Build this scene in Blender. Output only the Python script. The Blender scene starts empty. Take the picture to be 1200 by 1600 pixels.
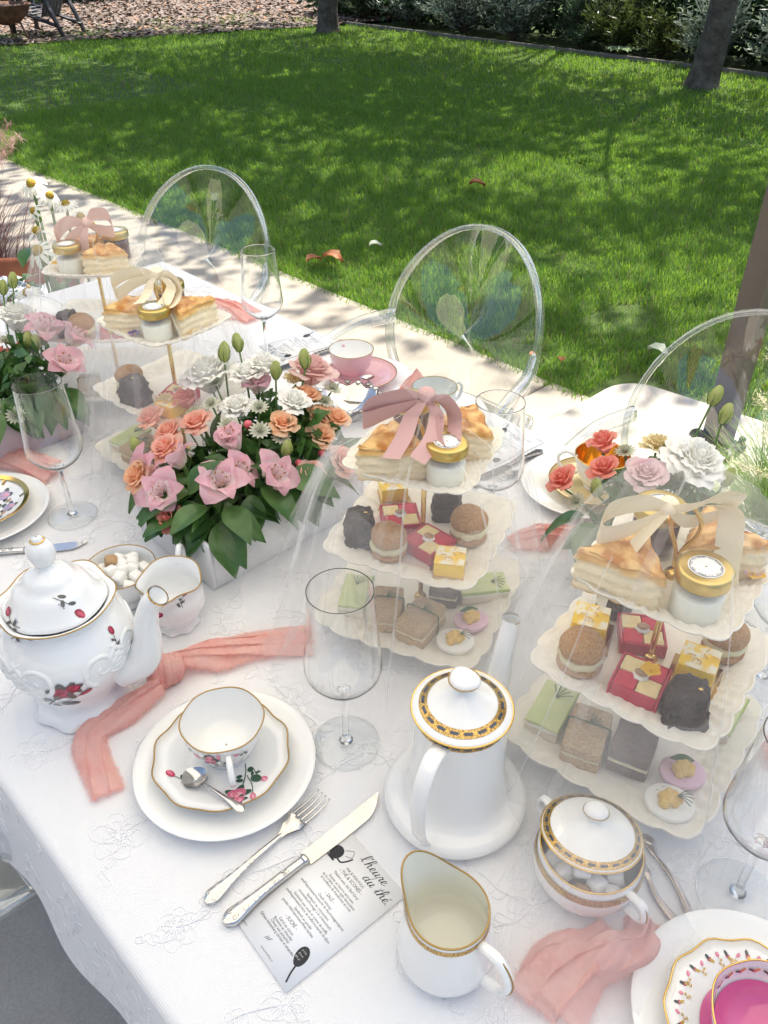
import bpy, math, random
import numpy as np
from mathutils import Vector, Matrix
R = math.radians
PI = math.pi
rng = np.random.default_rng(7)
random.seed(7)
sc = bpy.context.scene
COL = sc.collection

# ------------------------------------------------------------------ camera
cam_d = bpy.data.cameras.new('camera')
cam = bpy.data.objects.new('camera', cam_d)
COL.objects.link(cam)
cam_d.sensor_fit = 'VERTICAL'
cam_d.sensor_height = 36.0
cam_d.lens = 36.0 * 1300 / 1600
cam_d.clip_start = 0.02
cam_d.clip_end = 400
cam.location = (0, 0, 1.575)
cam.rotation_euler = (R(90 - 36.158), 0, R(45.906))
cam_d.dof.use_dof = False
sc.camera = cam

# ------------------------------------------------------------------ sky, sun, exposure
SUN_ELEV = 60.0
SUN_AZ = 97.0            # direction towards the sun, degrees from +X
world = bpy.data.worlds.new('World')
sc.world = world
world.use_nodes = True
wn = world.node_tree
for n in list(wn.nodes):
    wn.nodes.remove(n)
sky = wn.nodes.new('ShaderNodeTexSky')
sky.sky_type = 'NISHITA'
sky.sun_disc = False
sky.sun_elevation = R(SUN_ELEV)
sky.sun_rotation = R(90 - SUN_AZ)
sky.altitude = 100
sky.dust_density = 2.5
sky.air_density = 1.0
bgn = wn.nodes.new('ShaderNodeBackground')
bgn.inputs['Strength'].default_value = 0.13
won = wn.nodes.new('ShaderNodeOutputWorld')
wn.links.new(sky.outputs[0], bgn.inputs[0])
wn.links.new(bgn.outputs[0], won.inputs[0])

sun_d = bpy.data.lights.new('sun', 'SUN')
sun_d.energy = 4.8
sun_d.angle = R(0.5)
sun_d.color = (1.0, 0.95, 0.86)
sun = bpy.data.objects.new('sun', sun_d)
COL.objects.link(sun)
sdir = Vector((math.cos(R(SUN_ELEV)) * math.cos(R(SUN_AZ)), math.cos(R(SUN_ELEV)) * math.sin(R(SUN_AZ)), math.sin(R(SUN_ELEV))))
sun.rotation_euler = (-sdir).to_track_quat('-Z', 'Y').to_euler()
sun.location = (0, 6, 20)

sc.view_settings.view_transform = 'Standard'
sc.view_settings.look = 'None'
sc.view_settings.gamma = 1.0
sc.view_settings.use_curve_mapping = False
sc.view_settings.exposure = 1.05

sc.render.engine = 'CYCLES'
cy = sc.cycles
cy.max_bounces = 16
cy.diffuse_bounces = 6
cy.glossy_bounces = 6
cy.transmission_bounces = 14
cy.transparent_max_bounces = 64
cy.sample_clamp_indirect = 6.0
cy.blur_glossy = 0.6
cy.use_denoising = True
try:
    cy.denoiser = 'OPENIMAGEDENOISE'
except Exception:
    pass

# ------------------------------------------------------------------ helpers
U = 0.931      # metres per drawing unit of the garden plan below; 1.0 for everything on the table
def empty(name, loc=(0, 0, 0), rz=0.0, parent=None):
    o = bpy.data.objects.new(name, None)
    o.empty_display_size = 0.05
    COL.objects.link(o)
    o.location = [c * U for c in loc]
    o.rotation_euler = (0, 0, rz)
    o.parent = parent
    return o

def tag(o, label=None, cat=None, group=None, kind=None):
    if label: o['label'] = label
    if cat: o['category'] = cat
    if group: o['group'] = group
    if kind: o['kind'] = kind
    return o

def thing(name, label, cat, loc=(0, 0, 0), rz=0.0, group=None):
    return tag(empty(name, loc, rz), label, cat, group)

def copy_tree(o, parent=None):
    c = o.copy()
    COL.objects.link(c)
    c.parent = parent
    for ch in list(o.children):
        copy_tree(ch, c)
    return c

def copy_thing(o, loc, rz, label, group=None, scale=None):
    c = copy_tree(o)
    c.location = loc
    c.rotation_euler = (0, 0, rz)
    c['label'] = label
    if group: c['group'] = group
    if scale: c.scale = scale if hasattr(scale, '__len__') else (scale,) * 3
    return c

class MB:
    def __init__(s):
        s.V = []; s.F = []; s.M = []; s.n = 0; s.mi = 0
        s.T = None
    def add(s, verts, faces):
        v = np.asarray(verts, dtype=float).reshape(-1, 3)
        if s.T is not None:
            v = v @ s.T[:3, :3].T + s.T[:3, 3]
        s.V.append(v)
        off = s.n
        for f in faces:
            s.F.append(tuple(int(i) + off for i in f)); s.M.append(s.mi)
        s.n += len(v)
        return s
    def at(s, loc=(0, 0, 0), rx=0, ry=0, rz=0, sc=1.0):
        m = Matrix.Translation(loc) @ Matrix.Rotation(rz, 4, 'Z') @ Matrix.Rotation(ry, 4, 'Y') @ Matrix.Rotation(rx, 4, 'X')
        if hasattr(sc, '__len__'):
            m = m @ Matrix.Diagonal((sc[0], sc[1], sc[2], 1))
        else:
            m = m @ Matrix.Scale(sc, 4)
        s.T = np.array(m)
        return s
    def mat(s, i):
        s.mi = i
        return s
    def grid(s, P, cu=False, cv=False, flip=False):
        P = np.asarray(P, dtype=float)
        nu, nv = P.shape[:2]
        F = []
        for i in range(nu if cu else nu - 1):
            for j in range(nv if cv else nv - 1):
                a = i * nv + j; b = ((i + 1) % nu) * nv + j
                c = ((i + 1) % nu) * nv + (j + 1) % nv; d = i * nv + (j + 1) % nv
                F.append((a, d, c, b) if flip else (a, b, c, d))
        return s.add(P.reshape(-1, 3), F)
    def lathe(s, prof, n=32, warp=None, capb=False, capt=False):
        th = np.arange(n) * 2 * PI / n
        prof = np.asarray(prof, float)
        P = np.zeros((n, len(prof), 3))
        for j, (r, z) in enumerate(prof):
            if warp is None:
                rr = np.full(n, r); zz = np.full(n, z)
            else:
                rr, zz = warp(th, r, z, j)
                rr = np.broadcast_to(rr, (n,)); zz = np.broadcast_to(zz, (n,))
            P[:, j, 0] = rr * np.cos(th); P[:, j, 1] = rr * np.sin(th); P[:, j, 2] = zz
        F = []
        m = len(prof)
        for i in range(n):
            k = (i + 1) % n
            for j in range(m - 1):
                F.append((i * m + j, k * m + j, k * m + j + 1, i * m + j + 1))
        if capb: F.append(tuple(i * m for i in range(n))[::-1])
        if capt: F.append(tuple(i * m + m - 1 for i in range(n)))
        return s.add(P.reshape(-1, 3), F)
    def tube(s, path, r, n=8, cap=True, flat=1.0, closed=False, up=None):
        p = np.asarray(path, float); m = len(p)
        r = np.asarray(r, float)
        if r.ndim and len(r) != m: r = np.interp(np.linspace(0, 1, m), np.linspace(0, 1, len(r)), r)
        r = np.broadcast_to(r, (m,))
        fl = np.broadcast_to(np.asarray(flat, float), (m,))
        if closed:
            t = np.roll(p, -1, 0) - np.roll(p, 1, 0)
        else:
            t = np.gradient(p, axis=0)
        t /= np.maximum(np.linalg.norm(t, axis=1, keepdims=True), 1e-9)
        u = np.array(up, float) if up is not None else (np.array([0, 0, 1.]) if abs(t[0][2]) < .9 else np.array([1., 0, 0]))
        Q = np.zeros((m, n, 3))
        a = np.arange(n) * 2 * PI / n
        for i in range(m):
            if up is not None: u = np.array(up, float)
            b = np.cross(t[i], u); b /= max(np.linalg.norm(b), 1e-9)
            u2 = np.cross(b, t[i]); u = u2
            Q[i] = p[i] + r[i] * (np.cos(a)[:, None] * b + fl[i] * np.sin(a)[:, None] * u2)
        F = []
        for i in range(m if closed else m - 1):
            k = (i + 1) % m
            for j in range(n):
                l = (j + 1) % n
                F.append((i * n + j, i * n + l, k * n + l, k * n + j))
        if cap and not closed:
            F.append(tuple(range(n))[::-1]); F.append(tuple((m - 1) * n + j for j in range(n)))
        return s.add(Q.reshape(-1, 3), F)
    def sphere(s, c, r, nu=12, nv=8, fn=None):
        r = np.broadcast_to(np.asarray(r, float), (3,))
        th = np.arange(nu) * 2 * PI / nu
        ph = np.linspace(-PI / 2, PI / 2, nv + 1)[1:-1]
        P = [np.array([0, 0, -1.])]
        for f in ph:
            for t in th:
                P.append(np.array([math.cos(f) * math.cos(t), math.cos(f) * math.sin(t), math.sin(f)]))
        P.append(np.array([0, 0, 1.]))
        P = np.array(P)
        if fn is not None:
            P = P * fn(P)[:, None]
        P = P * r + np.asarray(c, float)
        F = []
        k = len(ph)
        for i in range(nu):
            F.append((0, 1 + (i + 1) % nu, 1 + i))
            for j in range(k - 1):
                a = 1 + j * nu + i; b = 1 + j * nu + (i + 1) % nu
                F.append((a, b, b + nu, a + nu))
            F.append((1 + (k - 1) * nu + i, 1 + (k - 1) * nu + (i + 1) % nu, len(P) - 1))
        return s.add(P, F)
    def box(s, c, d, bev=0.0, rz=0.0):
        x, y, z = [k / 2 for k in d]
        b = min(bev, x * .9, y * .9, z * .9)
        cs = []
        if b <= 0:
            V = [(sx * x, sy * y, sz * z) for sz in (-1, 1) for sx, sy in ((-1, -1), (1, -1), (1, 1), (-1, 1))]
            F = [(3, 2, 1, 0), (4, 5, 6, 7), (0, 1, 5, 4), (1, 2, 6, 5), (2, 3, 7, 6), (3, 0, 4, 7)]
        else:
            V = []; F = []
            rings = [(-z, b), (-z + b, 0), (z - b, 0), (z, b)]
            for zz, ins in rings:
                xx, yy = x - ins, y - ins
                e = b if ins == 0 else b * .4
                V += [(-xx + e, -yy, zz), (xx - e, -yy, zz), (xx, -yy + e, zz), (xx, yy - e, zz), (xx - e, yy, zz), (-xx + e, yy, zz), (-xx, yy - e, zz), (-xx, -yy + e, zz)]
            for k in range(3):
                for i in range(8):
                    F.append((k * 8 + i, k * 8 + (i + 1) % 8, k * 8 + 8 + (i + 1) % 8, k * 8 + 8 + i))
            F.append(tuple(range(8))[::-1]); F.append(tuple(range(24, 32)))
        V = np.array(V)
        if rz:
            c_, s_ = math.cos(rz), math.sin(rz)
            V = np.stack([V[:, 0] * c_ - V[:, 1] * s_, V[:, 0] * s_ + V[:, 1] * c_, V[:, 2]], 1)
        return s.add(V + np.asarray(c, float), F)
    def rbox(s, c, d, bev=.002, amp=.0008, n=7, f=70):
        # hand-cut block: rounded edges and slightly uneven faces
        s.rs = getattr(MB, 'rs', 0) + 1; MB.rs = s.rs
        h = np.array(d) / 2; t = np.linspace(-1, 1, n)
        b = min(bev * 1.3, *(h * .8))
        for ax in range(3):
            for sg in (-1, 1):
                u, v = np.meshgrid(t, t, indexing='ij')
                P = np.zeros((n, n, 3)); P[..., ax] = sg; P[..., (ax + 1) % 3] = u * sg; P[..., (ax + 2) % 3] = v
                P = P * h
                q = np.clip(P, -(h - b), h - b); e = P - q; L = np.linalg.norm(e, axis=-1, keepdims=True)
                P = q + e / np.maximum(L, 1e-9) * b
                k = snoise(P, s.rs, f, 3)[..., None] * amp
                P = P + P / np.maximum(np.linalg.norm(P, axis=-1, keepdims=True), 1e-9) * k * np.array([1, 1, .5])
                s.grid(P + np.asarray(c, float))
        return s
    def prism(s, poly, z0, z1, bev=0.0):
        poly = np.asarray(poly, float); n = len(poly)
        c = poly.mean(0)
        rings = [(z0, 0), (z1 - bev, 0)] + ([(z1, bev)] if bev > 0 else [])
        if bev <= 0: rings = [(z0, 0), (z1, 0)]
        V = []
        for z, ins in rings:
            d = poly - c
            L = np.linalg.norm(d, axis=1, keepdims=True)
            q = poly - d / np.maximum(L, 1e-6) * ins * 1.3
            V += [(a, b, z) for a, b in q]
        F = [tuple(range(n))[::-1], tuple((len(rings) - 1) * n + i for i in range(n))]
        for k in range(len(rings) - 1):
            for i in range(n):
                F.append((k * n + i, k * n + (i + 1) % n, (k + 1) * n + (i + 1) % n, (k + 1) * n + i))
        return s.add(V, F)
    def mesh(s, name, mats, smooth=True):
        me = bpy.data.meshes.new(name)
        V = np.concatenate(s.V) * U if s.V else np.zeros((0, 3))
        nf = len(s.F)
        lens = np.fromiter((len(f) for f in s.F), int, nf)
        flat = np.fromiter((i for f in s.F for i in f), int, int(lens.sum()))
        me.vertices.add(len(V)); me.vertices.foreach_set('co', V.astype('f').ravel())
        me.loops.add(len(flat)); me.loops.foreach_set('vertex_index', flat.astype('i'))
        me.polygons.add(nf)
        st = np.concatenate([[0], np.cumsum(lens)[:-1]]) if nf else np.zeros(0)
        me.polygons.foreach_set('loop_start', st.astype('i'))
        me.polygons.foreach_set('loop_total', lens.astype('i'))
        if not isinstance(mats, (list, tuple)): mats = [mats]
        for m in mats: me.materials.append(m)
        me.polygons.foreach_set('material_index', np.array(s.M, 'i'))
        if smooth: me.polygons.foreach_set('use_smooth', np.ones(nf, bool))
        me.update(calc_edges=True); me.validate()
        return me
    def build(s, name, mats, parent=None, smooth=True, loc=None, rz=0.0, sharp=None):
        me = s.mesh(name, mats, smooth)
        if smooth and sharp:
            me.set_sharp_from_angle(angle=R(sharp))
        o = bpy.data.objects.new(name, me)
        COL.objects.link(o)
        o.parent = parent
        if loc is not None: o.location = [c * U for c in loc]
        o.rotation_euler = (0, 0, rz)
        return o

def bulk(name, V, F, mats, midx=None, smooth=False, parent=None):
    """many faces of one vertex count, straight from numpy arrays"""
    me = bpy.data.meshes.new(name)
    k = F.shape[1]; V = V * U
    me.vertices.add(len(V)); me.vertices.foreach_set('co', V.astype('f').ravel())
    me.loops.add(F.size); me.loops.foreach_set('vertex_index', F.astype('i').ravel())
    me.polygons.add(len(F))
    me.polygons.foreach_set('loop_start', (np.arange(len(F)) * k).astype('i'))
    me.polygons.foreach_set('loop_total', np.full(len(F), k, 'i'))
    for m in (mats if isinstance(mats, (list, tuple)) else [mats]): me.materials.append(m)
    if midx is not None: me.polygons.foreach_set('material_index', midx.astype('i'))
    if smooth: me.polygons.foreach_set('use_smooth', np.ones(len(F), bool))
    me.update(calc_edges=True)
    o = bpy.data.objects.new(name, me)
    COL.objects.link(o)
    o.parent = parent
    return o

def bez(pts, n=24):
    """Catmull-Rom through pts"""
    p = np.asarray(pts, float)
    p = np.vstack([2 * p[0] - p[1], p, 2 * p[-1] - p[-2]])
    out = []
    seg = len(p) - 3
    for i in range(seg):
        a, b, c, d = p[i:i + 4]
        k = max(2, n // seg)
        for t in np.linspace(0, 1, k, endpoint=(i == seg - 1)):
            out.append(.5 * ((2 * b) + (-a + c) * t + (2 * a - 5 * b + 4 * c - d) * t * t + (-a + 3 * b - 3 * c + d) * t ** 3))
    return np.array(out)

def snoise(P, seed=0, f=1.0, o=3):
    """cheap smooth pseudo noise on points, about -1..1"""
    r = np.random.default_rng(seed)
    P = np.asarray(P, float) * f
    out = np.zeros(P.shape[:-1]); amp = 1.0
    for k in range(o):
        for _ in range(3):
            d = r.normal(size=P.shape[-1]); d /= np.linalg.norm(d)
            out += amp * np.sin(P @ d * 6.28 + r.uniform(0, 6.28)) / 3
        P = P * 2.03; amp *= .5
    return out

# ------------------------------------------------------------------ materials
MATS = {}
def mat(name, col=(.8, .8, .8), rough=.5, metal=0.0, spec=.5, noise=None, bump=None, coat=0.0, sss=0.0, trans=0.0, ior=1.45, sheen=0.0, ssc=None):
    """noise=(scale, colour2, contrast_lo, contrast_hi), bump=(scale, strength, distance)"""
    if name in MATS: return MATS[name]
    m = bpy.data.materials.new(name); m.use_nodes = True
    nt = m.node_tree; b = nt.nodes['Principled BSDF']
    b.inputs['Base Color'].default_value = (*col, 1)
    b.inputs['Roughness'].default_value = rough
    b.inputs['Metallic'].default_value = metal
    b.inputs['Specular IOR Level'].default_value = spec
    b.inputs['IOR'].default_value = ior
    b.inputs['Coat Weight'].default_value = coat
    b.inputs['Coat Roughness'].default_value = .05
    b.inputs['Transmission Weight'].default_value = trans
    if sheen:
        b.inputs['Sheen Weight'].default_value = sheen
    if sss:
        b.inputs['Subsurface Weight'].default_value = sss
        b.inputs['Subsurface Radius'].default_value = ssc or (.01, .008, .006)
        b.inputs['Subsurface Scale'].default_value = 1.0
    tc = nt.nodes.new('ShaderNodeTexCoord')
    if noise:
        tx = nt.nodes.new('ShaderNodeTexNoise'); tx.inputs['Scale'].default_value = noise[0]; tx.inputs['Detail'].default_value = 5
        nt.links.new(tc.outputs['Object'], tx.inputs['Vector'])
        mr = nt.nodes.new('ShaderNodeMapRange'); mr.inputs[1].default_value = noise[2] if len(noise) > 2 else .35; mr.inputs[2].default_value = noise[3] if len(noise) > 3 else .65
        nt.links.new(tx.outputs[0], mr.inputs[0])
        mx = nt.nodes.new('ShaderNodeMix'); mx.data_type = 'RGBA'
        mx.inputs[6].default_value = (*col, 1); mx.inputs[7].default_value = (*noise[1], 1)
        nt.links.new(mr.outputs[0], mx.inputs[0]); nt.links.new(mx.outputs[2], b.inputs['Base Color'])
    if bump:
        tb = nt.nodes.new('ShaderNodeTexNoise'); tb.inputs['Scale'].default_value = bump[0]; tb.inputs['Detail'].default_value = 4
        nt.links.new(tc.outputs['Object'], tb.inputs['Vector'])
        bp = nt.nodes.new('ShaderNodeBump'); bp.inputs['Strength'].default_value = bump[1]; bp.inputs['Distance'].default_value = bump[2]
        nt.links.new(tb.outputs[0], bp.inputs['Height']); nt.links.new(bp.outputs[0], b.inputs['Normal'])
    MATS[name] = m
    return m

def leafmat(name, c1, c2, trans=.35, rough=.45, scale=4.0, spec=.4, tcol=None):
    """leaf or petal: diffuse + gloss with light coming through; colour varies over space"""
    if name in MATS: return MATS[name]
    m = bpy.data.materials.new(name); m.use_nodes = True
    nt = m.node_tree; b = nt.nodes['Principled BSDF']; out = nt.nodes['Material Output']
    tc = nt.nodes.new('ShaderNodeTexCoord')
    tx = nt.nodes.new('ShaderNodeTexNoise'); tx.inputs['Scale'].default_value = scale; tx.inputs['Detail'].default_value = 4
    nt.links.new(tc.outputs['Object'], tx.inputs['Vector'])
    mr = nt.nodes.new('ShaderNodeMapRange'); mr.inputs[1].default_value = .35; mr.inputs[2].default_value = .65
    nt.links.new(tx.outputs[0], mr.inputs[0])
    mx = nt.nodes.new('ShaderNodeMix'); mx.data_type = 'RGBA'
    mx.inputs[6].default_value = (*c1, 1); mx.inputs[7].default_value = (*c2, 1)
    nt.links.new(mr.outputs[0], mx.inputs[0])
    nt.links.new(mx.outputs[2], b.inputs['Base Color'])
    b.inputs['Roughness'].default_value = rough; b.inputs['Specular IOR Level'].default_value = spec
    tr = nt.nodes.new('ShaderNodeBsdfTranslucent')
    if tcol: tr.inputs[0].default_value = (*tcol, 1)
    else: nt.links.new(mx.outputs[2], tr.inputs[0])
    ms = nt.nodes.new('ShaderNodeMixShader'); ms.inputs[0].default_value = trans
    nt.links.new(b.outputs[0], ms.inputs[1]); nt.links.new(tr.outputs[0], ms.inputs[2])
    nt.links.new(ms.outputs[0], out.inputs[0])
    MATS[name] = m
    return m

def clearmat(name, tint=(.96, .97, .97), edge=.75, gloss=.06, rough=.02):
    """clear plastic or glass thin enough to pass light straight through, with Fresnel gloss"""
    if name in MATS: return MATS[name]
    m = bpy.data.materials.new(name); m.use_nodes = True
    nt = m.node_tree; nt.nodes.remove(nt.nodes['Principled BSDF']); out = nt.nodes['Material Output']
    lw = nt.nodes.new('ShaderNodeLayerWeight'); lw.inputs[0].default_value = .5
    pw = nt.nodes.new('ShaderNodeMath'); pw.operation = 'POWER'; pw.inputs[1].default_value = 4
    nt.links.new(lw.outputs['Facing'], pw.inputs[0])
    ma = nt.nodes.new('ShaderNodeMath'); ma.operation = 'MULTIPLY_ADD'; ma.inputs[1].default_value = edge; ma.inputs[2].default_value = gloss
    nt.links.new(pw.outputs[0], ma.inputs[0])
    tr = nt.nodes.new('ShaderNodeBsdfTransparent'); tr.inputs[0].default_value = (*tint, 1)
    gl = nt.nodes.new('ShaderNodeBsdfGlossy'); gl.inputs['Roughness'].default_value = rough; gl.inputs[0].default_value = (1, 1, 1, 1)
    ms = nt.nodes.new('ShaderNodeMixShader')
    nt.links.new(ma.outputs[0], ms.inputs[0]); nt.links.new(tr.outputs[0], ms.inputs[1]); nt.links.new(gl.outputs[0], ms.inputs[2])
    nt.links.new(ms.outputs[0], out.inputs[0])
    MATS[name] = m
    return m

def glassmat(name, tint=(.98, .99, .99), ior=1.5, rough=0.0):
    if name in MATS: return MATS[name]
    m = bpy.data.materials.new(name); m.use_nodes = True
    nt = m.node_tree; nt.nodes.remove(nt.nodes['Principled BSDF']); out = nt.nodes['Material Output']
    g = nt.nodes.new('ShaderNodeBsdfGlass'); g.inputs[0].default_value = (*tint, 1); g.inputs['IOR'].default_value = ior; g.inputs['Roughness'].default_value = rough
    nt.links.new(g.outputs[0], out.inputs[0])
    MATS[name] = m
    return m

def tullemat(name, alpha, col=(.93, .93, .94)):
    """fine net: threads scatter light, the gaps let it pass"""
    if name in MATS: return MATS[name]
    m = bpy.data.materials.new(name); m.use_nodes = True
    nt = m.node_tree; nt.nodes.remove(nt.nodes['Principled BSDF']); out = nt.nodes['Material Output']
    tc = nt.nodes.new('ShaderNodeTexCoord')
    tx = nt.nodes.new('ShaderNodeTexNoise'); tx.inputs['Scale'].default_value = 30; tx.inputs['Detail'].default_value = 3
    nt.links.new(tc.outputs['Object'], tx.inputs['Vector'])
    mr = nt.nodes.new('ShaderNodeMapRange'); mr.inputs[1].default_value = .3; mr.inputs[2].default_value = .7
    mr.inputs[3].default_value = alpha * .75; mr.inputs[4].default_value = alpha * 1.25
    nt.links.new(tx.outputs[0], mr.inputs[0])
    tr = nt.nodes.new('ShaderNodeBsdfTransparent')
    d = nt.nodes.new('ShaderNodeBsdfDiffuse'); d.inputs[0].default_value = (*col, 1)
    t = nt.nodes.new('ShaderNodeBsdfTranslucent'); t.inputs[0].default_value = (*col, 1)
    m1 = nt.nodes.new('ShaderNodeMixShader'); m1.inputs[0].default_value = .5
    nt.links.new(d.outputs[0], m1.inputs[1]); nt.links.new(t.outputs[0], m1.inputs[2])
    m2 = nt.nodes.new('ShaderNodeMixShader')
    nt.links.new(mr.outputs[0], m2.inputs[0]); nt.links.new(tr.outputs[0], m2.inputs[1]); nt.links.new(m1.outputs[0], m2.inputs[2])
    nt.links.new(m2.outputs[0], out.inputs[0])
    MATS[name] = m
    return m

porc = mat('porcelain', (.86, .86, .84), .07, spec=.5, coat=.4)
porc_cool = mat('porcelain_cool', (.85, .86, .86), .08, spec=.5, coat=.4)
gold = mat('gold', (.80, .52, .16), .18, metal=1.0)
goldline = mat('gold_line', (.42, .27, .09), .3, metal=.8)
silver = mat('silver', (.62, .60, .57), .16, metal=1.0, bump=(60, .03, .001))
silver_dk = mat('silver_tarnish', (.30, .28, .27), .25, metal=1.0)
# ================================================================== SETTING
def tonemat(name, stops, scale, detail=6, rough=.9, bump=None, scale2=None, spec=.2, vec='Object'):
    """mottled surface: noise through a colour ramp, plus a finer grain"""
    if name in MATS: return MATS[name]
    m = bpy.data.materials.new(name); m.use_nodes = True
    nt = m.node_tree; b = nt.nodes['Principled BSDF']
    tc = nt.nodes.new('ShaderNodeTexCoord')
    tx = nt.nodes.new('ShaderNodeTexNoise'); tx.inputs['Scale'].default_value = scale; tx.inputs['Detail'].default_value = detail; tx.inputs['Roughness'].default_value = .65
    nt.links.new(tc.outputs[vec], tx.inputs['Vector'])
    src = tx.outputs[0]
    if scale2:
        t2 = nt.nodes.new('ShaderNodeTexNoise'); t2.inputs['Scale'].default_value = scale2; t2.inputs['Detail'].default_value = 3
        nt.links.new(tc.outputs[vec], t2.inputs['Vector'])
        ad = nt.nodes.new('ShaderNodeMix'); ad.data_type = 'FLOAT'; ad.inputs[0].default_value = .5
        nt.links.new(tx.outputs[0], ad.inputs[2]); nt.links.new(t2.outputs[0], ad.inputs[3])
        src = ad.outputs[0]
    cr = nt.nodes.new('ShaderNodeValToRGB')
    el = cr.color_ramp.elements
    el[0].position, el[0].color = stops[0][0], (*stops[0][1], 1)
    el[1].position, el[1].color = stops[-1][0], (*stops[-1][1], 1)
    for p, c in stops[1:-1]:
        e = el.new(p); e.color = (*c, 1)
    nt.links.new(src, cr.inputs[0]); nt.links.new(cr.outputs[0], b.inputs['Base Color'])
    b.inputs['Roughness'].default_value = rough; b.inputs['Specular IOR Level'].default_value = spec
    if bump:
        tb = nt.nodes.new('ShaderNodeTexNoise'); tb.inputs['Scale'].default_value = bump[0]; tb.inputs['Detail'].default_value = 5
        nt.links.new(tc.outputs[vec], tb.inputs['Vector'])
        bp = nt.nodes.new('ShaderNodeBump'); bp.inputs['Strength'].default_value = bump[1]; bp.inputs['Distance'].default_value = bump[2]
        nt.links.new(tb.outputs[0], bp.inputs['Height']); nt.links.new(bp.outputs[0], b.inputs['Normal'])
    MATS[name] = m
    return m

soil = tonemat('soil', [(.3, (.05, .08, .02)), (.7, (.08, .12, .03))], 6, bump=(40, .5, .02))
concrete = tonemat('concrete', [(.3, (.25, .22, .175)), (.5, (.33, .295, .24)), (.7, (.40, .36, .30))], 2.2, scale2=160, bump=(120, .25, .004), rough=.85)
padmat = tonemat('sunlit_concrete', [(.3, (.38, .35, .30)), (.7, (.46, .43, .38))], 3, scale2=140, bump=(120, .2, .003), rough=.85)  # paler version of the walkway concrete, with sunlight put into the colour
stonemat = tonemat('grey_paver', [(.3, (.30, .29, .275)), (.5, (.38, .37, .35)), (.72, (.46, .45, .42))], 5, scale2=220, bump=(160, .3, .003), rough=.85)
aggmat = tonemat('aggregate', [(.36, (.10, .10, .095)), (.5, (.22, .22, .21)), (.64, (.42, .42, .40))], 190, detail=3, rough=.85, bump=(190, .8, .005))
jointmat = mat('joint', (.05, .05, .048), .95)

def sheet(name, poly, z, m, kind='structure'):
    b = MB(); b.add([(x, y, z) for x, y in poly], [tuple(range(len(poly)))])
    return tag(b.build(name, m, smooth=False), kind=kind)

sheet('ground', [(-150, -150), (150, -150), (150, 150), (-150, 150)], -0.03, soil)
# lawn: a gently uneven sheet
gx, gy = np.meshgrid(np.linspace(-15.5, 6, 100), np.linspace(2.80, 11.3, 50), indexing='ij')
gz = -.012 + .006 * snoise(np.stack([gx, gy], -1), 3, .35)
lawn = MB().grid(np.stack([gx, gy, gz], -1)).build('lawn', soil)
tag(lawn, kind='structure')

# walkway: poured concrete bays with a joint between them
walk = empty('walkway'); tag(walk, kind='structure')
xs = [-16, -11.4, -8.2, -5.02, -1.85, 1.3, 4.5, 8]
for a, b_ in zip(xs[:-1], xs[1:]):
    MB().box(((a + b_) / 2, (2.815 + 1.02) / 2, -.06), (b_ - a - .012, 2.815 - 1.02, .12), .006).build('concrete_bay', concrete, walk, smooth=False)
sheet('patio_bed', [(-16, -14), (12, -14), (12, 1.0), (-16, 1.0)], -.022, jointmat)
# slab under the parasol mast, sunlight painted in as a paler concrete
th = np.linspace(PI, PI / 2, 7)
pad_poly = [(-1.62, 2.10), (.9, 2.10), (.9, 3.2), (-.95, 3.10)] + [(-1.46 + .16 * math.cos(t), 2.88 + .16 * math.sin(t)) for t in th[::-1]]
pad = MB().prism(pad_poly, -.02, .035, .01).build('concrete_pad', padmat, smooth=False)
tag(pad, kind='structure')

# grey patio of irregular stone pavers, with a dark aggregate field at the left
patio = empty('patio'); tag(patio, kind='structure')
rs = random.Random(5)
NX, NY, S = 12, 9, .62
gp = {}
for i in range(NX + 1):
    for j in range(NY + 1):
        gp[i, j] = (-4.6 + i * S + rs.uniform(-.13, .13) + (.3 if j % 2 else 0), .98 - j * S * .86 + (rs.uniform(-.1, .1) if 0 < j else 0))
for i in range(NX):
    for j in range(NY):
        q = [gp[i, j + 1], gp[i + 1, j + 1], gp[i + 1, j], gp[i, j]]
        c = np.mean(q, 0); pts = []
        for k in range(4):
            a, b_ = np.array(q[k]), np.array(q[(k + 1) % 4])
            for t in (.08, .36, .64, .92):
                p = a + (b_ - a) * t
                nrm = np.array([b_[1] - a[1], a[0] - b_[0]]); nrm /= np.linalg.norm(nrm)
                p = p + nrm * (.012 * math.sin(t * 9 + i * 1.7 + j))
                p = p + (c - p) / np.linalg.norm(c - p) * .013
                pts.append(p)
        if c[0] < -1.2 and c[1] > -.3: continue
        MB().prism(pts, -.03, -.002 + rs.uniform(-.002, .002), .006).build('paver', stonemat, patio, smooth=False)
MB().prism([(-6, -.42), (-1.27, -.42), (-1.19, .2), (-1.25, .97), (-6, .97)], -.03, -.006, .004).build('aggregate_field', aggmat, patio, smooth=False)

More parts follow.
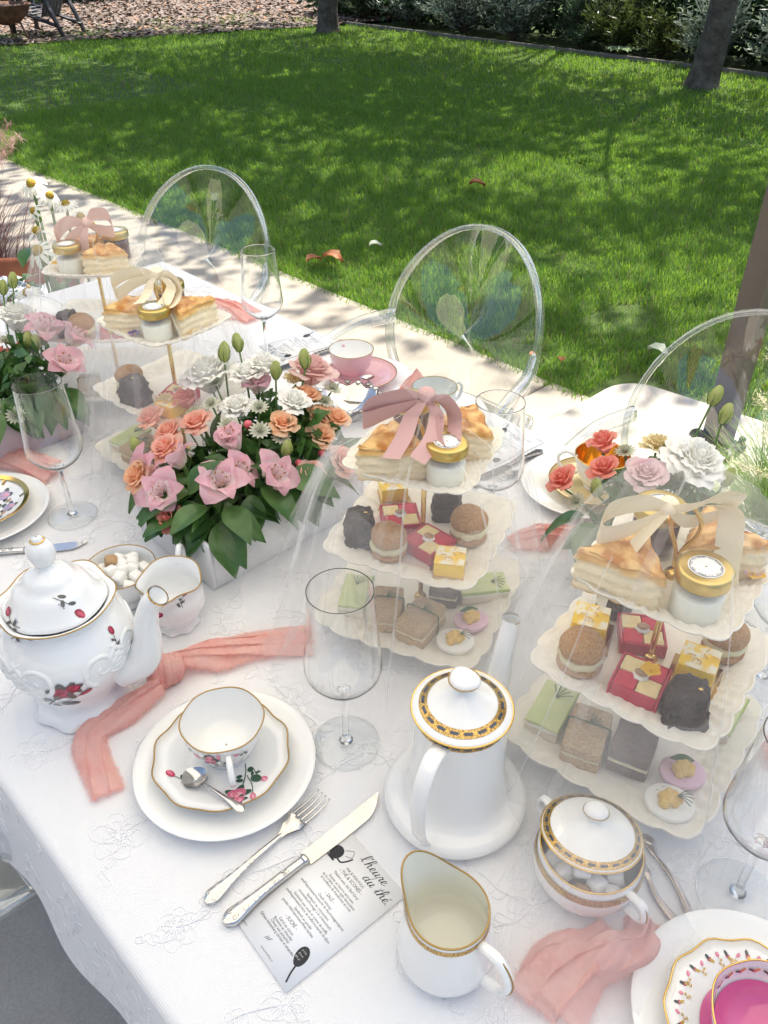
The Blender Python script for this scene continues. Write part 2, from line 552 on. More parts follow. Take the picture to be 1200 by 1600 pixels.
# ------------------------------------------------------------------ grass
def blades(n, x0, x1, y0, y1, hmin, hmax, w, keep=None, seed=1):
    r = np.random.default_rng(seed)
    x = r.uniform(x0, x1, n); y = r.uniform(y0, y1, n)
    if keep is not None:
        k = keep(x, y, r); x = x[k]; y = y[k]
    n = len(x)
    h = r.uniform(hmin, hmax, n) * (1 + .35 * snoise(np.stack([x, y], 1), 9, .8))
    a = r.uniform(0, 2 * PI, n); lean = r.uniform(.1, .9, n) * h
    ww = w * r.uniform(.7, 1.3, n)
    dx, dy = np.cos(a), np.sin(a)
    base = np.stack([x, y, np.full(n, -.016)], 1)
    side = np.stack([-dy, dx, np.zeros(n)], 1) * ww[:, None] * .5
    mid = base + np.stack([dx * lean * .35, dy * lean * .35, h * .62], 1)
    tip = base + np.stack([dx * lean, dy * lean, h], 1)
    V = np.stack([base - side, base + side, mid + side * .8, mid - side * .8, tip], 1)
    return V

def grass_object(name, sets, mats, label, shares):
    V = np.concatenate(sets); n = len(V)
    idx = np.arange(n)[:, None] * 5
    F = np.concatenate([np.concatenate([idx + 0, idx + 1, idx + 2], 1), np.concatenate([idx + 0, idx + 2, idx + 3], 1), np.concatenate([idx + 3, idx + 2, idx + 4], 1)])
    r = np.random.default_rng(2)
    mi = r.choice(len(mats), n, p=shares)
    o = bulk(name, V.reshape(-1, 3), F, mats, np.tile(mi, 3))
    tag(o, label, 'grass', kind='stuff')
    return o

g1 = leafmat('grass_a', (.075, .19, .024), (.11, .25, .04), .5, .5, .5, .4, (.21, .37, .03))
g2 = leafmat('grass_b', (.10, .22, .035), (.15, .28, .055), .5, .5, .6, .4, (.28, .43, .045))
g3 = leafmat('grass_dry', (.20, .18, .08), (.28, .25, .12), .3, .7, 1)
def in_view(x, y, r):
    # leave blades out where the frame never reaches, and thin them with distance
    d = np.hypot(x, y); ang = np.degrees(np.arctan2(y, x))
    bare = np.hypot((x + 2.02) / .16, (y - 3.62) / .22) < 1 + .3 * snoise(np.stack([x, y], 1), 4, 3)
    p = np.clip(5.2 / d, .1, 1) ** 1.3
    return (ang > 92) & (ang < 165) & (r.random(len(x)) < p) & ~(bare & (r.random(len(x)) < .8)) & ((x < -1.68) | (y > 3.15))
sets = [blades(420000, -9, .2, 2.80, 7.5, .03, .062, .0042, in_view, 1),
        blades(360000, -15.2, .6, 6.0, 11.15, .03, .06, .009, in_view, 3),
        blades(120000, -15.2, -5, 2.80, 8, .03, .06, .008, in_view, 4),
        blades(5000, -9, -1.4, 2.76, 2.84, .02, .05, .004, None, 5)]
grass_object('grass', sets, [g1, g2, g3], 'mown green grass covering the lawn', [.50, .44, .06])

# fallen leaves on the lawn
leafdry = leafmat('dry_leaf', (.42, .16, .06), (.30, .12, .05), .2, .6, 20)
leafpale = leafmat('pale_leaf', (.50, .55, .40), (.60, .62, .50), .2, .6, 20)
def fallen(x, y, s, rz, m, label, z=.04):
    P = np.zeros((6, 5, 3))
    for i, u in enumerate(np.linspace(0, 1, 6)):
        w = .38 * math.sin(PI * min(1, u * .96 + .04)) ** .8
        for j, v in enumerate(np.linspace(-1, 1, 5)):
            P[i, j] = (s * (u - .5), s * w * v * (1 + .25 * math.sin(u * 17 + j)), s * (.18 * abs(v) + .15 * math.sin(u * 4)))
    o = MB().grid(P).build('fallen_leaf', m, None, loc=(x, y, z), rz=rz)
    tag(o, label, 'leaf', 'leaves lying on the lawn')
fallen(-3.60, 3.08, .13, .4, leafdry, 'long curled orange leaf on grass near the oval chair farthest left')
fallen(-3.66, 2.99, .10, 1.4, leafdry, 'short orange leaf touching the long orange leaf on the grass')
fallen(-3.60, 3.42, .08, 1.0, leafpale, 'small pale leaf on grass between the first and second clear chairs')
fallen(-1.64, 3.33, .10, 0.2, leafpale, 'pale green leaf on the lawn beside the walkway near the right chair')
fallen(-1.90, 2.95, .05, 2.2, leafdry, 'tiny brown leaf on grass just right of the middle clear chair')
fallen(-4.05, 4.87, .12, .8, leafdry, 'curled pinkish brown leaf alone in the middle of the lawn')
fallen(-2.02, 2.90, .04, 1.2, leafdry, 'tiny russet leaf at the lawn edge right of the middle chair')

# ------------------------------------------------------------------ mulch bed with chips
mulch_soil = tonemat('mulch_soil', [(.3, (.10, .075, .06)), (.7, (.19, .15, .12))], 8, bump=(30, .8, .03))
mp = [(-15.2, 2.2), (-14.5, 4.4), (-13.97, 5.65), (-13.28, 7.94), (-12.7, 9.9), (-12.4, 11.0), (-12.3, 20), (-40, 20), (-40, 2.2)]
sheet('mulch_bed', mp, .012, mulch_soil)
n = 26000
x = rng.uniform(-20.5, -11.8, n); y = rng.uniform(3.0, 14, n)
edge = np.interp(y, [2.2, 4.4, 5.65, 7.94, 9.9, 11.0, 20], [-15.2, -14.5, -13.97, -13.28, -12.7, -12.4, -12.3])
k = x < edge + rng.uniform(-.05, .05, n)
x, y = x[k], y[k]; n = len(x)
a = rng.uniform(0, 2 * PI, n); l = rng.uniform(.02, .06, n); w = rng.uniform(.012, .028, n); tz = rng.uniform(-.4, .4, n)
c = np.stack([x, y, rng.uniform(.018, .035, n)], 1)
d1 = np.stack([np.cos(a), np.sin(a), tz], 1) * l[:, None]; d2 = np.stack([-np.sin(a), np.cos(a), rng.uniform(-.4, .4, n)], 1) * w[:, None]
V = np.stack([c - d1 - d2, c + d1 - d2, c + d1 + d2, c - d1 + d2], 1).reshape(-1, 3)
F = np.arange(n * 4).reshape(-1, 4)
chip = [mat('chip_a', (.28, .22, .185), .9), mat('chip_b', (.16, .115, .09), .9), mat('chip_c', (.36, .20, .12), .9)]
o = bulk('mulch_chips', V, F, chip, rng.choice(3, n, p=[.5, .4, .1])); tag(o, 'loose bark chips covering the bed at the far left', 'mulch', kind='stuff')

# ------------------------------------------------------------------ trees, hedge, shrubs
bark = tonemat('bark', [(.3, (.05, .04, .034)), (.5, (.11, .09, .075)), (.7, (.18, .155, .13))], 9, detail=8, bump=(22, .9, .03))
leaf_t = leafmat('tree_leaf', (.04, .10, .014), (.07, .15, .025), .4, .45, .8)
def leaves(centers, size, seed, aspect=.55, down=0.0):
    r = np.random.default_rng(seed); n = len(centers)
    d = r.normal(size=(n, 3)); d[:, 2] -= down; d /= np.linalg.norm(d, axis=1, keepdims=True)
    e = np.cross(d, r.normal(size=(n, 3))); e /= np.linalg.norm(e, axis=1, keepdims=True)
    s = size * r.uniform(.6, 1.3, n)[:, None]
    V = np.stack([centers - d * s * .5, centers + e * s * aspect * .5, centers + d * s * .5, centers - e * s * aspect * .5], 1)
    return V.reshape(-1, 3), np.arange(n * 4).reshape(-1, 4)

def tree(x, y, r0, h, crown_c, crown_r, nclump, nleaf, label, seed, lean=(0, 0)):
    t = thing('tree', label, 'tree', (x, y, 0))
    r = np.random.default_rng(seed)
    b = MB()
    hs = np.array([-.05, .06, .25, .8, 1.6, h * .6, h])
    rs_ = r0 * np.array([1.5, 1.2, 1.05, .97, .92, .7, .35])
    path = np.stack([lean[0] * hs + .05 * np.sin(hs * 1.3), lean[1] * hs, hs], 1)
    pth = bez(path, 36)
    rr = np.interp(np.linspace(0, 1, len(pth)), np.linspace(0, 1, len(hs)), rs_)
    b.tube(pth, rr, 18, cap=False)
    V = b.V[0]; ang = np.arctan2(V[:, 1], V[:, 0])
    V[:, 0] += .012 * np.sin(ang * 7 + V[:, 2] * 2); V[:, 1] += .012 * np.cos(ang * 5 - V[:, 2] * 3)
    tips = []
    for k in range(9):
        a = r.uniform(0, 2 * PI); z0 = r.uniform(h * .45, h * .95)
        p0 = np.array([lean[0] * z0, lean[1] * z0, z0])
        p2 = np.array(crown_c) + np.array(crown_r) * np.array([math.cos(a), math.sin(a), r.uniform(-.3, .5)]) * r.uniform(.5, .85)
        p1 = (p0 + p2) / 2 + np.array([0, 0, .5])
        b.tube(bez([p0, p1, p2], 12), np.linspace(r0 * .22, .015, 12), 8)
    b.build('trunk', bark, t)
    d = r.normal(size=(nclump, 3)); d /= np.linalg.norm(d, axis=1, keepdims=True)
    cl = np.array(crown_c) + d * np.array(crown_r) * r.uniform(.25, 1, (nclump, 1)) ** .5
    cen = np.repeat(cl, nleaf, 0) + r.normal(size=(nclump * nleaf, 3)) * .24
    V, F = leaves(cen, .20, seed + 1)
    bulk('crown', V, F, leaf_t, parent=t)
    return t
tree(-11.87, 10.22, .155, 5, (0.6, .1, 6.2), (4.4, 4.2, 2.3), 270, 40, 'slender brown tree trunk rising where the lawn meets the mulch', 11)
tree(-5.08, 10.0, .150, 5, (-.3, -.3, 6.2), (4.6, 4.4, 2.3), 280, 40, 'thick grey brown tree trunk standing on the lawn at the upper right', 12, lean=(.03, 0))

tree(-8.6, 14.2, .17, 5, (0, -4.0, 6.4), (3.8, 3.8, 2.2), 220, 34, 'tree rooted behind the hedge whose crown shades the middle lawn', 13)
darkleaf = leafmat('hedge_leaf', (.016, .042, .012), (.04, .085, .026), .25, .5, 1.5)
yew_a = leafmat('yew_leaf', (.06, .10, .045), (.13, .19, .10), .3, .4, 2.0)
yew_b = leafmat('silver_needle', (.17, .22, .16), (.32, .38, .30), .3, .4, 2.5)
yew_c = leafmat('olive_needle', (.07, .10, .02), (.13, .16, .045), .3, .4, 2.0)
twig = mat('twig', (.07, .05, .035), .9)

hedge = thing('hedge', 'dense dark evergreen hedge along the far side of the lawn', 'hedge', (-5, 12.5, 0))
b = MB()
for i in range(26):
    xx = -9 + i * .72 + rs.uniform(-.2, .2)
    b.tube(bez([(xx, 0, 0), (xx + rs.uniform(-.2, .2), rs.uniform(-.2, .2), .6), (xx + rs.uniform(-.4, .4), rs.uniform(-.3, .3), 1.2)], 8), np.linspace(.04, .012, 8), 6)
b.build('stems', twig, hedge)
n = 46000
c = np.stack([rng.uniform(-9.4, 10, n), rng.normal(0, .33, n), rng.uniform(0.03, 1.3, n)], 1)
c[:, 1] += .25 * snoise(c[:, [0, 2]], 21, .5)
V, F = leaves(c, .12, 31)
bulk('foliage', V, F, darkleaf, parent=hedge)
hedge2 = thing('hedge', 'dark hedge shading the back of the mulch bed at far left', 'hedge', (-19.6, 7, 0))
b = MB()
for i in range(16):
    yy = -5 + i * .75
    b.tube(bez([(0, yy, 0), (rs.uniform(-.2, .2), yy, 1.1), (rs.uniform(-.3, .3), yy + .2, 2.2)], 8), np.linspace(.04, .012, 8), 6)
b.build('stems', twig, hedge2)
n = 26000
c = np.stack([rng.normal(0, .4, n), rng.uniform(-6, 9, n), rng.uniform(.02, 2.6, n)], 1)
V, F = leaves(c, .12, 33)
bulk('foliage', V, F, darkleaf, parent=hedge2)

def shrub(x, y, rx, h, m, label, seed, n=26, sprig=True, needles=46):
    t = thing('shrub', label, 'shrub', (x, y, 0), 0, 'feathery shrubs in front of the hedge')
    r = np.random.default_rng(seed)
    b = MB(); Vs = []
    for k in range(n):
        a = r.uniform(0, 2 * PI); rad = rx * math.sqrt(r.uniform(0, 1)); top = h * r.uniform(.35, 1.0) * (1 - .45 * (rad / rx) ** 2)
        p = bez([(0, 0, 0), (.45 * rad * math.cos(a), .45 * rad * math.sin(a), top * .6), (rad * math.cos(a), rad * math.sin(a), top)], 14)
        b.tube(p, np.linspace(.012, .004, len(p)), 5)
        q = p[3:]
        sel = q[r.integers(0, len(q), needles)] + r.normal(size=(needles, 3)) * .02
        out = np.stack([np.cos(a) * .35 + r.normal(size=needles) * .6, np.sin(a) * .35 + r.normal(size=needles) * .6, r.uniform(-.1, 1, needles)], 1)
        out /= np.linalg.norm(out, axis=1, keepdims=True)
        s = r.uniform(.07, .15, needles)[:, None]
        w = np.cross(out, r.normal(size=(needles, 3))); w /= np.linalg.norm(w, axis=1, keepdims=True)
        Vs.append(np.stack([sel - w * .006, sel + out * s * .5 + w * .011, sel + out * s, sel + out * s * .5 - w * .011], 1))
    b.build('stems', twig, t)
    V = np.concatenate(Vs).reshape(-1, 3)
    bulk('foliage', V, np.arange(len(V)).reshape(-1, 4), m, parent=t)
SH = [(-12.3, 12.2, .8, 1.15, yew_a, 'dark feathery shrub behind the lawn corner left of the others'), (-11.1, 12.25, .75, 1.1, yew_b, 'silvery feathery shrub at the left end of the hedge row'),
      (-9.75, 12.0, .8, 1.2, yew_b, 'broad silvery green shrub, widest in front of the hedge'), (-8.7, 12.0, .55, 1.15, yew_b, 'silvery shrub leaning right beside the broad one'),
      (-7.5, 12.05, .45, .8, yew_a, 'small mid green shrub in the gap of the hedge row'), (-6.85, 11.95, .5, .95, yew_c, 'yellow green shrub with upright sprigs in front of hedge'),
      (-6.15, 12.0, .4, .62, yew_c, 'low olive shrub beside the yellow green one'), (-5.35, 11.85, .5, 1.0, yew_b, 'silvery drooping shrub just left of the thick trunk'),
      (-4.35, 11.95, .55, 1.05, yew_b, 'silvery drooping shrub just right of the thick trunk'), (-3.55, 11.9, .5, 1.0, yew_b, 'pale shrub at the right edge of the frame by the hedge'),
      (-13.6, 13.6, .7, 1.2, yew_a, 'shadowed shrub at the back of the mulch bed')]
for i, (x, y, rx, h, m, lab) in enumerate(SH):
    shrub(x - .45, y - .35, rx, h, m, lab, 60 + i, n=int(30 + rx * 40))
# low leafy hosta-like plant under the hedge
hp = thing('leafy_plant', 'low pale leafy plant at the foot of the hedge', 'plant', (-7.0, 11.25, 0))
b = MB()
for k in range(14):
    a = k * 2.4; L = .16 + .05 * (k % 3)
    P = np.zeros((6, 3, 3))
    for i, u in enumerate(np.linspace(0, 1, 6)):
        w = .05 * math.sin(PI * (u * .94 + .03))
        for j, v in enumerate((-1, 0, 1)):
            P[i, j] = (math.cos(a) * L * u - math.sin(a) * w * v, math.sin(a) * L * u + math.cos(a) * w * v, .05 + .16 * u - .12 * u * u + .02 * abs(v))
    b.grid(P)
b.build('leaves', leafmat('pale_green_leaf', (.30, .42, .22), (.42, .52, .30), .3, .4, 9), hp)
MB().tube([(0, 0, -.01), (0, 0, .07)], .02, 8).build('crown_stem', twig, hp)
# wooden lawn edging at the hedge
ed = MB().box((-6.3, 11.12, .01), (12.5, .03, .08), .006).build('lawn_edging', mat('edging', (.16, .14, .12), .9), smooth=False)
tag(ed, 'thin dark edging strip between lawn and hedge bed', 'edging')

# ------------------------------------------------------------------ dark wooden garden chair and rusty fire bowl, far left
darkwood = mat('black_wood', (.018, .018, .02), .5, noise=(8, (.035, .034, .036)))
slatgrey = mat('grey_slat', (.10, .11, .12), .5)
ch = thing('garden_chair', 'black wooden slatted garden chair on mulch beyond the fire bowl', 'chair', (-14.75, 6.75, .02), R(-60))
def slat(p0, p1, w, t, name, m=darkwood):
    p0, p1 = Vector(p0), Vector(p1); d = p1 - p0
    b = MB().box((0, 0, 0), (w, t, d.length), .006)
    o = b.build(name, m, ch, smooth=False)
    o.location = (p0 + p1) / 2 * U
    o.rotation_euler = d.to_track_quat('Z', 'Y').to_euler()
for sx in (-1, 1):
    slat((sx * .30, -.36, 0), (sx * .30, -.34, .56), .09, .03, 'front_leg')
    slat((sx * .30, .52, .0), (sx * .30, .26, .60), .09, .03, 'rear_leg')
    slat((sx * .33, -.44, .58), (sx * .33, .38, .57), .13, .025, 'armrest')
    slat((sx * .28, -.36, .36), (sx * .28, .5, .12), .10, .03, 'side_rail')
for k in range(5):
    slat((-.30, -.34 + k * .11, .375 - k * .03), (.30, -.34 + k * .11, .375 - k * .03), .09, .02, 'seat_slat', slatgrey)
for k in range(6):
    xx = -.25 + k * .1
    slat((xx * .85, .16, .26), (xx, .50, .98 - .5 * abs(xx) ** 1.5), .075, .018, 'back_slat', slatgrey)
fp = thing('fire_bowl', 'rusty iron fire bowl on thin legs at the far left edge', 'fire bowl', (-14.4, 6.0, .012))
rust = mat('rust', (.10, .045, .025), .85, noise=(12, (.20, .10, .06)), bump=(40, .4, .01))
prof = [(.05, .20), (.20, .23), (.33, .33), (.40, .46), (.415, .475), (.40, .48), (.32, .35), (.19, .25), (.04, .22)]
MB().lathe(prof, 28).build('bowl', rust, fp)
for k in range(3):
    a = k * 2.09 + .5
    MB().tube([(.24 * math.cos(a), .24 * math.sin(a), .27), (.36 * math.cos(a), .36 * math.sin(a), -.01)], .016, 8).build('leg', rust, fp)
b = MB()
for k in range(40):
    a = rs.uniform(0, 6.28); r_ = rs.uniform(0, .33)
    b.sphere((r_ * math.cos(a), r_ * math.sin(a), .40 + .05 * rs.random()), rs.uniform(.03, .05), 6, 4)
b.build('ash', mat('ash', (.12, .09, .08), .9), fp)

# ------------------------------------------------------------------ parasol: mast in view, canopy shades the table
um = thing('cantilever_parasol', 'square grey brown parasol mast behind the right clear chair', 'parasol', (-1.05, 2.75, .035))
mast = mat('mast', (.095, .08, .072), .55, noise=(3, (.12, .10, .09)), bump=(80, .12, .002))
MB().box((0, 0, 1.43), (.085, .105, 2.86), .005).build('mast', mast, um, smooth=False)
MB().box((0, 0, .012), (.17, .17, .024), .008).build('base_plate', mat('black_metal', (.02, .02, .022), .4, metal=.6), um, smooth=False)
for sx, sy in ((-1, -1), (1, -1), (1, 1), (-1, 1)):
    MB().lathe([(0, .05), (.012, .05), (.014, .04), (.014, .024)], 8).build('bolt', MATS['black_metal'], um, loc=(sx * .065, sy * .068, 0))
MB().sphere((0, 0, 0), (.035, .02, .035), 10, 8).build('wheel', MATS['black_metal'], um, loc=(-.045, -.075, .065))
MB().box((0, -.08, 1.15), (.07, .07, .16), .01).build('crank_box', mast, um, smooth=False)
CX, CY, CZ = .05, -1.75, 2.50      # canopy centre, relative to the mast
MB().tube([(0, 0, 2.80), (CX * .5, CY * .5, 2.95), (CX, CY, 2.98)], .035, 10).build('arm', mast, um)
MB().tube([(CX, CY, 2.98), (CX, CY, 2.42)], .03, 10).build('hub', mast, um)
HW = 1.78
fab = leafmat('canopy_fabric', (.88, .83, .73), (.90, .85, .75), .62, .8, 2, .1)
P = np.zeros((21, 21, 3))
for i, u in enumerate(np.linspace(-1, 1, 21)):
    for j, v in enumerate(np.linspace(-1, 1, 21)):
        m_ = max(abs(u), abs(v))
        P[i, j] = (CX + u * HW, CY + v * HW, 2.90 - .42 * m_ - .03 * math.sin(PI * m_))
canopy = MB().grid(P).build('canopy', fab, um)
for k in range(8):
    a = k * PI / 4; L = HW / max(abs(math.cos(a)), abs(math.sin(a)))
    MB().tube([(CX + .05 * math.cos(a), CY + .05 * math.sin(a), 2.86), (CX + L * .98 * math.cos(a), CY + L * .98 * math.sin(a), 2.46)], .01, 6).build('rib', mast, um)

# ------------------------------------------------------------------ the house across the patio, behind the viewpoint
ho = thing('house', 'cream rendered house across the patio, seen only in reflections', 'house', (-1.5, -6.6, 0))
stucco = tonemat('stucco', [(.3, (.55, .49, .40)), (.7, (.63, .57, .47))], 3, scale2=60, bump=(60, .3, .01))
MB().box((0, -2.5, 1.7), (17, 5, 3.4), .01).build('wall', stucco, ho, smooth=False)
rf = MB().add([(-8.9, .45, 3.35), (8.9, .45, 3.35), (8.9, -2.5, 5.0), (-8.9, -2.5, 5.0), (8.9, -5.45, 3.35), (-8.9, -5.45, 3.35), (-8.9, .45, 3.25), (8.9, .45, 3.25), (8.9, -5.45, 3.25), (-8.9, -5.45, 3.25)],
              [(0, 1, 2, 3), (3, 2, 4, 5), (6, 7, 1, 0), (7, 8, 4, 2, 1), (9, 6, 0, 3, 5), (8, 9, 5, 4), (6, 9, 8, 7)]).build('roof', mat('shingle', (.12, .10, .09), .9, noise=(9, (.17, .145, .13))), ho, smooth=False)
MB().box((3.2, -2.2, 4.9), (.8, .7, 1.8), .01).build('chimney', mat('chimney_brick', (.30, .17, .12), .9), rf, smooth=False)
dark = mat('window_glass', (.02, .025, .03), .05, coat=.5)
frm = mat('window_frame', (.72, .71, .68), .5)
for wx, ww, wz, wh in ((-5.6, 1.6, 1.65, 1.3), (-2.4, 1.6, 1.65, 1.3), (3.2, 1.6, 1.65, 1.3), (6.0, 1.4, 1.65, 1.3), (.6, 1.8, 1.12, 2.2)):
    wi = MB().box((wx, .012, wz), (ww, .024, wh), .004).build('window' if wh < 2 else 'door', frm, ho, smooth=False)
    for sx in (-1, 1):
        MB().box((wx + sx * ww * .235, .028, wz), (ww * .42, .012, wh - .16), .002).build('pane', dark, wi, smooth=False)

U = 1.0
# ================================================================== TABLE AND CLOTH
ZT = 0.755
TX0, TX1, TY0, TY1 = -2.08, 0.75, 0.098, 1.172
tb = thing('table', 'long dining table hidden under the white lace cloth', 'table', ((TX0 + TX1) / 2, (TY0 + TY1) / 2, 0))
tw = mat('table_wood', (.30, .22, .15), .5)
MB().box((0, 0, .733), (TX1 - TX0 - .02, TY1 - TY0 - .02, .03), .004).build('tabletop', tw, tb, smooth=False)
for sx in (-1, 1):
    for sy in (-1, 1):
        MB().box((sx * 1.3, sy * .45, .36), (.06, .06, .72), .004).build('leg', tw, tb, smooth=False)

def clothmat(name, base, warp):
    m = bpy.data.materials.new(name); m.use_nodes = True
    nt = m.node_tree; b = nt.nodes['Principled BSDF']
    tc = nt.nodes.new('ShaderNodeTexCoord')
    hs = []
    for ax, rot in ((0, 0), (1, R(90))):
        mp_ = nt.nodes.new('ShaderNodeMapping'); mp_.inputs['Rotation'].default_value = (0, 0, rot)
        nt.links.new(tc.outputs['Object'], mp_.inputs['Vector'])
        w = nt.nodes.new('ShaderNodeTexWave'); w.inputs['Scale'].default_value = warp; w.inputs['Distortion'].default_value = .6; w.inputs['Detail'].default_value = 1
        nt.links.new(mp_.outputs[0], w.inputs['Vector']); hs.append(w.outputs['Fac'])
    mu = nt.nodes.new('ShaderNodeMath'); mu.operation = 'ADD'
    nt.links.new(hs[0], mu.inputs[0]); nt.links.new(hs[1], mu.inputs[1])
    mr = nt.nodes.new('ShaderNodeMapRange'); mr.inputs[1].default_value = .2; mr.inputs[2].default_value = 1.8; mr.inputs[3].default_value = .955; mr.inputs[4].default_value = 1.0
    nt.links.new(mu.outputs[0], mr.inputs[0])
    mx = nt.nodes.new('ShaderNodeMix'); mx.data_type = 'RGBA'; mx.blend_type = 'MULTIPLY'; mx.inputs[0].default_value = 1
    mx.inputs[6].default_value = (*base, 1); nt.links.new(mr.outputs[0], mx.inputs[7]); nt.links.new(mx.outputs[2], b.inputs['Base Color'])
    bp = nt.nodes.new('ShaderNodeBump'); bp.inputs['Strength'].default_value = .25; bp.inputs['Distance'].default_value = .0006
    nt.links.new(mu.outputs[0], bp.inputs['Height'])
    tn = nt.nodes.new('ShaderNodeTexNoise'); tn.inputs['Scale'].default_value = 7; tn.inputs['Detail'].default_value = 4; tn.inputs['Distortion'].default_value = .8
    nt.links.new(tc.outputs['Object'], tn.inputs['Vector'])
    b2 = nt.nodes.new('ShaderNodeBump'); b2.inputs['Strength'].default_value = .28; b2.inputs['Distance'].default_value = .012
    nt.links.new(tn.outputs[0], b2.inputs['Height']); nt.links.new(bp.outputs[0], b2.inputs['Normal']); nt.links.new(b2.outputs[0], b.inputs['Normal'])
    b.inputs['Roughness'].default_value = .85; b.inputs['Specular IOR Level'].default_value = .15
    return m
clothm = clothmat('lace_cloth', (.82, .82, .825), 150)
cl = thing('tablecloth', 'white lace tablecloth draped over the long table', 'tablecloth', (0, 0, 0))
nx = 260
xs_ = np.linspace(TX0 - .03, TX1, nx)
# cross section from the near hem up, over the top and down the far side
sec = []
for k in range(12): sec.append(('n', k / 11))
for t in (.25, .5, .75): sec.append(('nc', t))
for k in range(40): sec.append(('t', k / 39))
for t in (.25, .5, .75): sec.append(('fc', t))
for k in range(8): sec.append(('f', k / 7))
P = np.zeros((nx, len(sec), 3))
rc = .012
fold = .012 * snoise(xs_[:, None], 41, 1.1, 3) + .006 * np.sin(xs_ * 23)
hem = .575 + .018 * snoise(xs_[:, None], 42, .9, 2)
for j, (kk, t) in enumerate(sec):
    if kk == 'n':
        z = hem + (ZT - rc - hem) * t
        y = TY0 - rc * .5 + fold * (1 - t) ** .7 * 1.2 - .022 * (1 - t)
    elif kk == 'nc':
        a = PI - t * PI / 2; y = TY0 + rc * .5 + rc * math.cos(a); z = ZT - rc + rc * math.sin(a)
    elif kk == 't':
        y = TY0 + .006 + (TY1 - TY0 - .012) * t; z = ZT
    elif kk == 'fc':
        a = PI / 2 - t * PI / 2; y = TY1 - rc * .5 + rc * math.cos(a); z = ZT - rc + rc * math.sin(a)
    else:
        z = ZT - rc - (ZT - rc - hem) * t
        y = TY1 + rc * .5 + fold * t * 1.2 + .02 * t
    P[:, j, 0] = xs_; P[:, j, 1] = y; P[:, j, 2] = z
MB().grid(P).build('cloth', clothm, cl)
Pend = np.stack([np.stack([np.full(20, TX0 - .03), np.linspace(TY0, TY1, 20), np.full(20, z)], 1) for z in (ZT - .003, .66, .58)], 0)
Pend[1:, :, 0] -= .012 + .01 * np.sin(np.arange(20) * .9)
MB().grid(Pend).build('end_drop', clothm, cl)

# raised lace sprays worked into the cloth
lacem = mat('lace_thread', (.90, .90, .91), .8, spec=.2)
lacef = mat('lace_fill', (.83, .833, .85), .85, spec=.15)
lb, lf = MB(), MB()
rl = random.Random(3)
def lace_loop(b, f, pts, z=.0012):
    if min(y for x, y in pts) < TY0 + .012: return
    zz = ZT + .0003 + rl.random() * .0004
    p = np.array([(x, y, zz) for x, y in pts])
    b.tube(p, .00055, 5, closed=True, flat=.6)
    c = p.mean(0); n = len(p)
    f.add(np.vstack([p - (0, 0, .0002), c - (0, 0, .0002)]), [(i, (i + 1) % n, n) for i in range(n)])
def petal_pts(cx, cy, a, L, w, n=14):
    out = []
    for k in range(n):
        t = k / n * 2 * PI
        u = L * (.5 - .5 * math.cos(t)); v = w * math.sin(t) * (.6 + .4 * math.sin(t / 2)) + .0012 * math.sin(3 * t + cx * 90)
        out.append((cx + u * math.cos(a) - v * math.sin(a), cy + u * math.sin(a) + v * math.cos(a)))
    return out
def lace_spray(x, y, a0, s=1.0):
    for ring, (L, w, k) in enumerate(((.026, .0105, 6), (.017, .0075, 5), (.009, .004, 5))):
        for i in range(k):
            lace_loop(lb, lf, petal_pts(x, y, a0 + i * 2 * PI / k + ring * .5, L * s * rl.uniform(.85, 1.15), w * s), .0012 + ring * .0004)
    for br in range(rl.choice((2, 3))):
        a = a0 + br * 2.5 + rl.uniform(-.6, .6)
        pth = [(x, y)]
        aa = a
        for k in range(6):
            aa += rl.uniform(-.5, .5)
            pth.append((pth[-1][0] + .013 * s * math.cos(aa), pth[-1][1] + .013 * s * math.sin(aa)))
        if min(py for px, py in pth) > TY0 + .012: lb.tube(bez([(px, py, ZT + .001) for px, py in pth], 18), .0006, 4)
        for k in range(2, 7):
            for sd in (-1, 1):
                if rl.random() < .3: continue
                lace_loop(lb, lf, petal_pts(pth[k][0], pth[k][1], aa + sd * rl.uniform(.3, 1.5), .015 * s * rl.uniform(.5, 1.4), .0058 * s * rl.uniform(.6, 1.2), 12))
spots = []
for i in range(21):
    for j in range(8):
        spots.append((-1.95 + i * .135 + (j % 2) * .06 + rl.uniform(-.03, .03), .16 + j * .135 + rl.uniform(-.03, .03)))
for (x, y) in spots:
    if y < TY1 - .07: lace_spray(x, y, rl.uniform(0, 6.28), rl.uniform(.8, 1.15))
tag(lb.build('lace_thread', lacem, cl), kind='stuff')
# threads on the hanging part
hb = MB()
for k in range(420):
    x = rl.uniform(TX0, .2); t0 = rl.uniform(0, .9)
    pts = []
    for q in range(4):
        tt = min(1, t0 + q * .05); xi = x + q * .006 * rl.uniform(-1, 1)
        h_ = np.interp(xi, xs_, hem); fo = np.interp(xi, xs_, fold)
        pts.append((xi, TY0 - rc * .5 + fo * (1 - tt) ** .7 * 1.2 - .022 * (1 - tt) - .0012, h_ + (ZT - rc - h_) * tt))
    hb.tube(pts, .00045, 4)
tag(hb.build('drop_threads', lacem, cl), kind='stuff')

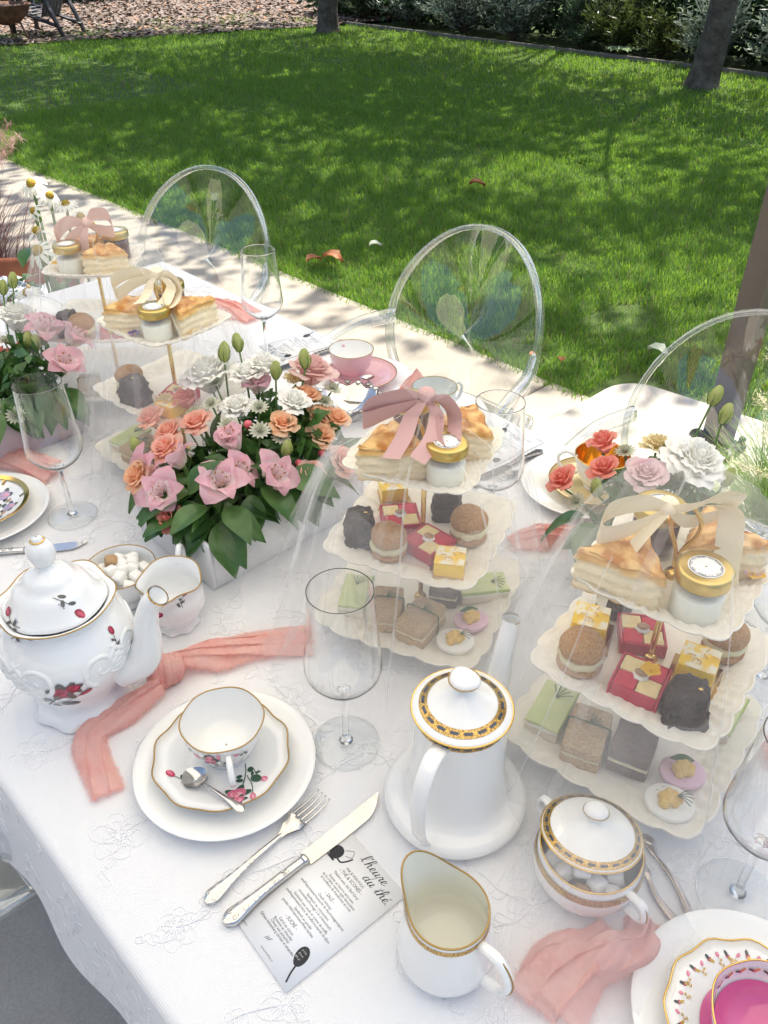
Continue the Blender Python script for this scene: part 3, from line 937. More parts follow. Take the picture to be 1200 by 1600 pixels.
# ================================================================== CLEAR CHAIRS
acr = clearmat('acrylic', (.90, .915, .925), .95, .17, .015)
pan = clearmat('acrylic_panel', (.98, .985, .985), .6, .095, .008)
def clear_chair():
    c = thing('clear_chair', 'x', 'chair')
    zc, a, b_, tilt = .67, .230, .262, R(14)
    def ov(t, k=1.0, d=0.0):
        s = b_ * k * math.sin(t)
        return np.array([a * k * math.cos(t), .20 + s * math.sin(tilt) + d * math.cos(tilt) - .05 * math.cos(t) ** 2, zc + s * math.cos(tilt) - d * math.sin(tilt)])
    # oval rim: a band deeper than it is thick
    n = 56
    Q = np.zeros((n, 8, 3))
    for i in range(n):
        t = i * 2 * PI / n
        for j, (k, d) in enumerate(((.972, -.009), (.980, -.014), (1.010, -.014), (1.020, -.009), (1.020, .012), (1.010, .018), (.980, .018), (.972, .012))):
            Q[i, j] = ov(t, k, d)
    MB().grid(Q, True, True).build('back_rim', acr, c)
    # thin panel inside the rim
    rings = [0.0, .3, .55, .75, .9, .969]
    V = []; F = []
    for k in rings:
        for i in range(40): V.append(ov(i * 2 * PI / 40, k))
    for r_ in range(len(rings) - 1):
        for i in range(40):
            F.append((r_ * 40 + i, r_ * 40 + (i + 1) % 40, (r_ + 1) * 40 + (i + 1) % 40, (r_ + 1) * 40 + i))
    MB().add(V, F).build('back_panel', pan, c)
    # seat pan
    poly = []
    for (x, y) in ((-.20, .20), (-.245, -.20), (-.17, -.27), (.17, -.27), (.245, -.20), (.20, .20), (.12, .235), (-.12, .235)):
        poly.append((x, y))
    pp = bez([(x, y, 0) for x, y in poly + poly[:1]], 48)[:-1, :2]
    MB().prism(pp, .435, .462, .008).build('seat', pan, c)
    rim_ = np.array([(x, y, .449) for x, y in pp])
    MB().tube(rim_, .014, 8, closed=True).build('seat_rim', acr, c)
    for sx in (-1, 1):
        MB().tube(bez([(sx * .20, -.235, .44), (sx * .205, -.245, .2), (sx * .21, -.255, 0)], 10), np.linspace(.019, .012, 10), 8).build('front_leg', acr, c)
        MB().tube(bez([(sx * .12, .235, .462), (sx * .165, .23, .30), (sx * .18, .29, 0)], 12), np.linspace(.018, .013, 12), 8).build('rear_leg', acr, c)
        MB().tube(bez([(sx * .10, .20, .455), (sx * .12, .19, .455), (sx * .16, .165, .50)], 8), .013, 8).build('back_post', acr, c)
        arm = bez([(sx * .222, .155, .67), (sx * .262, .05, .665), (sx * .275, -.08, .64), (sx * .268, -.14, .59), (sx * .243, -.16, .455)], 30)
        MB().tube(arm, np.linspace(.014, .012, len(arm)), 10, flat=1.5).build('arm', acr, c)
    return c
CH = [((-2.18, 1.25, 0), R(26), 'clear oval-backed chair farthest left on the walkway side'),
      ((-1.29, 1.385, 0), R(6), 'clear oval-backed chair in the middle of the walkway side'),
      ((-.53, 1.385, 0), R(8), 'clear oval-backed chair at right in front of the parasol mast'),
      ((-1.045, -.06, 0), R(180), 'clear chair at the lower left corner, on the near side'),
      ((-2.36, .62, 0), R(92), 'clear chair at the far end of the table behind the veiled stands')]
ch0 = clear_chair()
for i, (l, rz, lab) in enumerate(CH):
    if i == 0:
        ch0.location = l; ch0.rotation_euler = (0, 0, rz); ch0['label'] = lab; ch0['group'] = 'clear chairs around the table'
    else:
        copy_thing(ch0, l, rz, lab, 'clear chairs around the table')

# ================================================================== TABLEWARE HELPERS
def arc_table(prof):
    p = np.asarray(prof, float)
    s = np.concatenate([[0], np.cumsum(np.linalg.norm(np.diff(p, axis=0), axis=1))])
    return p, s
def surf(prof, th0, s0, u, v, lift, sign=1, warp=None):
    p, s = arc_table(prof)
    sv = np.clip(s0 + v, 0, s[-1])
    r = np.interp(sv, s, p[:, 0]); z = np.interp(sv, s, p[:, 1])
    e = 1e-3
    r2 = np.interp(sv + e, s, p[:, 0]); z2 = np.interp(sv + e, s, p[:, 1]); r1 = np.interp(sv - e, s, p[:, 0]); z1 = np.interp(sv - e, s, p[:, 1])
    dr, dz = r2 - r1, z2 - z1; L = math.hypot(dr, dz) or 1
    th = th0 + u / max(r, .006)
    if warp is not None:
        rr, zz = warp(np.array([th]), r, z, 0); r = float(np.ravel(rr)[0]); z = float(np.ravel(zz)[0])
    r += lift * dz / L * sign; z += -lift * dr / L * sign
    return np.array([r * math.cos(th), r * math.sin(th), z])
def decal(b, prof, th0, s0, shapes, sc=1.0, rot=0.0, sign=1, warp=None, lift=.0005):
    if isinstance(b, list):      # each print becomes a mesh of its own
        k = MB(); b.append(k); b = k
    cr, sr = math.cos(rot), math.sin(rot)
    for q, (pts, mi) in enumerate(shapes):
        pts = np.asarray(pts, float) * sc
        c = pts.mean(0)
        al = np.vstack([pts, (pts + c) / 2, [c]])
        V = [surf(prof, th0, s0, x * cr - y * sr, x * sr + y * cr, lift + q * .00002, sign, warp) for x, y in al]
        n = len(pts)
        F = [(i, (i + 1) % n, n + (i + 1) % n, n + i) for i in range(n)] + [(n + i, n + (i + 1) % n, 2 * n) for i in range(n)]
        b.mat(mi).add(V, F)
    b.mat(0)
def blob(cx, cy, rx, ry, a=0, n=10, wob=.12, ph=0):
    out = []
    for k in range(n):
        t = k * 2 * PI / n
        q = 1 + wob * math.sin(3 * t + ph)
        x, y = rx * q * math.cos(t), ry * q * math.sin(t)
        out.append((cx + x * math.cos(a) - y * math.sin(a), cy + x * math.sin(a) + y * math.cos(a)))
    return out
def leafpoly(cx, cy, L, w, a, n=10):
    out = []
    for k in range(n):
        t = k / n * 2 * PI
        u = L * (.5 - .5 * math.cos(t)); v = w * math.sin(t)
        out.append((cx + u * math.cos(a) - v * math.sin(a), cy + u * math.sin(a) + v * math.cos(a)))
    return out
def stroke(pts, w):
    p = bez([(x, y, 0) for x, y in pts], max(10, 6 * (len(pts) - 1)))[:, :2]
    t = np.gradient(p, axis=0); t /= np.maximum(np.linalg.norm(t, axis=1, keepdims=True), 1e-9)
    nrm = np.stack([-t[:, 1], t[:, 0]], 1) * w / 2
    return [list(np.vstack([p[i] - nrm[i], p[i + 1] - nrm[i + 1], p[i + 1] + nrm[i + 1], p[i] + nrm[i]])) for i in range(len(p) - 1)]
pr_red = mat('print_crimson', (.28, .01, .035), .2, coat=.4)
pr_red2 = mat('print_rose', (.52, .05, .12), .2, coat=.4)
pr_pink = mat('print_pink', (.72, .16, .26), .2, coat=.4)
pr_pink2 = mat('print_pale_pink', (.85, .40, .48), .2, coat=.4)
pr_grey = mat('print_grey_leaf', (.10, .10, .09), .25, coat=.4)
pr_green = mat('print_green', (.025, .09, .045), .2, coat=.4)
pr_lil = mat('print_lilac', (.42, .36, .52), .25, coat=.4)
pr_gold = mat('print_gold', (.72, .46, .12), .25, metal=.7)
pr_navy = mat('print_navy', (.05, .065, .10), .25, coat=.4)
PR = [None, pr_red, pr_red2, pr_pink, pr_pink2, pr_grey, pr_green, pr_lil, pr_gold, pr_navy]
def rosebud(x, y, s, a, c1=1, c2=2, lf=5):
    sh = []
    for st in stroke([(x, y), (x - s * 1.5 * math.cos(a), y - s * 1.5 * math.sin(a)), (x - s * 2.8 * math.cos(a + .15), y - s * 2.8 * math.sin(a + .15))], s * .10): sh.append((st, lf))
    sh.append((leafpoly(x - s * .3 * math.cos(a), y - s * .3 * math.sin(a), s * 1.3, s * .45, a), c1))
    sh.append((leafpoly(x, y, s * 1.0, s * .2, a + .12), c2))
    for d, k in ((.9, 1.3), (-.8, 2.0), (.7, 2.6)):
        px, py = x - s * k * math.cos(a), y - s * k * math.sin(a)
        sh.append((leafpoly(px, py, s * .85, s * .22, a + d), lf))
    for k in range(3):
        sh.append((blob(x - s * (1.3 + .3 * k) * math.cos(a) + s * .6 * math.sin(a), y - s * (1.3 + .3 * k) * math.sin(a) - s * .6 * math.cos(a), s * .10, s * .10, n=6), 7))
    return sh
def rosebloom(x, y, s, c1=1, c2=2, lf=5):
    sh = []
    for k in range(5):
        sh.append((leafpoly(x, y, s * 1.5, s * .42, k * 1.26 + .4), lf))
    sh.append((blob(x, y, s, s * .9, 0, 14, .08), c1))
    for k, (rx, ox, oy) in enumerate(((.7, .1, .12), (.5, -.12, .05), (.34, .05, -.02), (.2, -.02, .06))):
        sh.append((blob(x + ox * s, y + oy * s, rx * s, rx * s * .75, k * .9, 10, .1, k), c2 if k % 2 == 0 else c1))
    return sh
def bigspray(s, c1=1, c2=2, lf=5):
    sh = []
    for st in stroke([(0, 0), (-.8 * s, -1.2 * s), (-1.6 * s, -2.8 * s)], s * .14): sh.append((st, lf))
    for st in stroke([(1.6 * s, -.4 * s), (.2 * s, -1.5 * s), (-1.0 * s, -2.0 * s)], s * .09): sh.append((st, lf))
    for (x, y, a, L) in ((-.4, -2.0, -.2, 1.6), (-1.2, -2.4, -.6, .9), (-1.0, -1.4, 2.6, .8), (-1.4, -1.7, 2.4, .7), (.5, .8, .9, 1.0)):
        sh.append((leafpoly(x * s, y * s, L * s, L * .25 * s, a), lf))
    sh += rosebloom(0, .2 * s, s * .95, c1, c2, lf) + rosebloom(.95 * s, .75 * s, s * .6, c1, c2, lf)
    sh.append((leafpoly(1.3 * s, -.6 * s, 1.3 * s, .28 * s, .55), c1)); sh.append((leafpoly(1.5 * s, -.5 * s, 1.0 * s, .12 * s, .55), c2))
    return sh
def ringpath(r, z, n=64, warp=None):
    th = np.arange(n) * 2 * PI / n
    if warp is None: rr, zz = np.full(n, r), np.full(n, z)
    else:
        rr, zz = warp(th, r, z, 0); rr = np.broadcast_to(rr, (n,)); zz = np.broadcast_to(zz, (n,))
    return np.stack([rr * np.cos(th), rr * np.sin(th), zz], 1)
def rim(parent, r, z, rad=.0009, m=None, warp=None, name='gold_rim'):
    return MB().tube(ringpath(r, z, 72, warp), rad, 6, closed=True).build(name, m or goldline, parent)
def place(x, y, dz=0.0):
    return (x, y, ZT + .0015 + dz)
def plate(label, x, y, r=.105, dz=0.0, name='dinner_plate', m=None):
    prof = [(.001, .0012), (r * .55, .0012), (r * .57, 0), (r * .63, .0), (r * .66, .004), (r * .93, .0125), (r * .992, .0165), (r, .0178), (r * .992, .0185), (r * .92, .0160), (r * .66, .0075), (r * .6, .0052), (.001, .005)]
    o = MB().lathe(prof, 72).build(name, m or porc, None, loc=place(x, y, dz))
    return tag(o, label, 'plate', 'white plates')
SPROF = lambda r: [(.001, .0052), (r * .38, .0052), (r * .42, .0046), (r * .55, .006), (r * .8, .014), (r, .0215)]
def saucer(label, x, y, dz, r=.077, lobes=0, amp=.0, rimm=None, m=None, deco=None, group=None):
    t = thing('saucer', label, 'saucer', place(x, y, dz), 0, group)
    top = SPROF(r)
    wp = None
    if lobes:
        def wp(th, rr, z, j):
            k = np.clip((rr / r - .45) / .55, 0, 1)
            return rr * (1 + amp * k * np.cos(lobes * th)), z + amp * .05 * k * np.cos(lobes * th) * rr / r
    under = [(r * .995, .0195), (r * .8, .0115), (r * .52, .003), (r * .5, 0), (r * .44, 0), (r * .43, .002), (.001, .002)]
    MB().lathe(top + under, 96, wp).build('dish', m or porc, t)
    rim(t, r * .999, .0212, .0009, rimm, wp)
    if deco:
        b = []
        deco(b, top, wp)
        for k in b: k.build('printed_pattern', [porc] + PR[1:], t)
    return t
def cup(label, x, y, dz, r=.049, h=.056, handle=0.0, rimm=None, outer=None, inner=None, foot=.026, deco=None, group=None, wob=0.0, ear=1.0):
    t = thing('teacup', label, 'cup', place(x, y, dz), 0, group)
    outp = [(foot * .92, 0), (foot, 0), (foot * 1.02, .003), (foot * .9, .006), (foot * 1.15, .010), (r * .78, h * .36), (r * .91, h * .62), (r * .98, h * .9), (r, h)]
    inp = [(r * .97, h), (r * .95, h * .88), (r * .88, h * .62), (r * .74, h * .38), (foot * .95, .0125), (.001, .011)]
    wp = None
    if wob:
        def wp(th, rr, z, j): return rr * (1 + wob * np.cos(6 * th) * np.clip(z / h, 0, 1) ** 2), z + 0 * th
    MB().lathe(outp, 56, wp).build('body', outer or porc, t)
    ib = MB().lathe(inp, 56, wp); ib.lathe([(r, h), (r * .985, h + .0008), (r * .97, h)], 56, wp)
    ib.lathe([(.001, .002), (foot * .92, 0)], 32)
    ib.build('inside', inner or porc, t)
    rim(t, r * .985, h + .0006, .0009, rimm, wp)
    ca, sa = math.cos(handle), math.sin(handle)
    hp_ = bez([(r * .90, 0, h * .80), (r * 1.22 * ear, 0, h * .92), (r * 1.50 * ear, 0, h * .70), (r * 1.32 * ear, 0, h * .36), (r * .80, 0, h * .30)], 26)
    hp_ = np.stack([hp_[:, 0] * ca, hp_[:, 0] * sa, hp_[:, 2]], 1)
    MB().tube(hp_, .0036, 8, flat=.8).build('handle', outer or porc, t)
    if deco:
        b = []; deco(b, outp, wp)
        for k in b: k.build('printed_pattern', [porc] + PR[1:], t)
    return t

# ================================================================== CUTLERY
def orient(o, p0, p1, z=0.0):
    """lay a piece modelled along +X with its handle end at the origin from p0 (handle) to p1"""
    o.location = (p0[0], p0[1], ZT + .0015 + z)
    o.rotation_euler = (0, 0, math.atan2(p1[1] - p0[1], p1[0] - p0[0]))
def handle_mesh(b, L, w0, w1, t=.0022):
    n = 22
    P = np.zeros((n, 10, 3))
    for i, u in enumerate(np.linspace(0, 1, n)):
        w = w1 + (w0 - w1) * (1 - u) ** 1.6
        w *= 1 + .22 * math.sin(u * PI * 2.3 + .9) * (1 - u)
        if u < .08: w *= math.sqrt(u / .08 * .9 + .1)
        for j in range(10):
            a = j * 2 * PI / 10
            P[i, j] = (L * u, w * math.cos(a), .003 + t * math.sin(a) + .004 * math.sin(PI * u) * .6)
    b.grid(P, cv=True, flip=True)
    b.add(P[0], [tuple(range(10))])
def relief(b, L, w0, z=.0052):
    for k in range(6):
        u = L * (.05 + .06 * k)
        for sd in (-1, 1):
            sp = [(u + .004 * math.cos(q) * (1 - q / 8), sd * (w0 * .45 + .003 * math.sin(q) * (1 - q / 8)) * (1 - k * .1), z + .0006 * k * .6) for q in np.linspace(0, 6, 9)]
            b.tube(sp, .0006, 5)
def fork(label, p0, p1, m=silver):
    t = thing('fork', label, 'fork')
    L = math.dist(p0, p1)
    b = MB(); handle_mesh(b, L * .62, .0085, .0028); b.build('handle', m, t)
    b = MB(); relief(b, L, .008); b.build('handle_relief', m, t)
    b = MB(); n = 12
    P = np.zeros((n, 7, 3))
    for i, u in enumerate(np.linspace(0, 1, n)):
        w = .0032 + .0085 * min(1, u * 1.6) ** 1.5
        for j, v in enumerate(np.linspace(-1, 1, 7)):
            P[i, j] = (L * (.60 + .17 * u), w * v, .0045 + .003 * math.sin(u * 2.2) - .0025 * (1 - v * v) * u)
    b.grid(P); b.grid(P - (0, 0, .0016), flip=True)
    b.build('head', m, t)
    for k in range(4):
        y = -.0095 + k * .00633
        path = [(L * .765, y, .006), (L * .84, y * 1.0, .0045), (L * .92, y * .98, .0048), (L, y * .94, .0085)]
        MB().tube(bez(path, 12), np.linspace(.0019, .0009, 12), 6, flat=.6).build('tine', m, t)
    orient(t, p0, p1); return t
def knife(label, p0, p1, m=silver):
    t = thing('knife', label, 'knife')
    L = math.dist(p0, p1)
    b = MB(); handle_mesh(b, L * .47, .0092, .0052, .0042); b.build('handle', m, t)
    b = MB(); relief(b, L, .008, .0078); b.build('handle_relief', m, t)
    MB().tube([(L * .455, 0, .0035), (L * .475, 0, .0035), (L * .485, 0, .0035)], [.0062, .0066, .0055], 10, flat=.7).build('bolster', m, t)
    n = 16; P = np.zeros((n, 4, 3))
    for i, u in enumerate(np.linspace(0, 1, n)):
        yb = -.0085 - .0015 * math.sin(PI * u); yt = .0085
        if u > .72:
            q = (u - .72) / .28; yb = yb + (yt - yb) * q ** 1.8 * .98
        for j, (y, z) in enumerate(((yb, .0028), (yt, .0034), (yt, .0020), (yb, .0024))):
            P[i, j] = (L * (.48 + .52 * u), y, z)
    MB().grid(P, cv=True, flip=True).build('blade', m, t, sharp=30)
    orient(t, p0, p1); return t
def spoon(label, p0, p1, z=0.0, m=silver, pitch=0.0):
    t = thing('teaspoon', label, 'spoon')
    L = math.dist(p0, p1)
    b = MB(); handle_mesh(b, L * .70, .0052, .0020, .0014); b.build('handle', m, t)
    n = 14; P = np.zeros((n, 9, 3))
    for i, u in enumerate(np.linspace(0, 1, n)):
        w = .0145 * math.sin(PI * min(1, .06 + u * .92)) ** .6
        for j, v in enumerate(np.linspace(-1, 1, 9)):
            P[i, j] = (L * (.68 + .32 * u), w * v, .0055 - .0062 * (1 - v * v) * math.sin(PI * u) ** .7)
    b = MB().grid(P); b.grid(P - (0, 0, .0011), flip=True)
    b.build('bowl', m, t)
    orient(t, p0, p1, z)
    t.rotation_euler = (0, pitch, t.rotation_euler.z)
    return t
# ================================================================== PLACE SETTINGS
# --- front setting
plate('round white dinner plate under the rose saucer at the front', -.566, .292)
def deco_saucer(b, top, wp):
    decal(b, top, R(-16), .056, bigspray(.0120, 3, 4, 6), 1, 1.2, -1, wp)
    decal(b, top, R(16), .060, rosebud(0, 0, .0085, .8, 3, 4, 6), 1, 1.0, -1, wp)
    decal(b, top, R(-108), .058, rosebud(0, 0, .0095, 2.4, 2, 3, 6), 1, 0, -1, wp)
saucer('scalloped rose saucer on the front dinner plate', -.570, .291, .0075, .078, 10, .022, goldline, porc, deco_saucer)
def deco_cup(b, pr, wp):
    decal(b, pr, R(-80), .050, rosebud(0, 0, .0085, .1, 3, 4, 6), 1, 0, 1, wp)
    decal(b, pr, R(-52), .050, bigspray(.0075, 3, 4, 6), 1, 1.0, 1, wp)
    decal(b, pr, R(-15), .055, rosebud(0, 0, .005, 2.8, 3, 4, 6), 1, 0, 1, wp)
cup('white rose teacup with open bowl on the front saucer', -.578, .303, .0128, .048, .056, R(-28), goldline, porc, porc, .027, deco_cup, None, .012)
spoon('small silver teaspoon lying across the front rose saucer', (-.487, .262), (-.582, .249), .028, silver, R(7))
fork('ornate silver fork left of the front knife', (-.446, .181), (-.456, .348))
knife('ornate silver knife resting on the edge of the front menu', (-.415, .182), (-.410, .396))

# --- left setting, half out of frame
plate('white plate at the left edge under the gilded floral saucer', -1.254, .297)
def deco_left(b, top, wp):
    for k in range(7):
        decal(b, top, k * .9, .043, rosebloom(0, 0, .011, 7, 4, 5), 1, k, -1, wp)
        decal(b, top, k * .9 + .45, .040, rosebud(0, 0, .008, k * 1.1, 8, 4, 6), 1, 0, -1, wp)
        decal(b, top, k * .9 + .3, .060, [(leafpoly(0, 0, .014, .003, 1.2), 8), (leafpoly(.004, 0, .012, .002, 2.0), 5)], 1, 0, -1, wp)
sl = saucer('gold rimmed saucer with lilac roses at the left edge', -1.258, .297, .0075, .076, 0, 0, gold, porc, deco_left)
MB().lathe([(.0685, .0195), (.0765, .0225)], 64).build('gold_band', gold, sl)
knife('silver knife half hidden behind the rose teapot', (-1.165, .235), (-1.066, .382))

# --- right front setting with the pink cup
pkin = mat('pink_glaze', (.66, .13, .32), .1, coat=.4)
plate('white plate at the bottom right corner under a gold rimmed saucer', -.008, .462)
def garland(rr, n, s):
    def f(b, top, wp):
        for k in range(n):
            decal(b, top, k * 2 * PI / n, rr, rosebud(0, 0, s, R(80) + (k % 3) * .5, 3, 4, 8), 1, 0, -1, wp)
            decal(b, top, (k + .5) * 2 * PI / n, rr, [(blob(0, 0, s * .55, s * .5), 2), (blob(0, 0, s * .3, s * .3), 3), (leafpoly(0, 0, s * 1.6, s * .4, 1.2), 5), (leafpoly(0, 0, s * 1.6, s * .4, 4.0), 8)], 1, 0, -1, wp)
    return f
s4 = saucer('scalloped saucer with pink garland at the bottom right corner', -.003, .456, .0075, .078, 12, .018, gold, porc, garland(.066, 22, .0036))
MB().lathe([(.001, .0056), (.032, .0056), (.046, .0085)], 48).build('pink_well', pkin, s4)
c4 = cup('pink lined teacup with gold rim at the bottom right corner', .002, .450, .0128, .049, .052, R(20), gold, porc, porc, .026, None, None, .015)
MB().lathe([(.001, .0125), (.026, .0135), (.036, .021), (.0415, .0315)], 48).build('pink_lining', pkin, c4)
def deco_c4(b, pr, wp):
    inn = [(.0418, .032), (.0445, .042), (.0472, .051)]
    for k in range(22):
        decal(b, inn, k * 2 * PI / 22, .010, [(blob(0, 0, .0020, .0018), 3), (leafpoly(0, 0, .006, .0013, .4), 5), (leafpoly(0, 0, .006, .0013, 2.6), 8)], 1, 0, -1, wp)
b = MB(); deco_c4(b, None, None); b.build('printed_garland', [porc] + PR[1:], c4)

# --- far side: gold cup at the right
gl_in = mat('gold_glaze', (.86, .46, .10), .12, metal=.9)
plate('white plate under the gilded cup behind the right flower box', -.612, 1.068)
saucer('pale gold saucer on the plate behind the right flower box', -.596, 1.072, .0075, .074, 0, 0, goldline, mat('gold_wash', (.80, .66, .38), .15, metal=.35, coat=.4))
cup('gold lined teacup with looped gilt handle by the coral roses', -.592, 1.083, .0128, .046, .062, R(205), gold, porc, gl_in, .024, ear=1.05)
knife('dark handled knife pointing at the middle stand, outer of two', (-.736, 1.118), (-.752, .934), silver_dk)
fork('dark handled fork beside the far knife near the gilded cup', (-.705, 1.122), (-.724, .968), silver_dk)
# --- far side: pale cup, middle
pale = mat('pale_grey_glaze', (.62, .66, .64), .1, coat=.4)
plate('white plate half hidden behind the middle cake stand', -.955, 1.062)
cup('pale grey green cup behind the middle cake stand', -.962, 1.068, .0068, .044, .062, R(78), goldline, pale, pale, .026)
# --- far side: pink cup
pinkg = mat('pink_porcelain', (.74, .46, .50), .1, coat=.4)
plate('white plate under the pink saucer on the far side', -1.158, 1.065, .105)
saucer('plain pink saucer on the far side of the flower box', -1.166, 1.064, .0075, .074, 0, 0, goldline, pinkg)
cup('pink teacup with gold handle tip beyond the big flower box', -1.192, 1.060, .0128, .047, .060, R(160), goldline, pinkg, porc, .024)
spoon('silver teaspoon on the pink saucer', (-1.098, 1.030), (-1.147, 1.062), .024)
# --- silver filigree dish behind the flowers
sd = thing('silver_dish', 'ornate silver dish behind the pale pink rose', 'dish', place(-1.085, .955))
prof = [(.001, .004), (.022, .003), (.024, 0), (.028, 0), (.026, .006), (.048, .022), (.060, .040), (.062, .041), (.058, .0395), (.046, .024), (.02, .008), (.001, .007)]
MB().lathe(prof, 48, lambda th, r, z, j: (r * (1 + .06 * np.cos(9 * th) * (r / .06) ** 2), z + .003 * np.cos(9 * th) * (r / .06) ** 2)).build('bowl', silver, sd)
for k in range(18):
    a = k * 2 * PI / 18
    MB().sphere((.063 * math.cos(a), .063 * math.sin(a), .042), (.0065, .0065, .004), 8, 6).build('rim_scroll', silver_dk if k % 2 else silver, sd)

# ================================================================== ROSE TEA SET
def ovalize(k):
    return k
TP = [(.048, .000), (.060, .000), (.062, .004), (.054, .012), (.047, .022), (.050, .032), (.063, .054), (.0745, .082), (.0785, .104), (.0745, .124), (.063, .138), (.0555, .148), (.055, .154)]
tp = thing('teapot', 'white teapot with crimson rose prints at the left edge', 'teapot', place(-.786, .228))
def tpw(th, r, z, j):
    k = np.clip(1 - z / .018, 0, 1)
    return r * (1 + .05 * k * np.cos(8 * th) + .012 * np.cos(8 * th) * np.clip(1 - abs(z - .02) / .02, 0, 1)), z + .0 * th
MB().lathe(TP, 96, tpw).build('body', porc_cool, tp)
lipw = lambda th, r, z, j: (r * (1 + .035 * np.cos(6 * th)), z + .002 * np.cos(6 * th))
MB().lathe([(.0545, .153), (.062, .159), (.0665, .1645), (.067, .166), (.0635, .1655), (.056, .159), (.052, .152)], 72, lipw).build('collar', porc_cool, tp)
rim(tp, .0669, .1658, .0009, goldline, lipw)
LID = [(.057, .1625), (.0585, .164), (.0555, .168), (.048, .175), (.044, .184), (.036, .193), (.029, .197), (.0275, .202), (.0215, .207), (.014, .211), (.009, .215), (.008, .219)]
ld = MB().lathe(LID, 72, lambda th, r, z, j: (r * (1 + .02 * np.cos(6 * th) * (z > .163)), z)).build('lid', porc_cool, tp)
MB().lathe([(.008, .217), (.0125, .223), (.0155, .232), (.015, .241), (.011, .249), (.006, .2515), (.006, .255), (.001, .2565)], 24, lambda th, r, z, j: (r * (1 + .05 * np.cos(6 * th)), z)).build('knob', porc_cool, ld)
MB().tube(ringpath(.0075, .2515, 24), .001, 6, closed=True).build('gold_line', gold, ld)
SA = R(44)
sp = bez([(.058, 0, .055), (.084, 0, .068), (.097, 0, .096), (.101, 0, .130), (.110, 0, .158), (.122, 0, .173)], 26)
spr = np.interp(np.linspace(0, 1, len(sp)), [0, .2, .5, .8, 1], [.027, .0235, .0165, .0125, .0135])
def rotz(p, a): return np.stack([p[:, 0] * math.cos(a) - p[:, 1] * math.sin(a), p[:, 0] * math.sin(a) + p[:, 1] * math.cos(a), p[:, 2]], 1)
MB().tube(rotz(sp, SA), spr, 16, cap=False).build('spout', porc_cool, tp)
b = MB(); c_ = rotz(sp, SA)[-1]; d_ = rotz(sp, SA)[-1] - rotz(sp, SA)[-2]; d_ /= np.linalg.norm(d_)
b.tube([c_ - d_ * .001, c_ + d_ * .0012], [.0140, .0138], 16, cap=False); b.build('spout_gold', gold, tp)
b = MB(); b.tube([c_ - d_ * .016, c_ + d_ * .0006], [.0075, .0118], 16, cap=False); b.tube([c_ - d_ * .0165, c_ - d_ * .016], [.0001, .0076], 16, cap=False); b.build('spout_inside', porc_cool, tp)
hd = bez([(-.066, 0, .130), (-.100, 0, .150), (-.122, 0, .122), (-.110, 0, .078), (-.068, 0, .058)], 26)
MB().tube(rotz(hd, SA), .0065, 10).build('handle', porc_cool, tp)
# scroll relief and printed roses
def prints(parent, items, name='rose_print'):
    for pr, th0, s0, shapes, rot, wp in items:
        b = MB(); decal(b, pr, th0, s0, shapes, 1, rot, 1, wp); b.build(name, [porc] + PR[1:], parent)
for a0 in (-2.2, -1.25, .35, 1.7):
    for sgn in (-1, 1):
        b = MB(); sc_ = []
        for q in np.linspace(0, 1, 48):
            an = -1.2 + q * 8.2; rr = .021 * (1 - q) + .003
            sc_.append(surf(TP, a0, .128, sgn * (.022 + rr * math.cos(an)), rr * math.sin(an), -.0012, 1, tpw))
        b.tube(sc_, np.linspace(.0042, .0022, 48), 8)
        for k in range(5):
            d = -2.5 - .32 * k
            pts = [surf(TP, a0, .128, sgn * (.024 + (.010 + .030 * q) * math.cos(d)), -.004 + (.010 + .030 * q) * math.sin(d) + .006 * q * q, -.0010, 1, tpw) for q in np.linspace(0, 1, 12)]
            b.tube(pts, .0005 + .0034 * np.sin(np.linspace(.2, PI, 12)), 8)
        b.build('scroll_relief', porc_cool, tp)
prints(tp, [(TP, R(-34), .108, bigspray(.0135), -.1, tpw), (TP, R(-62), .186, rosebud(0, 0, .0105, .3), 0, tpw), (TP, R(28), .158, rosebud(0, 0, .0085, 1.2), 0, tpw), (TP, R(-125), .100, bigspray(.0120), .2, tpw)])
prints(ld, [(LID, R(-95), .012, rosebud(0, 0, .0100, 2.8), 0, None), (LID, R(5), .016, rosebud(0, 0, .0105, -1.2), 0, None)])

def creamer(label, x, y, face, s=1.0):
    t = thing('cream_jug', label, 'jug', place(x, y), face)
    pr = [(.026, 0), (.031, 0), (.032, .003), (.027, .008), (.029, .013), (.040, .028), (.0445, .042), (.042, .056), (.0385, .066), (.042, .076), (.044, .080)]
    pin = [(.0425, .080), (.040, .074), (.0365, .064), (.040, .054), (.042, .040), (.036, .025), (.02, .012), (.001, .011)]
    def wp(th, r, z, j):
        d = np.abs((th + PI) % (2 * PI) - PI)
        lip = np.exp(-(d / .38) ** 2) * np.clip((z - .055) / .025, 0, 1)
        sc1 = np.clip(1 - z / .010, 0, 1) * .06 * np.cos(8 * th)
        return r * (1 + .38 * lip + sc1 + .03 * np.cos(5 * th) * np.clip((z - .06) / .02, 0, 1)), z - .012 * lip * 0 + .004 * np.cos(2 * th) * np.clip((z - .06) / .02, 0, 1)
    MB().lathe(pr, 80, wp).build('body', porc_cool, t)
    MB().lathe(pin, 80, wp).build('inside', porc_cool, t)
    rim(t, .0433, .0802, .0010, goldline, wp)
    h = bez([(-.040, 0, .070), (-.058, 0, .088), (-.070, 0, .070), (-.062, 0, .040), (-.040, 0, .030)], 24)
    MB().tube(h, .0042, 10).build('handle', porc_cool, t)
    prints(t, [(pr, R(-12), .062, rosebud(0, 0, .0090, .4), 0, wp), (pr, R(-48), .090, rosebud(0, 0, .0080, -.3), 0, wp), (pr, R(42), .092, rosebud(0, 0, .0082, 1.2), 0, wp)])
    return t
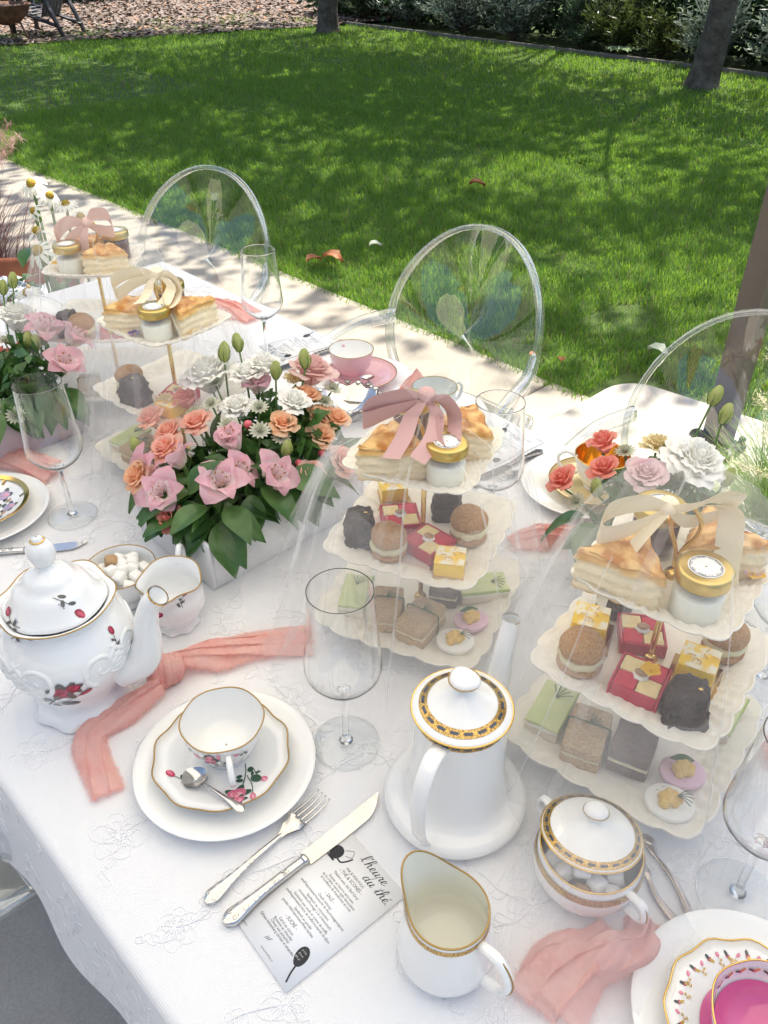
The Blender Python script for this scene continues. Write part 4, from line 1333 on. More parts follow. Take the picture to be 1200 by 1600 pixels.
creamer('small rose printed cream jug with gilt wavy lip', -.820, .388, R(-47))
sugarm = mat('sugar', (.84, .83, .80), .6, sss=.1, bump=(300, .4, .001))
sugarb = mat('brown_sugar', (.42, .27, .14), .6, bump=(300, .4, .001))
def cube_mesh(s, m, name='sugar_cube'):
    return MB().box((0, 0, 0), (s, s * .95, s * .85), s * .12).mesh(name, m, False)
CUBE = cube_mesh(.0165, sugarm); CUBEB = cube_mesh(.0165, sugarb)
def cubes(x, y, z, r, n, seed, where):
    rr = random.Random(seed)
    for k in range(n):
        a = k * 2.4; q = r * math.sqrt((k + .3) / n)
        o = bpy.data.objects.new('sugar_cube', CUBEB if k % 6 == 4 else CUBE); COL.objects.link(o)
        o.location = (x + q * math.cos(a), y + q * math.sin(a), ZT + z + rr.uniform(0, .007) + (.010 if k < n * .35 else 0))
        o.rotation_euler = (rr.uniform(-.5, .5), rr.uniform(-.5, .5), rr.uniform(0, 6))
        tag(o, ('brown' if k % 6 == 4 else 'white') + ' sugar cube heaped in ' + where, 'sugar cube', ('brown' if k % 6 == 4 else 'white') + ' sugar cubes in ' + where)
def sugar_bowl_open(label, x, y):
    t = thing('sugar_bowl', label, 'bowl', place(x, y))
    pr = [(.024, 0), (.028, 0), (.028, .003), (.025, .007), (.030, .014), (.045, .032), (.049, .046), (.0475, .054), (.050, .060)]
    pi_ = [(.0485, .060), (.046, .052), (.047, .044), (.042, .032), (.026, .014), (.001, .012)]
    MB().lathe(pr, 56).build('body', porc_cool, t); MB().lathe(pi_, 56).build('inside', porc_cool, t)
    rim(t, .0493, .0602, .0009, goldline)
    for sg in (R(45), R(225)):
        h = rotz(bez([(.045, 0, .050), (.062, 0, .054), (.064, 0, .036), (.046, 0, .032)], 18), sg)
        MB().tube(h, .0036, 8).build('handle', porc_cool, t)
    return t
sugar_bowl_open('open white sugar bowl behind the rose teapot spout', -.912, .362)
cubes(-.912, .362, .046, .036, 15, 4, 'the open bowl behind the teapot')

# ================================================================== WHITE AND GOLD COFFEE SET
def band(parent, r0, z0, r1, z1, name='gilt_band', warp=None, n=26):
    t = MB().lathe([(r0, z0), ((r0 + r1) / 2, (z0 + z1) / 2), (r1, z1)], 80, warp).build(name, mat('gilt_band', (.66, .45, .16), .3, metal=.75, noise=(700, (.30, .19, .07), .45, .55)), parent)
    b = MB(); pr = [(r0, z0), (r1, z1)]; L = math.dist((r0, z0), (r1, z1))
    for k in range(n):
        decal(b, pr, k * 2 * PI / n, L * .5, [([(-L * .40, -L * .17), (L * .40, -L * .17), (L * .52, 0), (L * .40, L * .17), (-L * .40, L * .17), (-L * .52, 0)], 9)], 1, 0, 1, warp)
        decal(b, pr, (k + .5) * 2 * PI / n, L * .5, [(blob(0, 0, L * .16, L * .16, n=6), 8)], 1, 0, 1, warp)
    b.build('band_cartouche', [porc] + PR[1:], parent)
cp = thing('coffee_pot', 'tall white coffee pot with gilt banded lid', 'coffee pot', place(-.352, .452))
CP = [(.045, 0), (.068, .001), (.0775, .007), (.0800, .014), (.0785, .0195), (.0725, .0232), (.0655, .0258), (.0595, .0295), (.0560, .0350), (.0535, .0440), (.0520, .058), (.0508, .078), (.0494, .105), (.0480, .135), (.0475, .150), (.0480, .156)]
MB().lathe(CP, 80).build('body', porc, cp)
band(cp, .0479, .146, .0485, .1555, 'gilt_collar')
ldc = MB().lathe([(.0505, .1555), (.0520, .158), (.0505, .1603), (.0440, .1622), (.0355, .1662), (.0240, .1745), (.012, .1835), (.007, .188), (.0065, .192)], 72).build('lid', porc, cp)
band(ldc, .0446, .1626, .0362, .1666, 'gilt_band', None, 18)
MB().tube(ringpath(.0520, .1585, 72), .0011, 6, closed=True).build('gold_rim', gold, ldc)
MB().sphere((0, 0, .1985), (.0165, .0150, .0075), 20, 12, lambda p: 1 + .05 * np.sin(3 * np.arctan2(p[:, 1], p[:, 0]))).build('knob', porc, ldc)
MB().tube(ringpath(.0160, .1985, 40), .0006, 6, closed=True).build('knob_rim', goldline, ldc)
SPA = R(103)
sp = rotz(bez([(.050, 0, .050), (.075, 0, .075), (.088, 0, .115), (.097, 0, .160), (.106, 0, .196)], 24), SPA)
MB().tube(sp, np.interp(np.linspace(0, 1, len(sp)), [0, .3, 1], [.022, .016, .0095]), 14, cap=False).build('spout', porc, cp)
MB().tube([sp[-1] - (0, 0, .0006), sp[-1] + (0, 0, .0006)], [.0098, .0096], 14, cap=False).build('spout_gold', goldline, cp)
hd = rotz(bez([(.044, 0, .146), (.070, 0, .152), (.090, 0, .135), (.096, 0, .100), (.092, 0, .060), (.078, 0, .026)], 30), R(-73))
MB().tube(hd, np.interp(np.linspace(0, 1, 30), [0, .5, 1], [.0095, .0088, .0080]), 12, flat=.32).build('handle', porc, cp)
MB().tube(hd + (0, 0, 0), .0011, 5).build('handle_core', porc, cp)

ju = thing('milk_jug', 'white gilt rimmed jug with cream at the front', 'jug', place(-.244, .318), R(180))
JP = [(.028, 0), (.036, 0), (.0430, .006), (.0465, .018), (.0460, .032), (.0420, .052), (.0385, .070), (.0375, .086)]
JI = [(.0362, .086), (.0370, .070), (.0405, .052), (.0440, .032), (.0440, .018), (.034, .008), (.001, .006)]
def jw(th, r, z, j):
    d = np.abs((th + PI) % (2 * PI) - PI)
    k = np.clip((z - .045) / .041, 0, 1)
    lip = np.exp(-(d / .55) ** 2)
    return r * (1 + .42 * lip * k ** 1.3), z + k ** 2 * (.024 * np.exp(-(d / .8) ** 2) - .002)
MB().lathe(JP, 88, jw).build('body', porc, ju)
MB().lathe(JI, 88, jw).build('inside', mat('cream_glaze', (.84, .83, .74), .1, coat=.3), ju)
rim(ju, .0370, .0862, .0010, goldline, jw)
MB().lathe([(.0388, .0755), (.0384, .0785), (.0381, .0815)], 80, jw).build('gilt_band', MATS['gilt_band'], ju)
hd = bez([(-.038, 0, .074), (-.060, 0, .076), (-.073, 0, .056), (-.066, 0, .030), (-.044, 0, .022)], 26)
MB().tube(hd, .0055, 10, flat=.7).build('handle', porc, ju)
MB().tube(hd * (1.0, 1, 1) + (-.0045, 0, .001), .0008, 5).build('handle_gold', goldline, ju)

sb = thing('sugar_bowl', 'white gilt sugar bowl with its lid ajar', 'bowl', place(-.196, .478), R(-12))
SP = [(.030, 0), (.038, 0), (.0470, .010), (.0535, .026), (.0550, .042), (.0525, .054), (.0510, .060)]
SI = [(.0492, .060), (.0505, .052), (.0530, .042), (.0515, .026), (.045, .012), (.001, .008)]
MB().lathe(SP, 72).build('body', porc, sb); MB().lathe(SI, 72).build('inside', porc, sb)
rim(sb, .0502, .0603, .0011, gold)
MB().lathe([(.0549, .0440), (.0544, .0485), (.0536, .0530)], 72).build('gilt_band', MATS['gilt_band'], sb)
for sg in (0, PI):
    h = rotz(bez([(.052, 0, .052), (.070, 0, .054), (.074, 0, .036), (.054, 0, .028)], 20), sg)
    MB().tube(h, .0048, 10, flat=.7).build('handle', porc, sb)
    MB().tube(h + (.003 * math.cos(sg), .003 * math.sin(sg), .0), .0012, 5).build('handle_gold', goldline, sb)
cubes(-.190, .466, .046, .036, 14, 9, 'the gilt sugar bowl at the front')
sl_ = empty('lid', (-.008, .006, .0655), 0, sb)
sl_.rotation_euler = (R(-8), R(-7), 0)
MB().lathe([(.001, -.001), (.044, -.001), (.0495, .001), (.0505, .0022), (.049, .0042), (.0415, .0075), (.026, .013), (.010, .0195), (.0062, .022), (.006, .026)], 72).build('dome', porc, sl_)
band(sl_, .0488, .0046, .0418, .0079, 'gilt_band', None, 24)
MB().tube(ringpath(.0503, .0024, 72), .0010, 6, closed=True).build('gold_rim', gold, sl_)
MB().sphere((0, 0, .031), (.0125, .0125, .0075), 20, 12).build('knob', porc, sl_)
MB().tube(ringpath(.0125, .031, 36), .0007, 6, closed=True).build('knob_rim', goldline, sl_)

tg = thing('sugar_tongs', 'silver sugar tongs beside the gilt sugar bowl', 'tongs', place(-.092, .508))
e1, e2 = np.array([-.080, .055, .004]), np.array([-.069, .022, .004])
def arm_t(e, side, name):
    d = e / np.linalg.norm(e); pth = bez([(0, 0, .006), e * .12 + (side * .004, side * .005, .003), e * .5 + (side * .005, side * .006, .001), e * .85, e], 22)
    MB().tube(pth, np.interp(np.linspace(0, 1, len(pth)), [0, .1, .3, .75, .82, 1], [.0052, .0062, .0048, .0026, .0060, .0052]), 8, flat=.35).build(name, mat('tong_silver', (.45, .40, .37), .2, metal=1.0), tg)
    MB().sphere(e, (.009, .0065, .003), 12, 8).build('claw', MATS['tong_silver'], tg)
arm_t(e1, 1, 'arm'); arm_t(e2, -1, 'arm')
MB().sphere((.001, -.001, .004), (.0075, .0075, .0032), 12, 8).build('bow', MATS['tong_silver'], tg)

# far white teapot with gold dots
ft = thing('teapot', 'plain white lidded teapot far left behind the pink lilies', 'teapot', place(-1.775, .655))
FP = [(.035, 0), (.045, 0), (.046, .004), (.042, .010), (.062, .035), (.070, .060), (.066, .082), (.056, .094), (.055, .098)]
MB().lathe(FP, 56).build('body', porc_cool, ft)
fl_ = MB().lathe([(.060, .098), (.0605, .101), (.052, .108), (.036, .120), (.018, .128), (.008, .131), (.007, .136)], 56).build('lid', porc_cool, ft)
MB().lathe([(.006, .134), (.0095, .141), (.008, .148), (.004, .152)], 20).build('knob', porc_cool, fl_)
MB().lathe([(.0045, .151), (.0048, .156), (.001, .160)], 16).build('knob_tip', gold, fl_)
b = MB()
for k in range(5): decal(b, FP, k * 1.26 - .6, .075, [(blob(0, 0, .004, .004), 8), (leafpoly(0, 0, .010, .002, .7), 8)])
b.build('gold_flower', [porc] + PR[1:], ft)
sp = rotz(bez([(.055, 0, .035), (.085, 0, .055), (.098, 0, .090), (.110, 0, .118)], 18), R(45))
MB().tube(sp, np.linspace(.017, .0095, len(sp)), 12, cap=False).build('spout', porc_cool, ft)
MB().tube(rotz(bez([(-.058, 0, .085), (-.092, 0, .09), (-.098, 0, .05), (-.064, 0, .035)], 20), R(45)), .0055, 8).build('handle', porc_cool, ft)

# ================================================================== STEMWARE
wg = glassmat('stemware', (.995, .998, .998), 1.45)
thinfoot = clearmat('glass_foot', (.95, .96, .965), .5, .05)
def wine_glass(label, x, y, s=1.0):
    t = thing('wine_glass', label, 'glass', place(x, y), 0, 'stemmed glasses on the table')
    t.scale = (s, s, s)
    foot = [(.001, .0), (.038, .0), (.0400, .0006), (.0402, .0012), (.0395, .0018), (.020, .0034), (.008, .006), (.006, .008)]
    MB().lathe(foot, 56).build('foot', thinfoot, t)
    MB().tube(ringpath(.0398, .0011, 56), .0007, 6, closed=True).build('foot_rim', wg, t)
    MB().lathe([(.001, .0045), (.0085, .0055), (.0055, .009), (.0042, .018), (.0037, .060), (.0042, .088), (.007, .0930), (.0085, .0938), (.001, .0939)], 32).build('stem', wg, t)
    outer = [(.001, .0942), (.009, .0950), (.021, .102), (.034, .113), (.0425, .126), (.0440, .134), (.0432, .148), (.0402, .180), (.0370, .222), (.0358, .2435), (.0357, .2448)]
    inner = [(.0350, .2448), (.0351, .2435), (.0363, .222), (.0395, .180), (.0425, .148), (.0432, .134), (.0417, .1266), (.0333, .1140), (.020, .1034), (.008, .0972), (.001, .0965)]
    MB().lathe(outer + [(.03535, .2452)] + inner, 72).build('bowl', wg, t)
    return t
wine_glass('empty stemmed glass standing alone between front plate and coffee pot', -.497, .418)
wine_glass('empty stemmed glass at left in front of the far veiled stands', -1.156, .402)
wine_glass('empty stemmed glass at the right edge beside the sugar tongs', -.077, .577)
wine_glass('empty stemmed glass right of the middle cake stand', -.640, .852)
wine_glass('empty stemmed glass beyond the big flower box near the far menu', -1.400, .995)
wine_glass('empty stemmed glass at the right edge behind the right cake stand', -.196, .878)

# ================================================================== MENUS
cardm = mat('card', (.93, .93, .93), .6)
ink = mat('ink', (.03, .03, .035), .7)
inkg = mat('ink_grey', (.12, .12, .125), .7)
def text_verts(s, size, shear=0.0, align='CENTER'):
    cu = bpy.data.curves.new('t', 'FONT'); cu.body = s; cu.size = size; cu.align_x = align; cu.shear = shear; cu.resolution_u = 2
    o = bpy.data.objects.new('t', cu); COL.objects.link(o)
    dg = bpy.context.evaluated_depsgraph_get(); oe = o.evaluated_get(dg); me = oe.to_mesh()
    V = np.array([v.co[:] for v in me.vertices]); F = [tuple(p.vertices) for p in me.polygons]
    oe.to_mesh_clear(); bpy.data.objects.remove(o); bpy.data.curves.remove(cu)
    return V, F
CW, CHh = .0955, .148
GLY = {  # joined handwriting, each letter as strokes in a unit box (x, y), then its advance
    'l': ([[(0, .1), (.25, .6), (.42, 1.35), (.3, 1.75), (.16, 1.5), (.2, .6), (.36, .05), (.6, .18)]], .55),
    "'": ([[(.1, 1.7), (.05, 1.4)]], .28),
    'h': ([[(0, .1), (.25, .7), (.42, 1.4), (.3, 1.75), (.15, 1.4), (.1, 0)], [(.1, .2), (.3, .75), (.5, .8), (.52, .3), (.62, .03), (.85, .2)]], .82),
    'e': ([[(0, .15), (.35, .4), (.45, .68), (.28, .82), (.12, .5), (.2, .08), (.45, .04), (.68, .25)]], .64),
    'u': ([[(0, .3), (.14, .8), (.1, .2), (.24, 0), (.44, .25), (.55, .8), (.5, .2), (.62, .02), (.82, .25)]], .78),
    'r': ([[(0, .2), (.2, .85), (.3, .7), (.48, .75), (.42, .2), (.52, .03), (.72, .22)]], .66),
    'd': ([[(.5, .72), (.25, .82), (.06, .4), (.16, .02), (.4, .2), (.62, 1.1), (.7, 1.75)], [(.55, .8), (.52, .15), (.66, .02), (.85, .2)]], .82),
    't': ([[(0, .2), (.22, .8), (.32, 1.4)], [(.24, .8), (.2, .15), (.34, .02), (.56, .2)], [(0, 1.0), (.5, 1.08)]], .52),
    'é': ([[(0, .15), (.35, .4), (.45, .68), (.28, .82), (.12, .5), (.2, .08), (.45, .04), (.68, .25)], [(.3, 1.05), (.5, 1.3)]], .64),
    '.': ([[(.05, .0), (.12, .06), (.16, .0)]], .3), ' ': ([], .5)}
def script(b, s, x, y, h, z, w, slope=0.0):
    for chx in s:
        st, adv = GLY[chx]
        for line in st:
            pts = [(x + (px + py * .28) * h * .8, y + py * h * .62 + (x - .02) * slope, z) for px, py in line]
            q = bez(pts, 7 * (len(pts) - 1) + 1)
            t = np.gradient(q[:, :2], axis=0); t /= np.maximum(np.linalg.norm(t, axis=1, keepdims=True), 1e-9)
            ww = w * (.55 + .75 * np.clip(-t[:, 1], 0, 1))
            nr = np.stack([-t[:, 1], t[:, 0], np.zeros(len(t))], 1) * ww[:, None] / 2
            P_ = np.stack([q - nr, q + nr], 1)
            b.grid(P_, flip=True)
        x += adv * h * .8
LINES = [(-.0305, "PAR JE M'EN FOUS.", .0033), (-.0365, "- THÉ & SCONES -", .0043), (-.0425, "Théière avec thé Earl Grey", .0035), (-.0485, "Scones au beurre servi avec", .0034),
         (-.0522, "de la crème maison style devonshire", .0034), (-.0559, "et confiture de framboises et rose", .0034), (-.0635, "- SALÉ -", .0043), (-.0695, "Oeufs mimosa", .0035),
         (-.0732, "oeuf/mayonnaise/moutarde de dijon/vinaigre/épices", .0033), (-.0785, "Sandwich au concombre", .0035), (-.0822, "concombre/fromage à la crème/aneth", .0034),
         (-.0875, "Sandwich aux oeufs et crème de truffe", .0034), (-.0912, "oeuf/mayonnaise/crème de truffe/moutarde de dijon", .0033), (-.0965, "Sandwich au poulet", .0035),
         (-.1002, "poulet rôti/mayonnaise/fines herbes", .0034), (-.1080, "- SUCRÉ -", .0043), (-.1140, "Carré au citron", .0035), (-.1177, "Brownie au chocolat", .0035),
         (-.1214, "Choux aux pistaches", .0035), (-.1251, "Gâteau battenberg cerises et amandes", .0035)]
def menu_meshes():
    tb_, gb_ = MB(), MB()
    z = .0009
    for y, s, sz in LINES:
        V, F = text_verts(s, sz * 1.25); V = V * (.84, 1, 1) + (.0 if y > -.1 else -.004, y, z); tb_.add(V, F)
    V, F = text_verts('jsf', .006, .4); tb_.add(V + (-.006, -.1345, z), F)
    V, F = text_verts('@jemenfous', .0026, .2); gb_.add(V + (-.036, -.1430, z), F)
    V, F = text_verts('www.jemenfous.ca', .0026, .2); gb_.add(V + (.006, -.1430, z), F)
    script(tb_, "l'heure", -.014, -.0125, .0112, z, .0009)
    script(tb_, "du thé.", .004, -.0238, .0112, z, .0009)
    # engraved teapot at the upper left, spoon at the lower right
    eb = MB(); eb2 = MB()
    def fan(pts, mi, eb=eb):
        p = np.array([(x, y, z) for x, y in pts]); n = len(p); eb.mat(mi).add(np.vstack([p, p.mean(0)]), [(i, (i + 1) % n, n) for i in range(n)])
    fan(blob(-.036, -.026, .0075, .0085, 0, 16, .03), 0); fan([(-.041, -.0355), (-.031, -.0355), (-.030, -.0335), (-.042, -.0335)], 0)
    fan(blob(-.038, -.024, .0022, .0040, .3), 1)
    for st in stroke([(-.030, -.030), (-.024, -.030), (-.020, -.024), (-.018, -.018)], .0018): fan(st, 0)
    for st in stroke([(-.031, -.018), (-.024, -.012), (-.020, -.018), (-.026, -.022)], .0006): fan(st, 1)
    fan2 = lambda pts, mi: fan(pts, mi, eb2)
    fan2(blob(.030, -.118, .0068, .0105, .35, 16, .02), 0); fan2(blob(.0285, -.1165, .0045, .0070, .35, 14, .1), 1)
    for k in range(9): fan2(blob(.026 + (k % 3) * .0022, -.1215 + (k // 3) * .004, .0009, .0012, k), 2)
    for st in stroke([(.0335, -.1275), (.036, -.135), (.040, -.143)], .0018): fan2(st, 0)
    card = MB().box((0, -CHh / 2, .0004), (CW, CHh, .0007)).mesh('card', cardm, False)
    return card, tb_.mesh('printed_text', ink, False), gb_.mesh('printed_footer', inkg, False), eb.mesh('teapot_drawing', [ink, inkg, cardm], False), eb2.mesh('spoon_drawing', [ink, inkg, cardm], False)
MM = menu_meshes()
def menu(label, x, y, rz, dz=0.0):
    """x, y: middle of the top edge"""
    t = thing('menu_card', label, 'menu', place(x, y, dz), rz, 'printed menu cards')
    for nm, me in zip(('card', 'printed_text', 'printed_footer', 'teapot_drawing', 'spoon_drawing'), MM):
        o = bpy.data.objects.new(nm, me); COL.objects.link(o); o.parent = t
    return t
menu('white menu card in front of the coffee pot, under the knife', -.3585, .337, R(-4.5), .0006)
menu('menu card at the far edge beside the dark handled knives', -.812, 1.010, R(176))
menu('menu card at the far edge beyond the big flower box', -1.420, 1.015, R(172))
menu('menu card at the right edge behind the right cake stand', -.225, .935, R(170))
knife('silver knife at the right edge behind the right cake stand', (-.185, 1.08), (-.222, .895))
knife('silver knife beside the far menu beyond the pink cup', (-1.33, 1.14), (-1.34, .97), silver_dk)

# ================================================================== GAUZE NAPKINS
gauze = leafmat('gauze', (.97, .55, .49), (.98, .66, .60), .4, .9, 30, .1)
gz_nt = gauze.node_tree
_tb = gz_nt.nodes.new('ShaderNodeTexNoise'); _tb.inputs['Scale'].default_value = 190; _tb.inputs['Detail'].default_value = 6; _tb.inputs['Roughness'].default_value = .7
_tc = [n for n in gz_nt.nodes if n.type == 'TEX_COORD'][0]
gz_nt.links.new(_tc.outputs['Object'], _tb.inputs['Vector'])
_bp = gz_nt.nodes.new('ShaderNodeBump'); _bp.inputs['Strength'].default_value = .8; _bp.inputs['Distance'].default_value = .004
gz_nt.links.new(_tb.outputs[0], _bp.inputs['Height']); gz_nt.links.new(_bp.outputs[0], gz_nt.nodes['Principled BSDF'].inputs['Normal'])
def gauze_strip(path, widths, heights, seed, folds=3, n=90, m=44):
    """folded strip of cloth along a path on the table"""
    p = bez(path, n); k = len(p)
    w = np.interp(np.linspace(0, 1, k), np.linspace(0, 1, len(widths)), widths)
    h = np.interp(np.linspace(0, 1, k), np.linspace(0, 1, len(heights)), heights)
    t = np.gradient(p, axis=0); t /= np.linalg.norm(t, axis=1, keepdims=True)
    nr = np.stack([-t[:, 1], t[:, 0], np.zeros(k)], 1)
    P_ = np.zeros((k, m, 3)); r = np.random.default_rng(seed); ph = r.uniform(0, 6)
    for j, v in enumerate(np.linspace(-1, 1, m)):
        u = np.linspace(0, 1, k)
        wav = .5 + .5 * np.sin(folds * PI * v + ph + 1.4 * np.sin(u * 4 + ph)); wav2 = .5 + .5 * np.sin(2.7 * folds * PI * v + 2 * ph + 3 * np.sin(u * 6))
        lift = h * (1 - abs(v) ** 4) * (.50 + .34 * wav + .10 * wav2)
        side = v * w + .18 * w * np.sin(folds * PI * v * 1.0 + u * 7 + ph)
        q = p + nr * side[:, None]
        q[:, 2] = p[:, 2] + lift + .0015 + .0011 * snoise(np.stack([q[:, 0], q[:, 1], np.full(k, v * .02)], 1), seed, 34) + .0006 * snoise(q, seed + 1, 95)
        P_[:, j] = q
    return P_
def fray(b, P_, seed):
    r = np.random.default_rng(seed)
    for edge, inn in ((P_[:, 0], P_[:, 1]), (P_[:, -1], P_[:, -2]), (P_[0], P_[1]), (P_[-1], P_[-2])):
        for i in range(len(edge) - 1):
            for _ in range(4):
                a = edge[i] + (edge[i + 1] - edge[i]) * r.random()
                d = (edge[i] - inn[i]); d = d / max(np.linalg.norm(d), 1e-6) * r.uniform(.002, .007) + r.normal(size=3) * .0015
                d[2] = max(d[2], -a[2] + ZT + .001) if a[2] + d[2] < ZT + .001 else d[2]
                s = np.cross(d, (0, 0, 1.)); s = s / max(np.linalg.norm(s), 1e-6) * .0004
                b.add([a - s, a + s, a + d], [(0, 1, 2)])
def napkin(label, strips, knot=None, seed=1):
    t = thing('napkin', label, 'napkin', (0, 0, 0), 0, 'coral gauze napkins')
    for q, (path, w, h, f) in enumerate(strips):
        P_ = gauze_strip([(x, y, ZT + .002 + z) for x, y, z in path], w, h, seed + q, f)
        b = MB().grid(P_); o = b.build('folded_cloth', gauze, t)
        fb = MB(); fray(fb, P_, seed + q); tag(fb.build('frayed_edge', gauze, o, smooth=False), kind='stuff')
    if knot:
        (kx, ky), ka, kr = knot
        b = MB()
        b.at((kx, ky, ZT + kr * .78), rz=ka)
        for i in range(5):
            off = (i - 2) * kr * .36
            pth = [(off + .15 * kr * math.sin(q), kr * .80 * math.cos(q) * (1 - .1 * abs(i - 2)), kr * .70 * math.sin(q) * (1 - .1 * abs(i - 2))) for q in np.linspace(0, 2 * PI, 26, endpoint=False)]
            b.tube(pth, kr * .34, 10, closed=True)
        b.sphere((0, 0, 0), (kr * .85, kr * .8, kr * .72), 16, 10, lambda p: 1 + .06 * snoise(p, 5, .8))
        V = np.concatenate(b.V); b.V = [V + .0008 * snoise(V, 6, 60)[:, None]]
        b.build('knot', gauze, t)
    return t
napkin('coral gauze napkin tied in a knot beside the rose teapot', [
    ([(-.722, .300, .010), (-.722, .245, .004), (-.716, .205, .004), (-.690, .188, .002), (-.632, .172, 0)], (.012, .020, .019, .018, .017), (.018, .014, .010, .007, .007), 2),
    ([(-.738, .338, .012), (-.722, .385, .006), (-.700, .430, .003), (-.660, .492, 0)], (.013, .024, .026, .028), (.018, .015, .012, .009), 3)],
    ((-.737, .318), R(70), .021), 3)
napkin('crumpled coral gauze napkin at the bottom edge below the sugar bowl', [
    ([(-.128, .478, .004), (-.118, .452, .008), (-.126, .420, .016), (-.138, .392, .010), (-.140, .35, .003)], (.018, .018, .020, .022, .025), (.012, .024, .034, .030, .016), 2),
    ([(-.150, .445, .002), (-.150, .415, .006), (-.165, .380, .006), (-.160, .340, 0)], (.012, .020, .022, .024), (.012, .020, .024, .012), 2)], None, 11)
napkin('coral gauze napkin at the left edge behind the gilded plate', [
    ([(-1.285, .437, 0), (-1.330, .420, .004), (-1.390, .400, .004), (-1.470, .370, 0)], (.022, .024, .030, .030), (.022, .020, .016, .014), 3)], None, 21)
napkin('coral gauze napkin far away beside the first clear chair', [
    ([(-1.760, 1.060, 0), (-1.690, 1.075, .006), (-1.640, 1.095, .004), (-1.590, 1.10, 0)], (.028, .034, .034, .024), (.020, .028, .024, .012), 3)], None, 31)
napkin('coral gauze napkin standing up behind the dusty pink bow', [
    ([(-1.070, 1.085, 0), (-1.040, 1.100, .012), (-1.015, 1.120, .004)], (.014, .020, .012), (.026, .060, .02), 2)], None, 41)
napkin('coral gauze napkin under the veil left of the right cake stand', [
    ([(-.600, .862, 0), (-.575, .905, .004), (-.540, .950, .002), (-.50, .985, 0)], (.018, .024, .024, .018), (.012, .020, .016, .010), 3)], None, 51)
napkin('coral gauze napkin at the right edge beyond the stemmed glass', [
    ([(-.140, .760, 0), (-.115, .790, .004), (-.070, .815, 0)], (.018, .024, .024), (.014, .018, .010), 3)], None, 61)
# ================================================================== TIERED CAKE STANDS
ivory = mat('ivory_glaze', (.84, .80, .70), .22, coat=.25)
def plate_prof(s):
    return [(.001, .0), (s * .30, .0), (s * .55, .0), (s * .66, .0004), (s * .70, .0030), (s * .725, .0012), (s * .755, .0052), (s * .785, .0030), (s * .83, .0074), (s * .86, .0050), (s * .905, .0096), (s * .935, .0072), (s * .975, .0112), (s, .0116),
            (s * .995, .0092), (s * .9, .0045), (s * .72, -.0030), (s * .55, -.0042), (.001, -.0042)]
def square_warp(s):
    def f(th, r, z, j):
        c, sn = np.abs(np.cos(th)), np.abs(np.sin(th))
        sq = (c ** 6 + sn ** 6) ** (-1 / 6.0)
        k = np.clip((r / s - .5) / .5, 0, 1)
        cor = np.exp(-((np.abs(((th - PI / 4 + PI / 4) % (PI / 2)) - PI / 4)) / .30) ** 2)
        lob = .045 * np.abs(np.sin(th * 10)) ** .8 * k + .03 * cor * k
        body = 1 + (sq - 1) * np.clip(r / s * 1.6, 0, 1)
        return r * body * (1 + lob), z + k * .0035 * cor + .0016 * k * np.cos(40 * th) * (r > s * .72) * (r < s * .92)
    return f
STAND_LV = ((.027, .1180), (.142, .1020), (.262, .0800))
def cake_stand():
    t = thing('cake_stand', 'x', 'cake stand')
    for z, s in STAND_LV:
        MB().lathe([(r, zz + z) for r, zz in plate_prof(s)], 200, square_warp(s)).build('tier_plate', ivory, t)
    for sx in (-1, 1):
        for sy in (-1, 1):
            MB().lathe([(.001, 0), (.008, 0), (.009, .004), (.006, .024)], 14).build('foot', ivory, t, loc=(sx * .06, sy * .06, 0))
    MB().tube([(0, 0, .022), (0, 0, .142), (0, 0, .272)], .0034, 10).build('rod', gold, t)
    for z, s in STAND_LV:
        MB().lathe([(.0, z + .009), (.006, z + .008), (.0085, z + .004), (.009, z + .0005)], 16).build('collar', gold, t)
    for sd in (-1, 1):
        p = bez([(0, 0, .270), (sd * .003, 0, .295), (sd * .013, 0, .318), (sd * .014, 0, .336), (sd * .006, 0, .348), (0, 0, .349)], 24)
        MB().tube(p, .0024, 8).build('handle_loop', gold, t)
    return t
ST = {'C': (-.595, .648, 22), 'D': (-.262, .665, 8), 'B': (-1.165, .632, 5), 'A': (-1.50, .69, 48)}
SLAB = {'C': 'three tier ivory cake stand with dusty pink bow in the middle', 'D': 'three tier ivory cake stand with cream bow at right', 'B': 'three tier ivory cake stand with cream bow behind the big flower box', 'A': 'farthest three tier ivory cake stand, with blush bow at far left'}
SNM = {'C': 'the middle stand', 'D': 'the right stand', 'B': 'the stand behind the flower box', 'A': 'the farthest stand'}
_s0 = None
for k in 'CDBA':
    x, y, r_ = ST[k]
    if _s0 is None:
        _s0 = cake_stand(); _s0.location = place(x, y); _s0.rotation_euler = (0, 0, R(r_)); _s0['label'] = SLAB[k]; _s0['group'] = 'tiered cake stands'
    else:
        copy_thing(_s0, place(x, y), R(r_), SLAB[k], 'tiered cake stands')

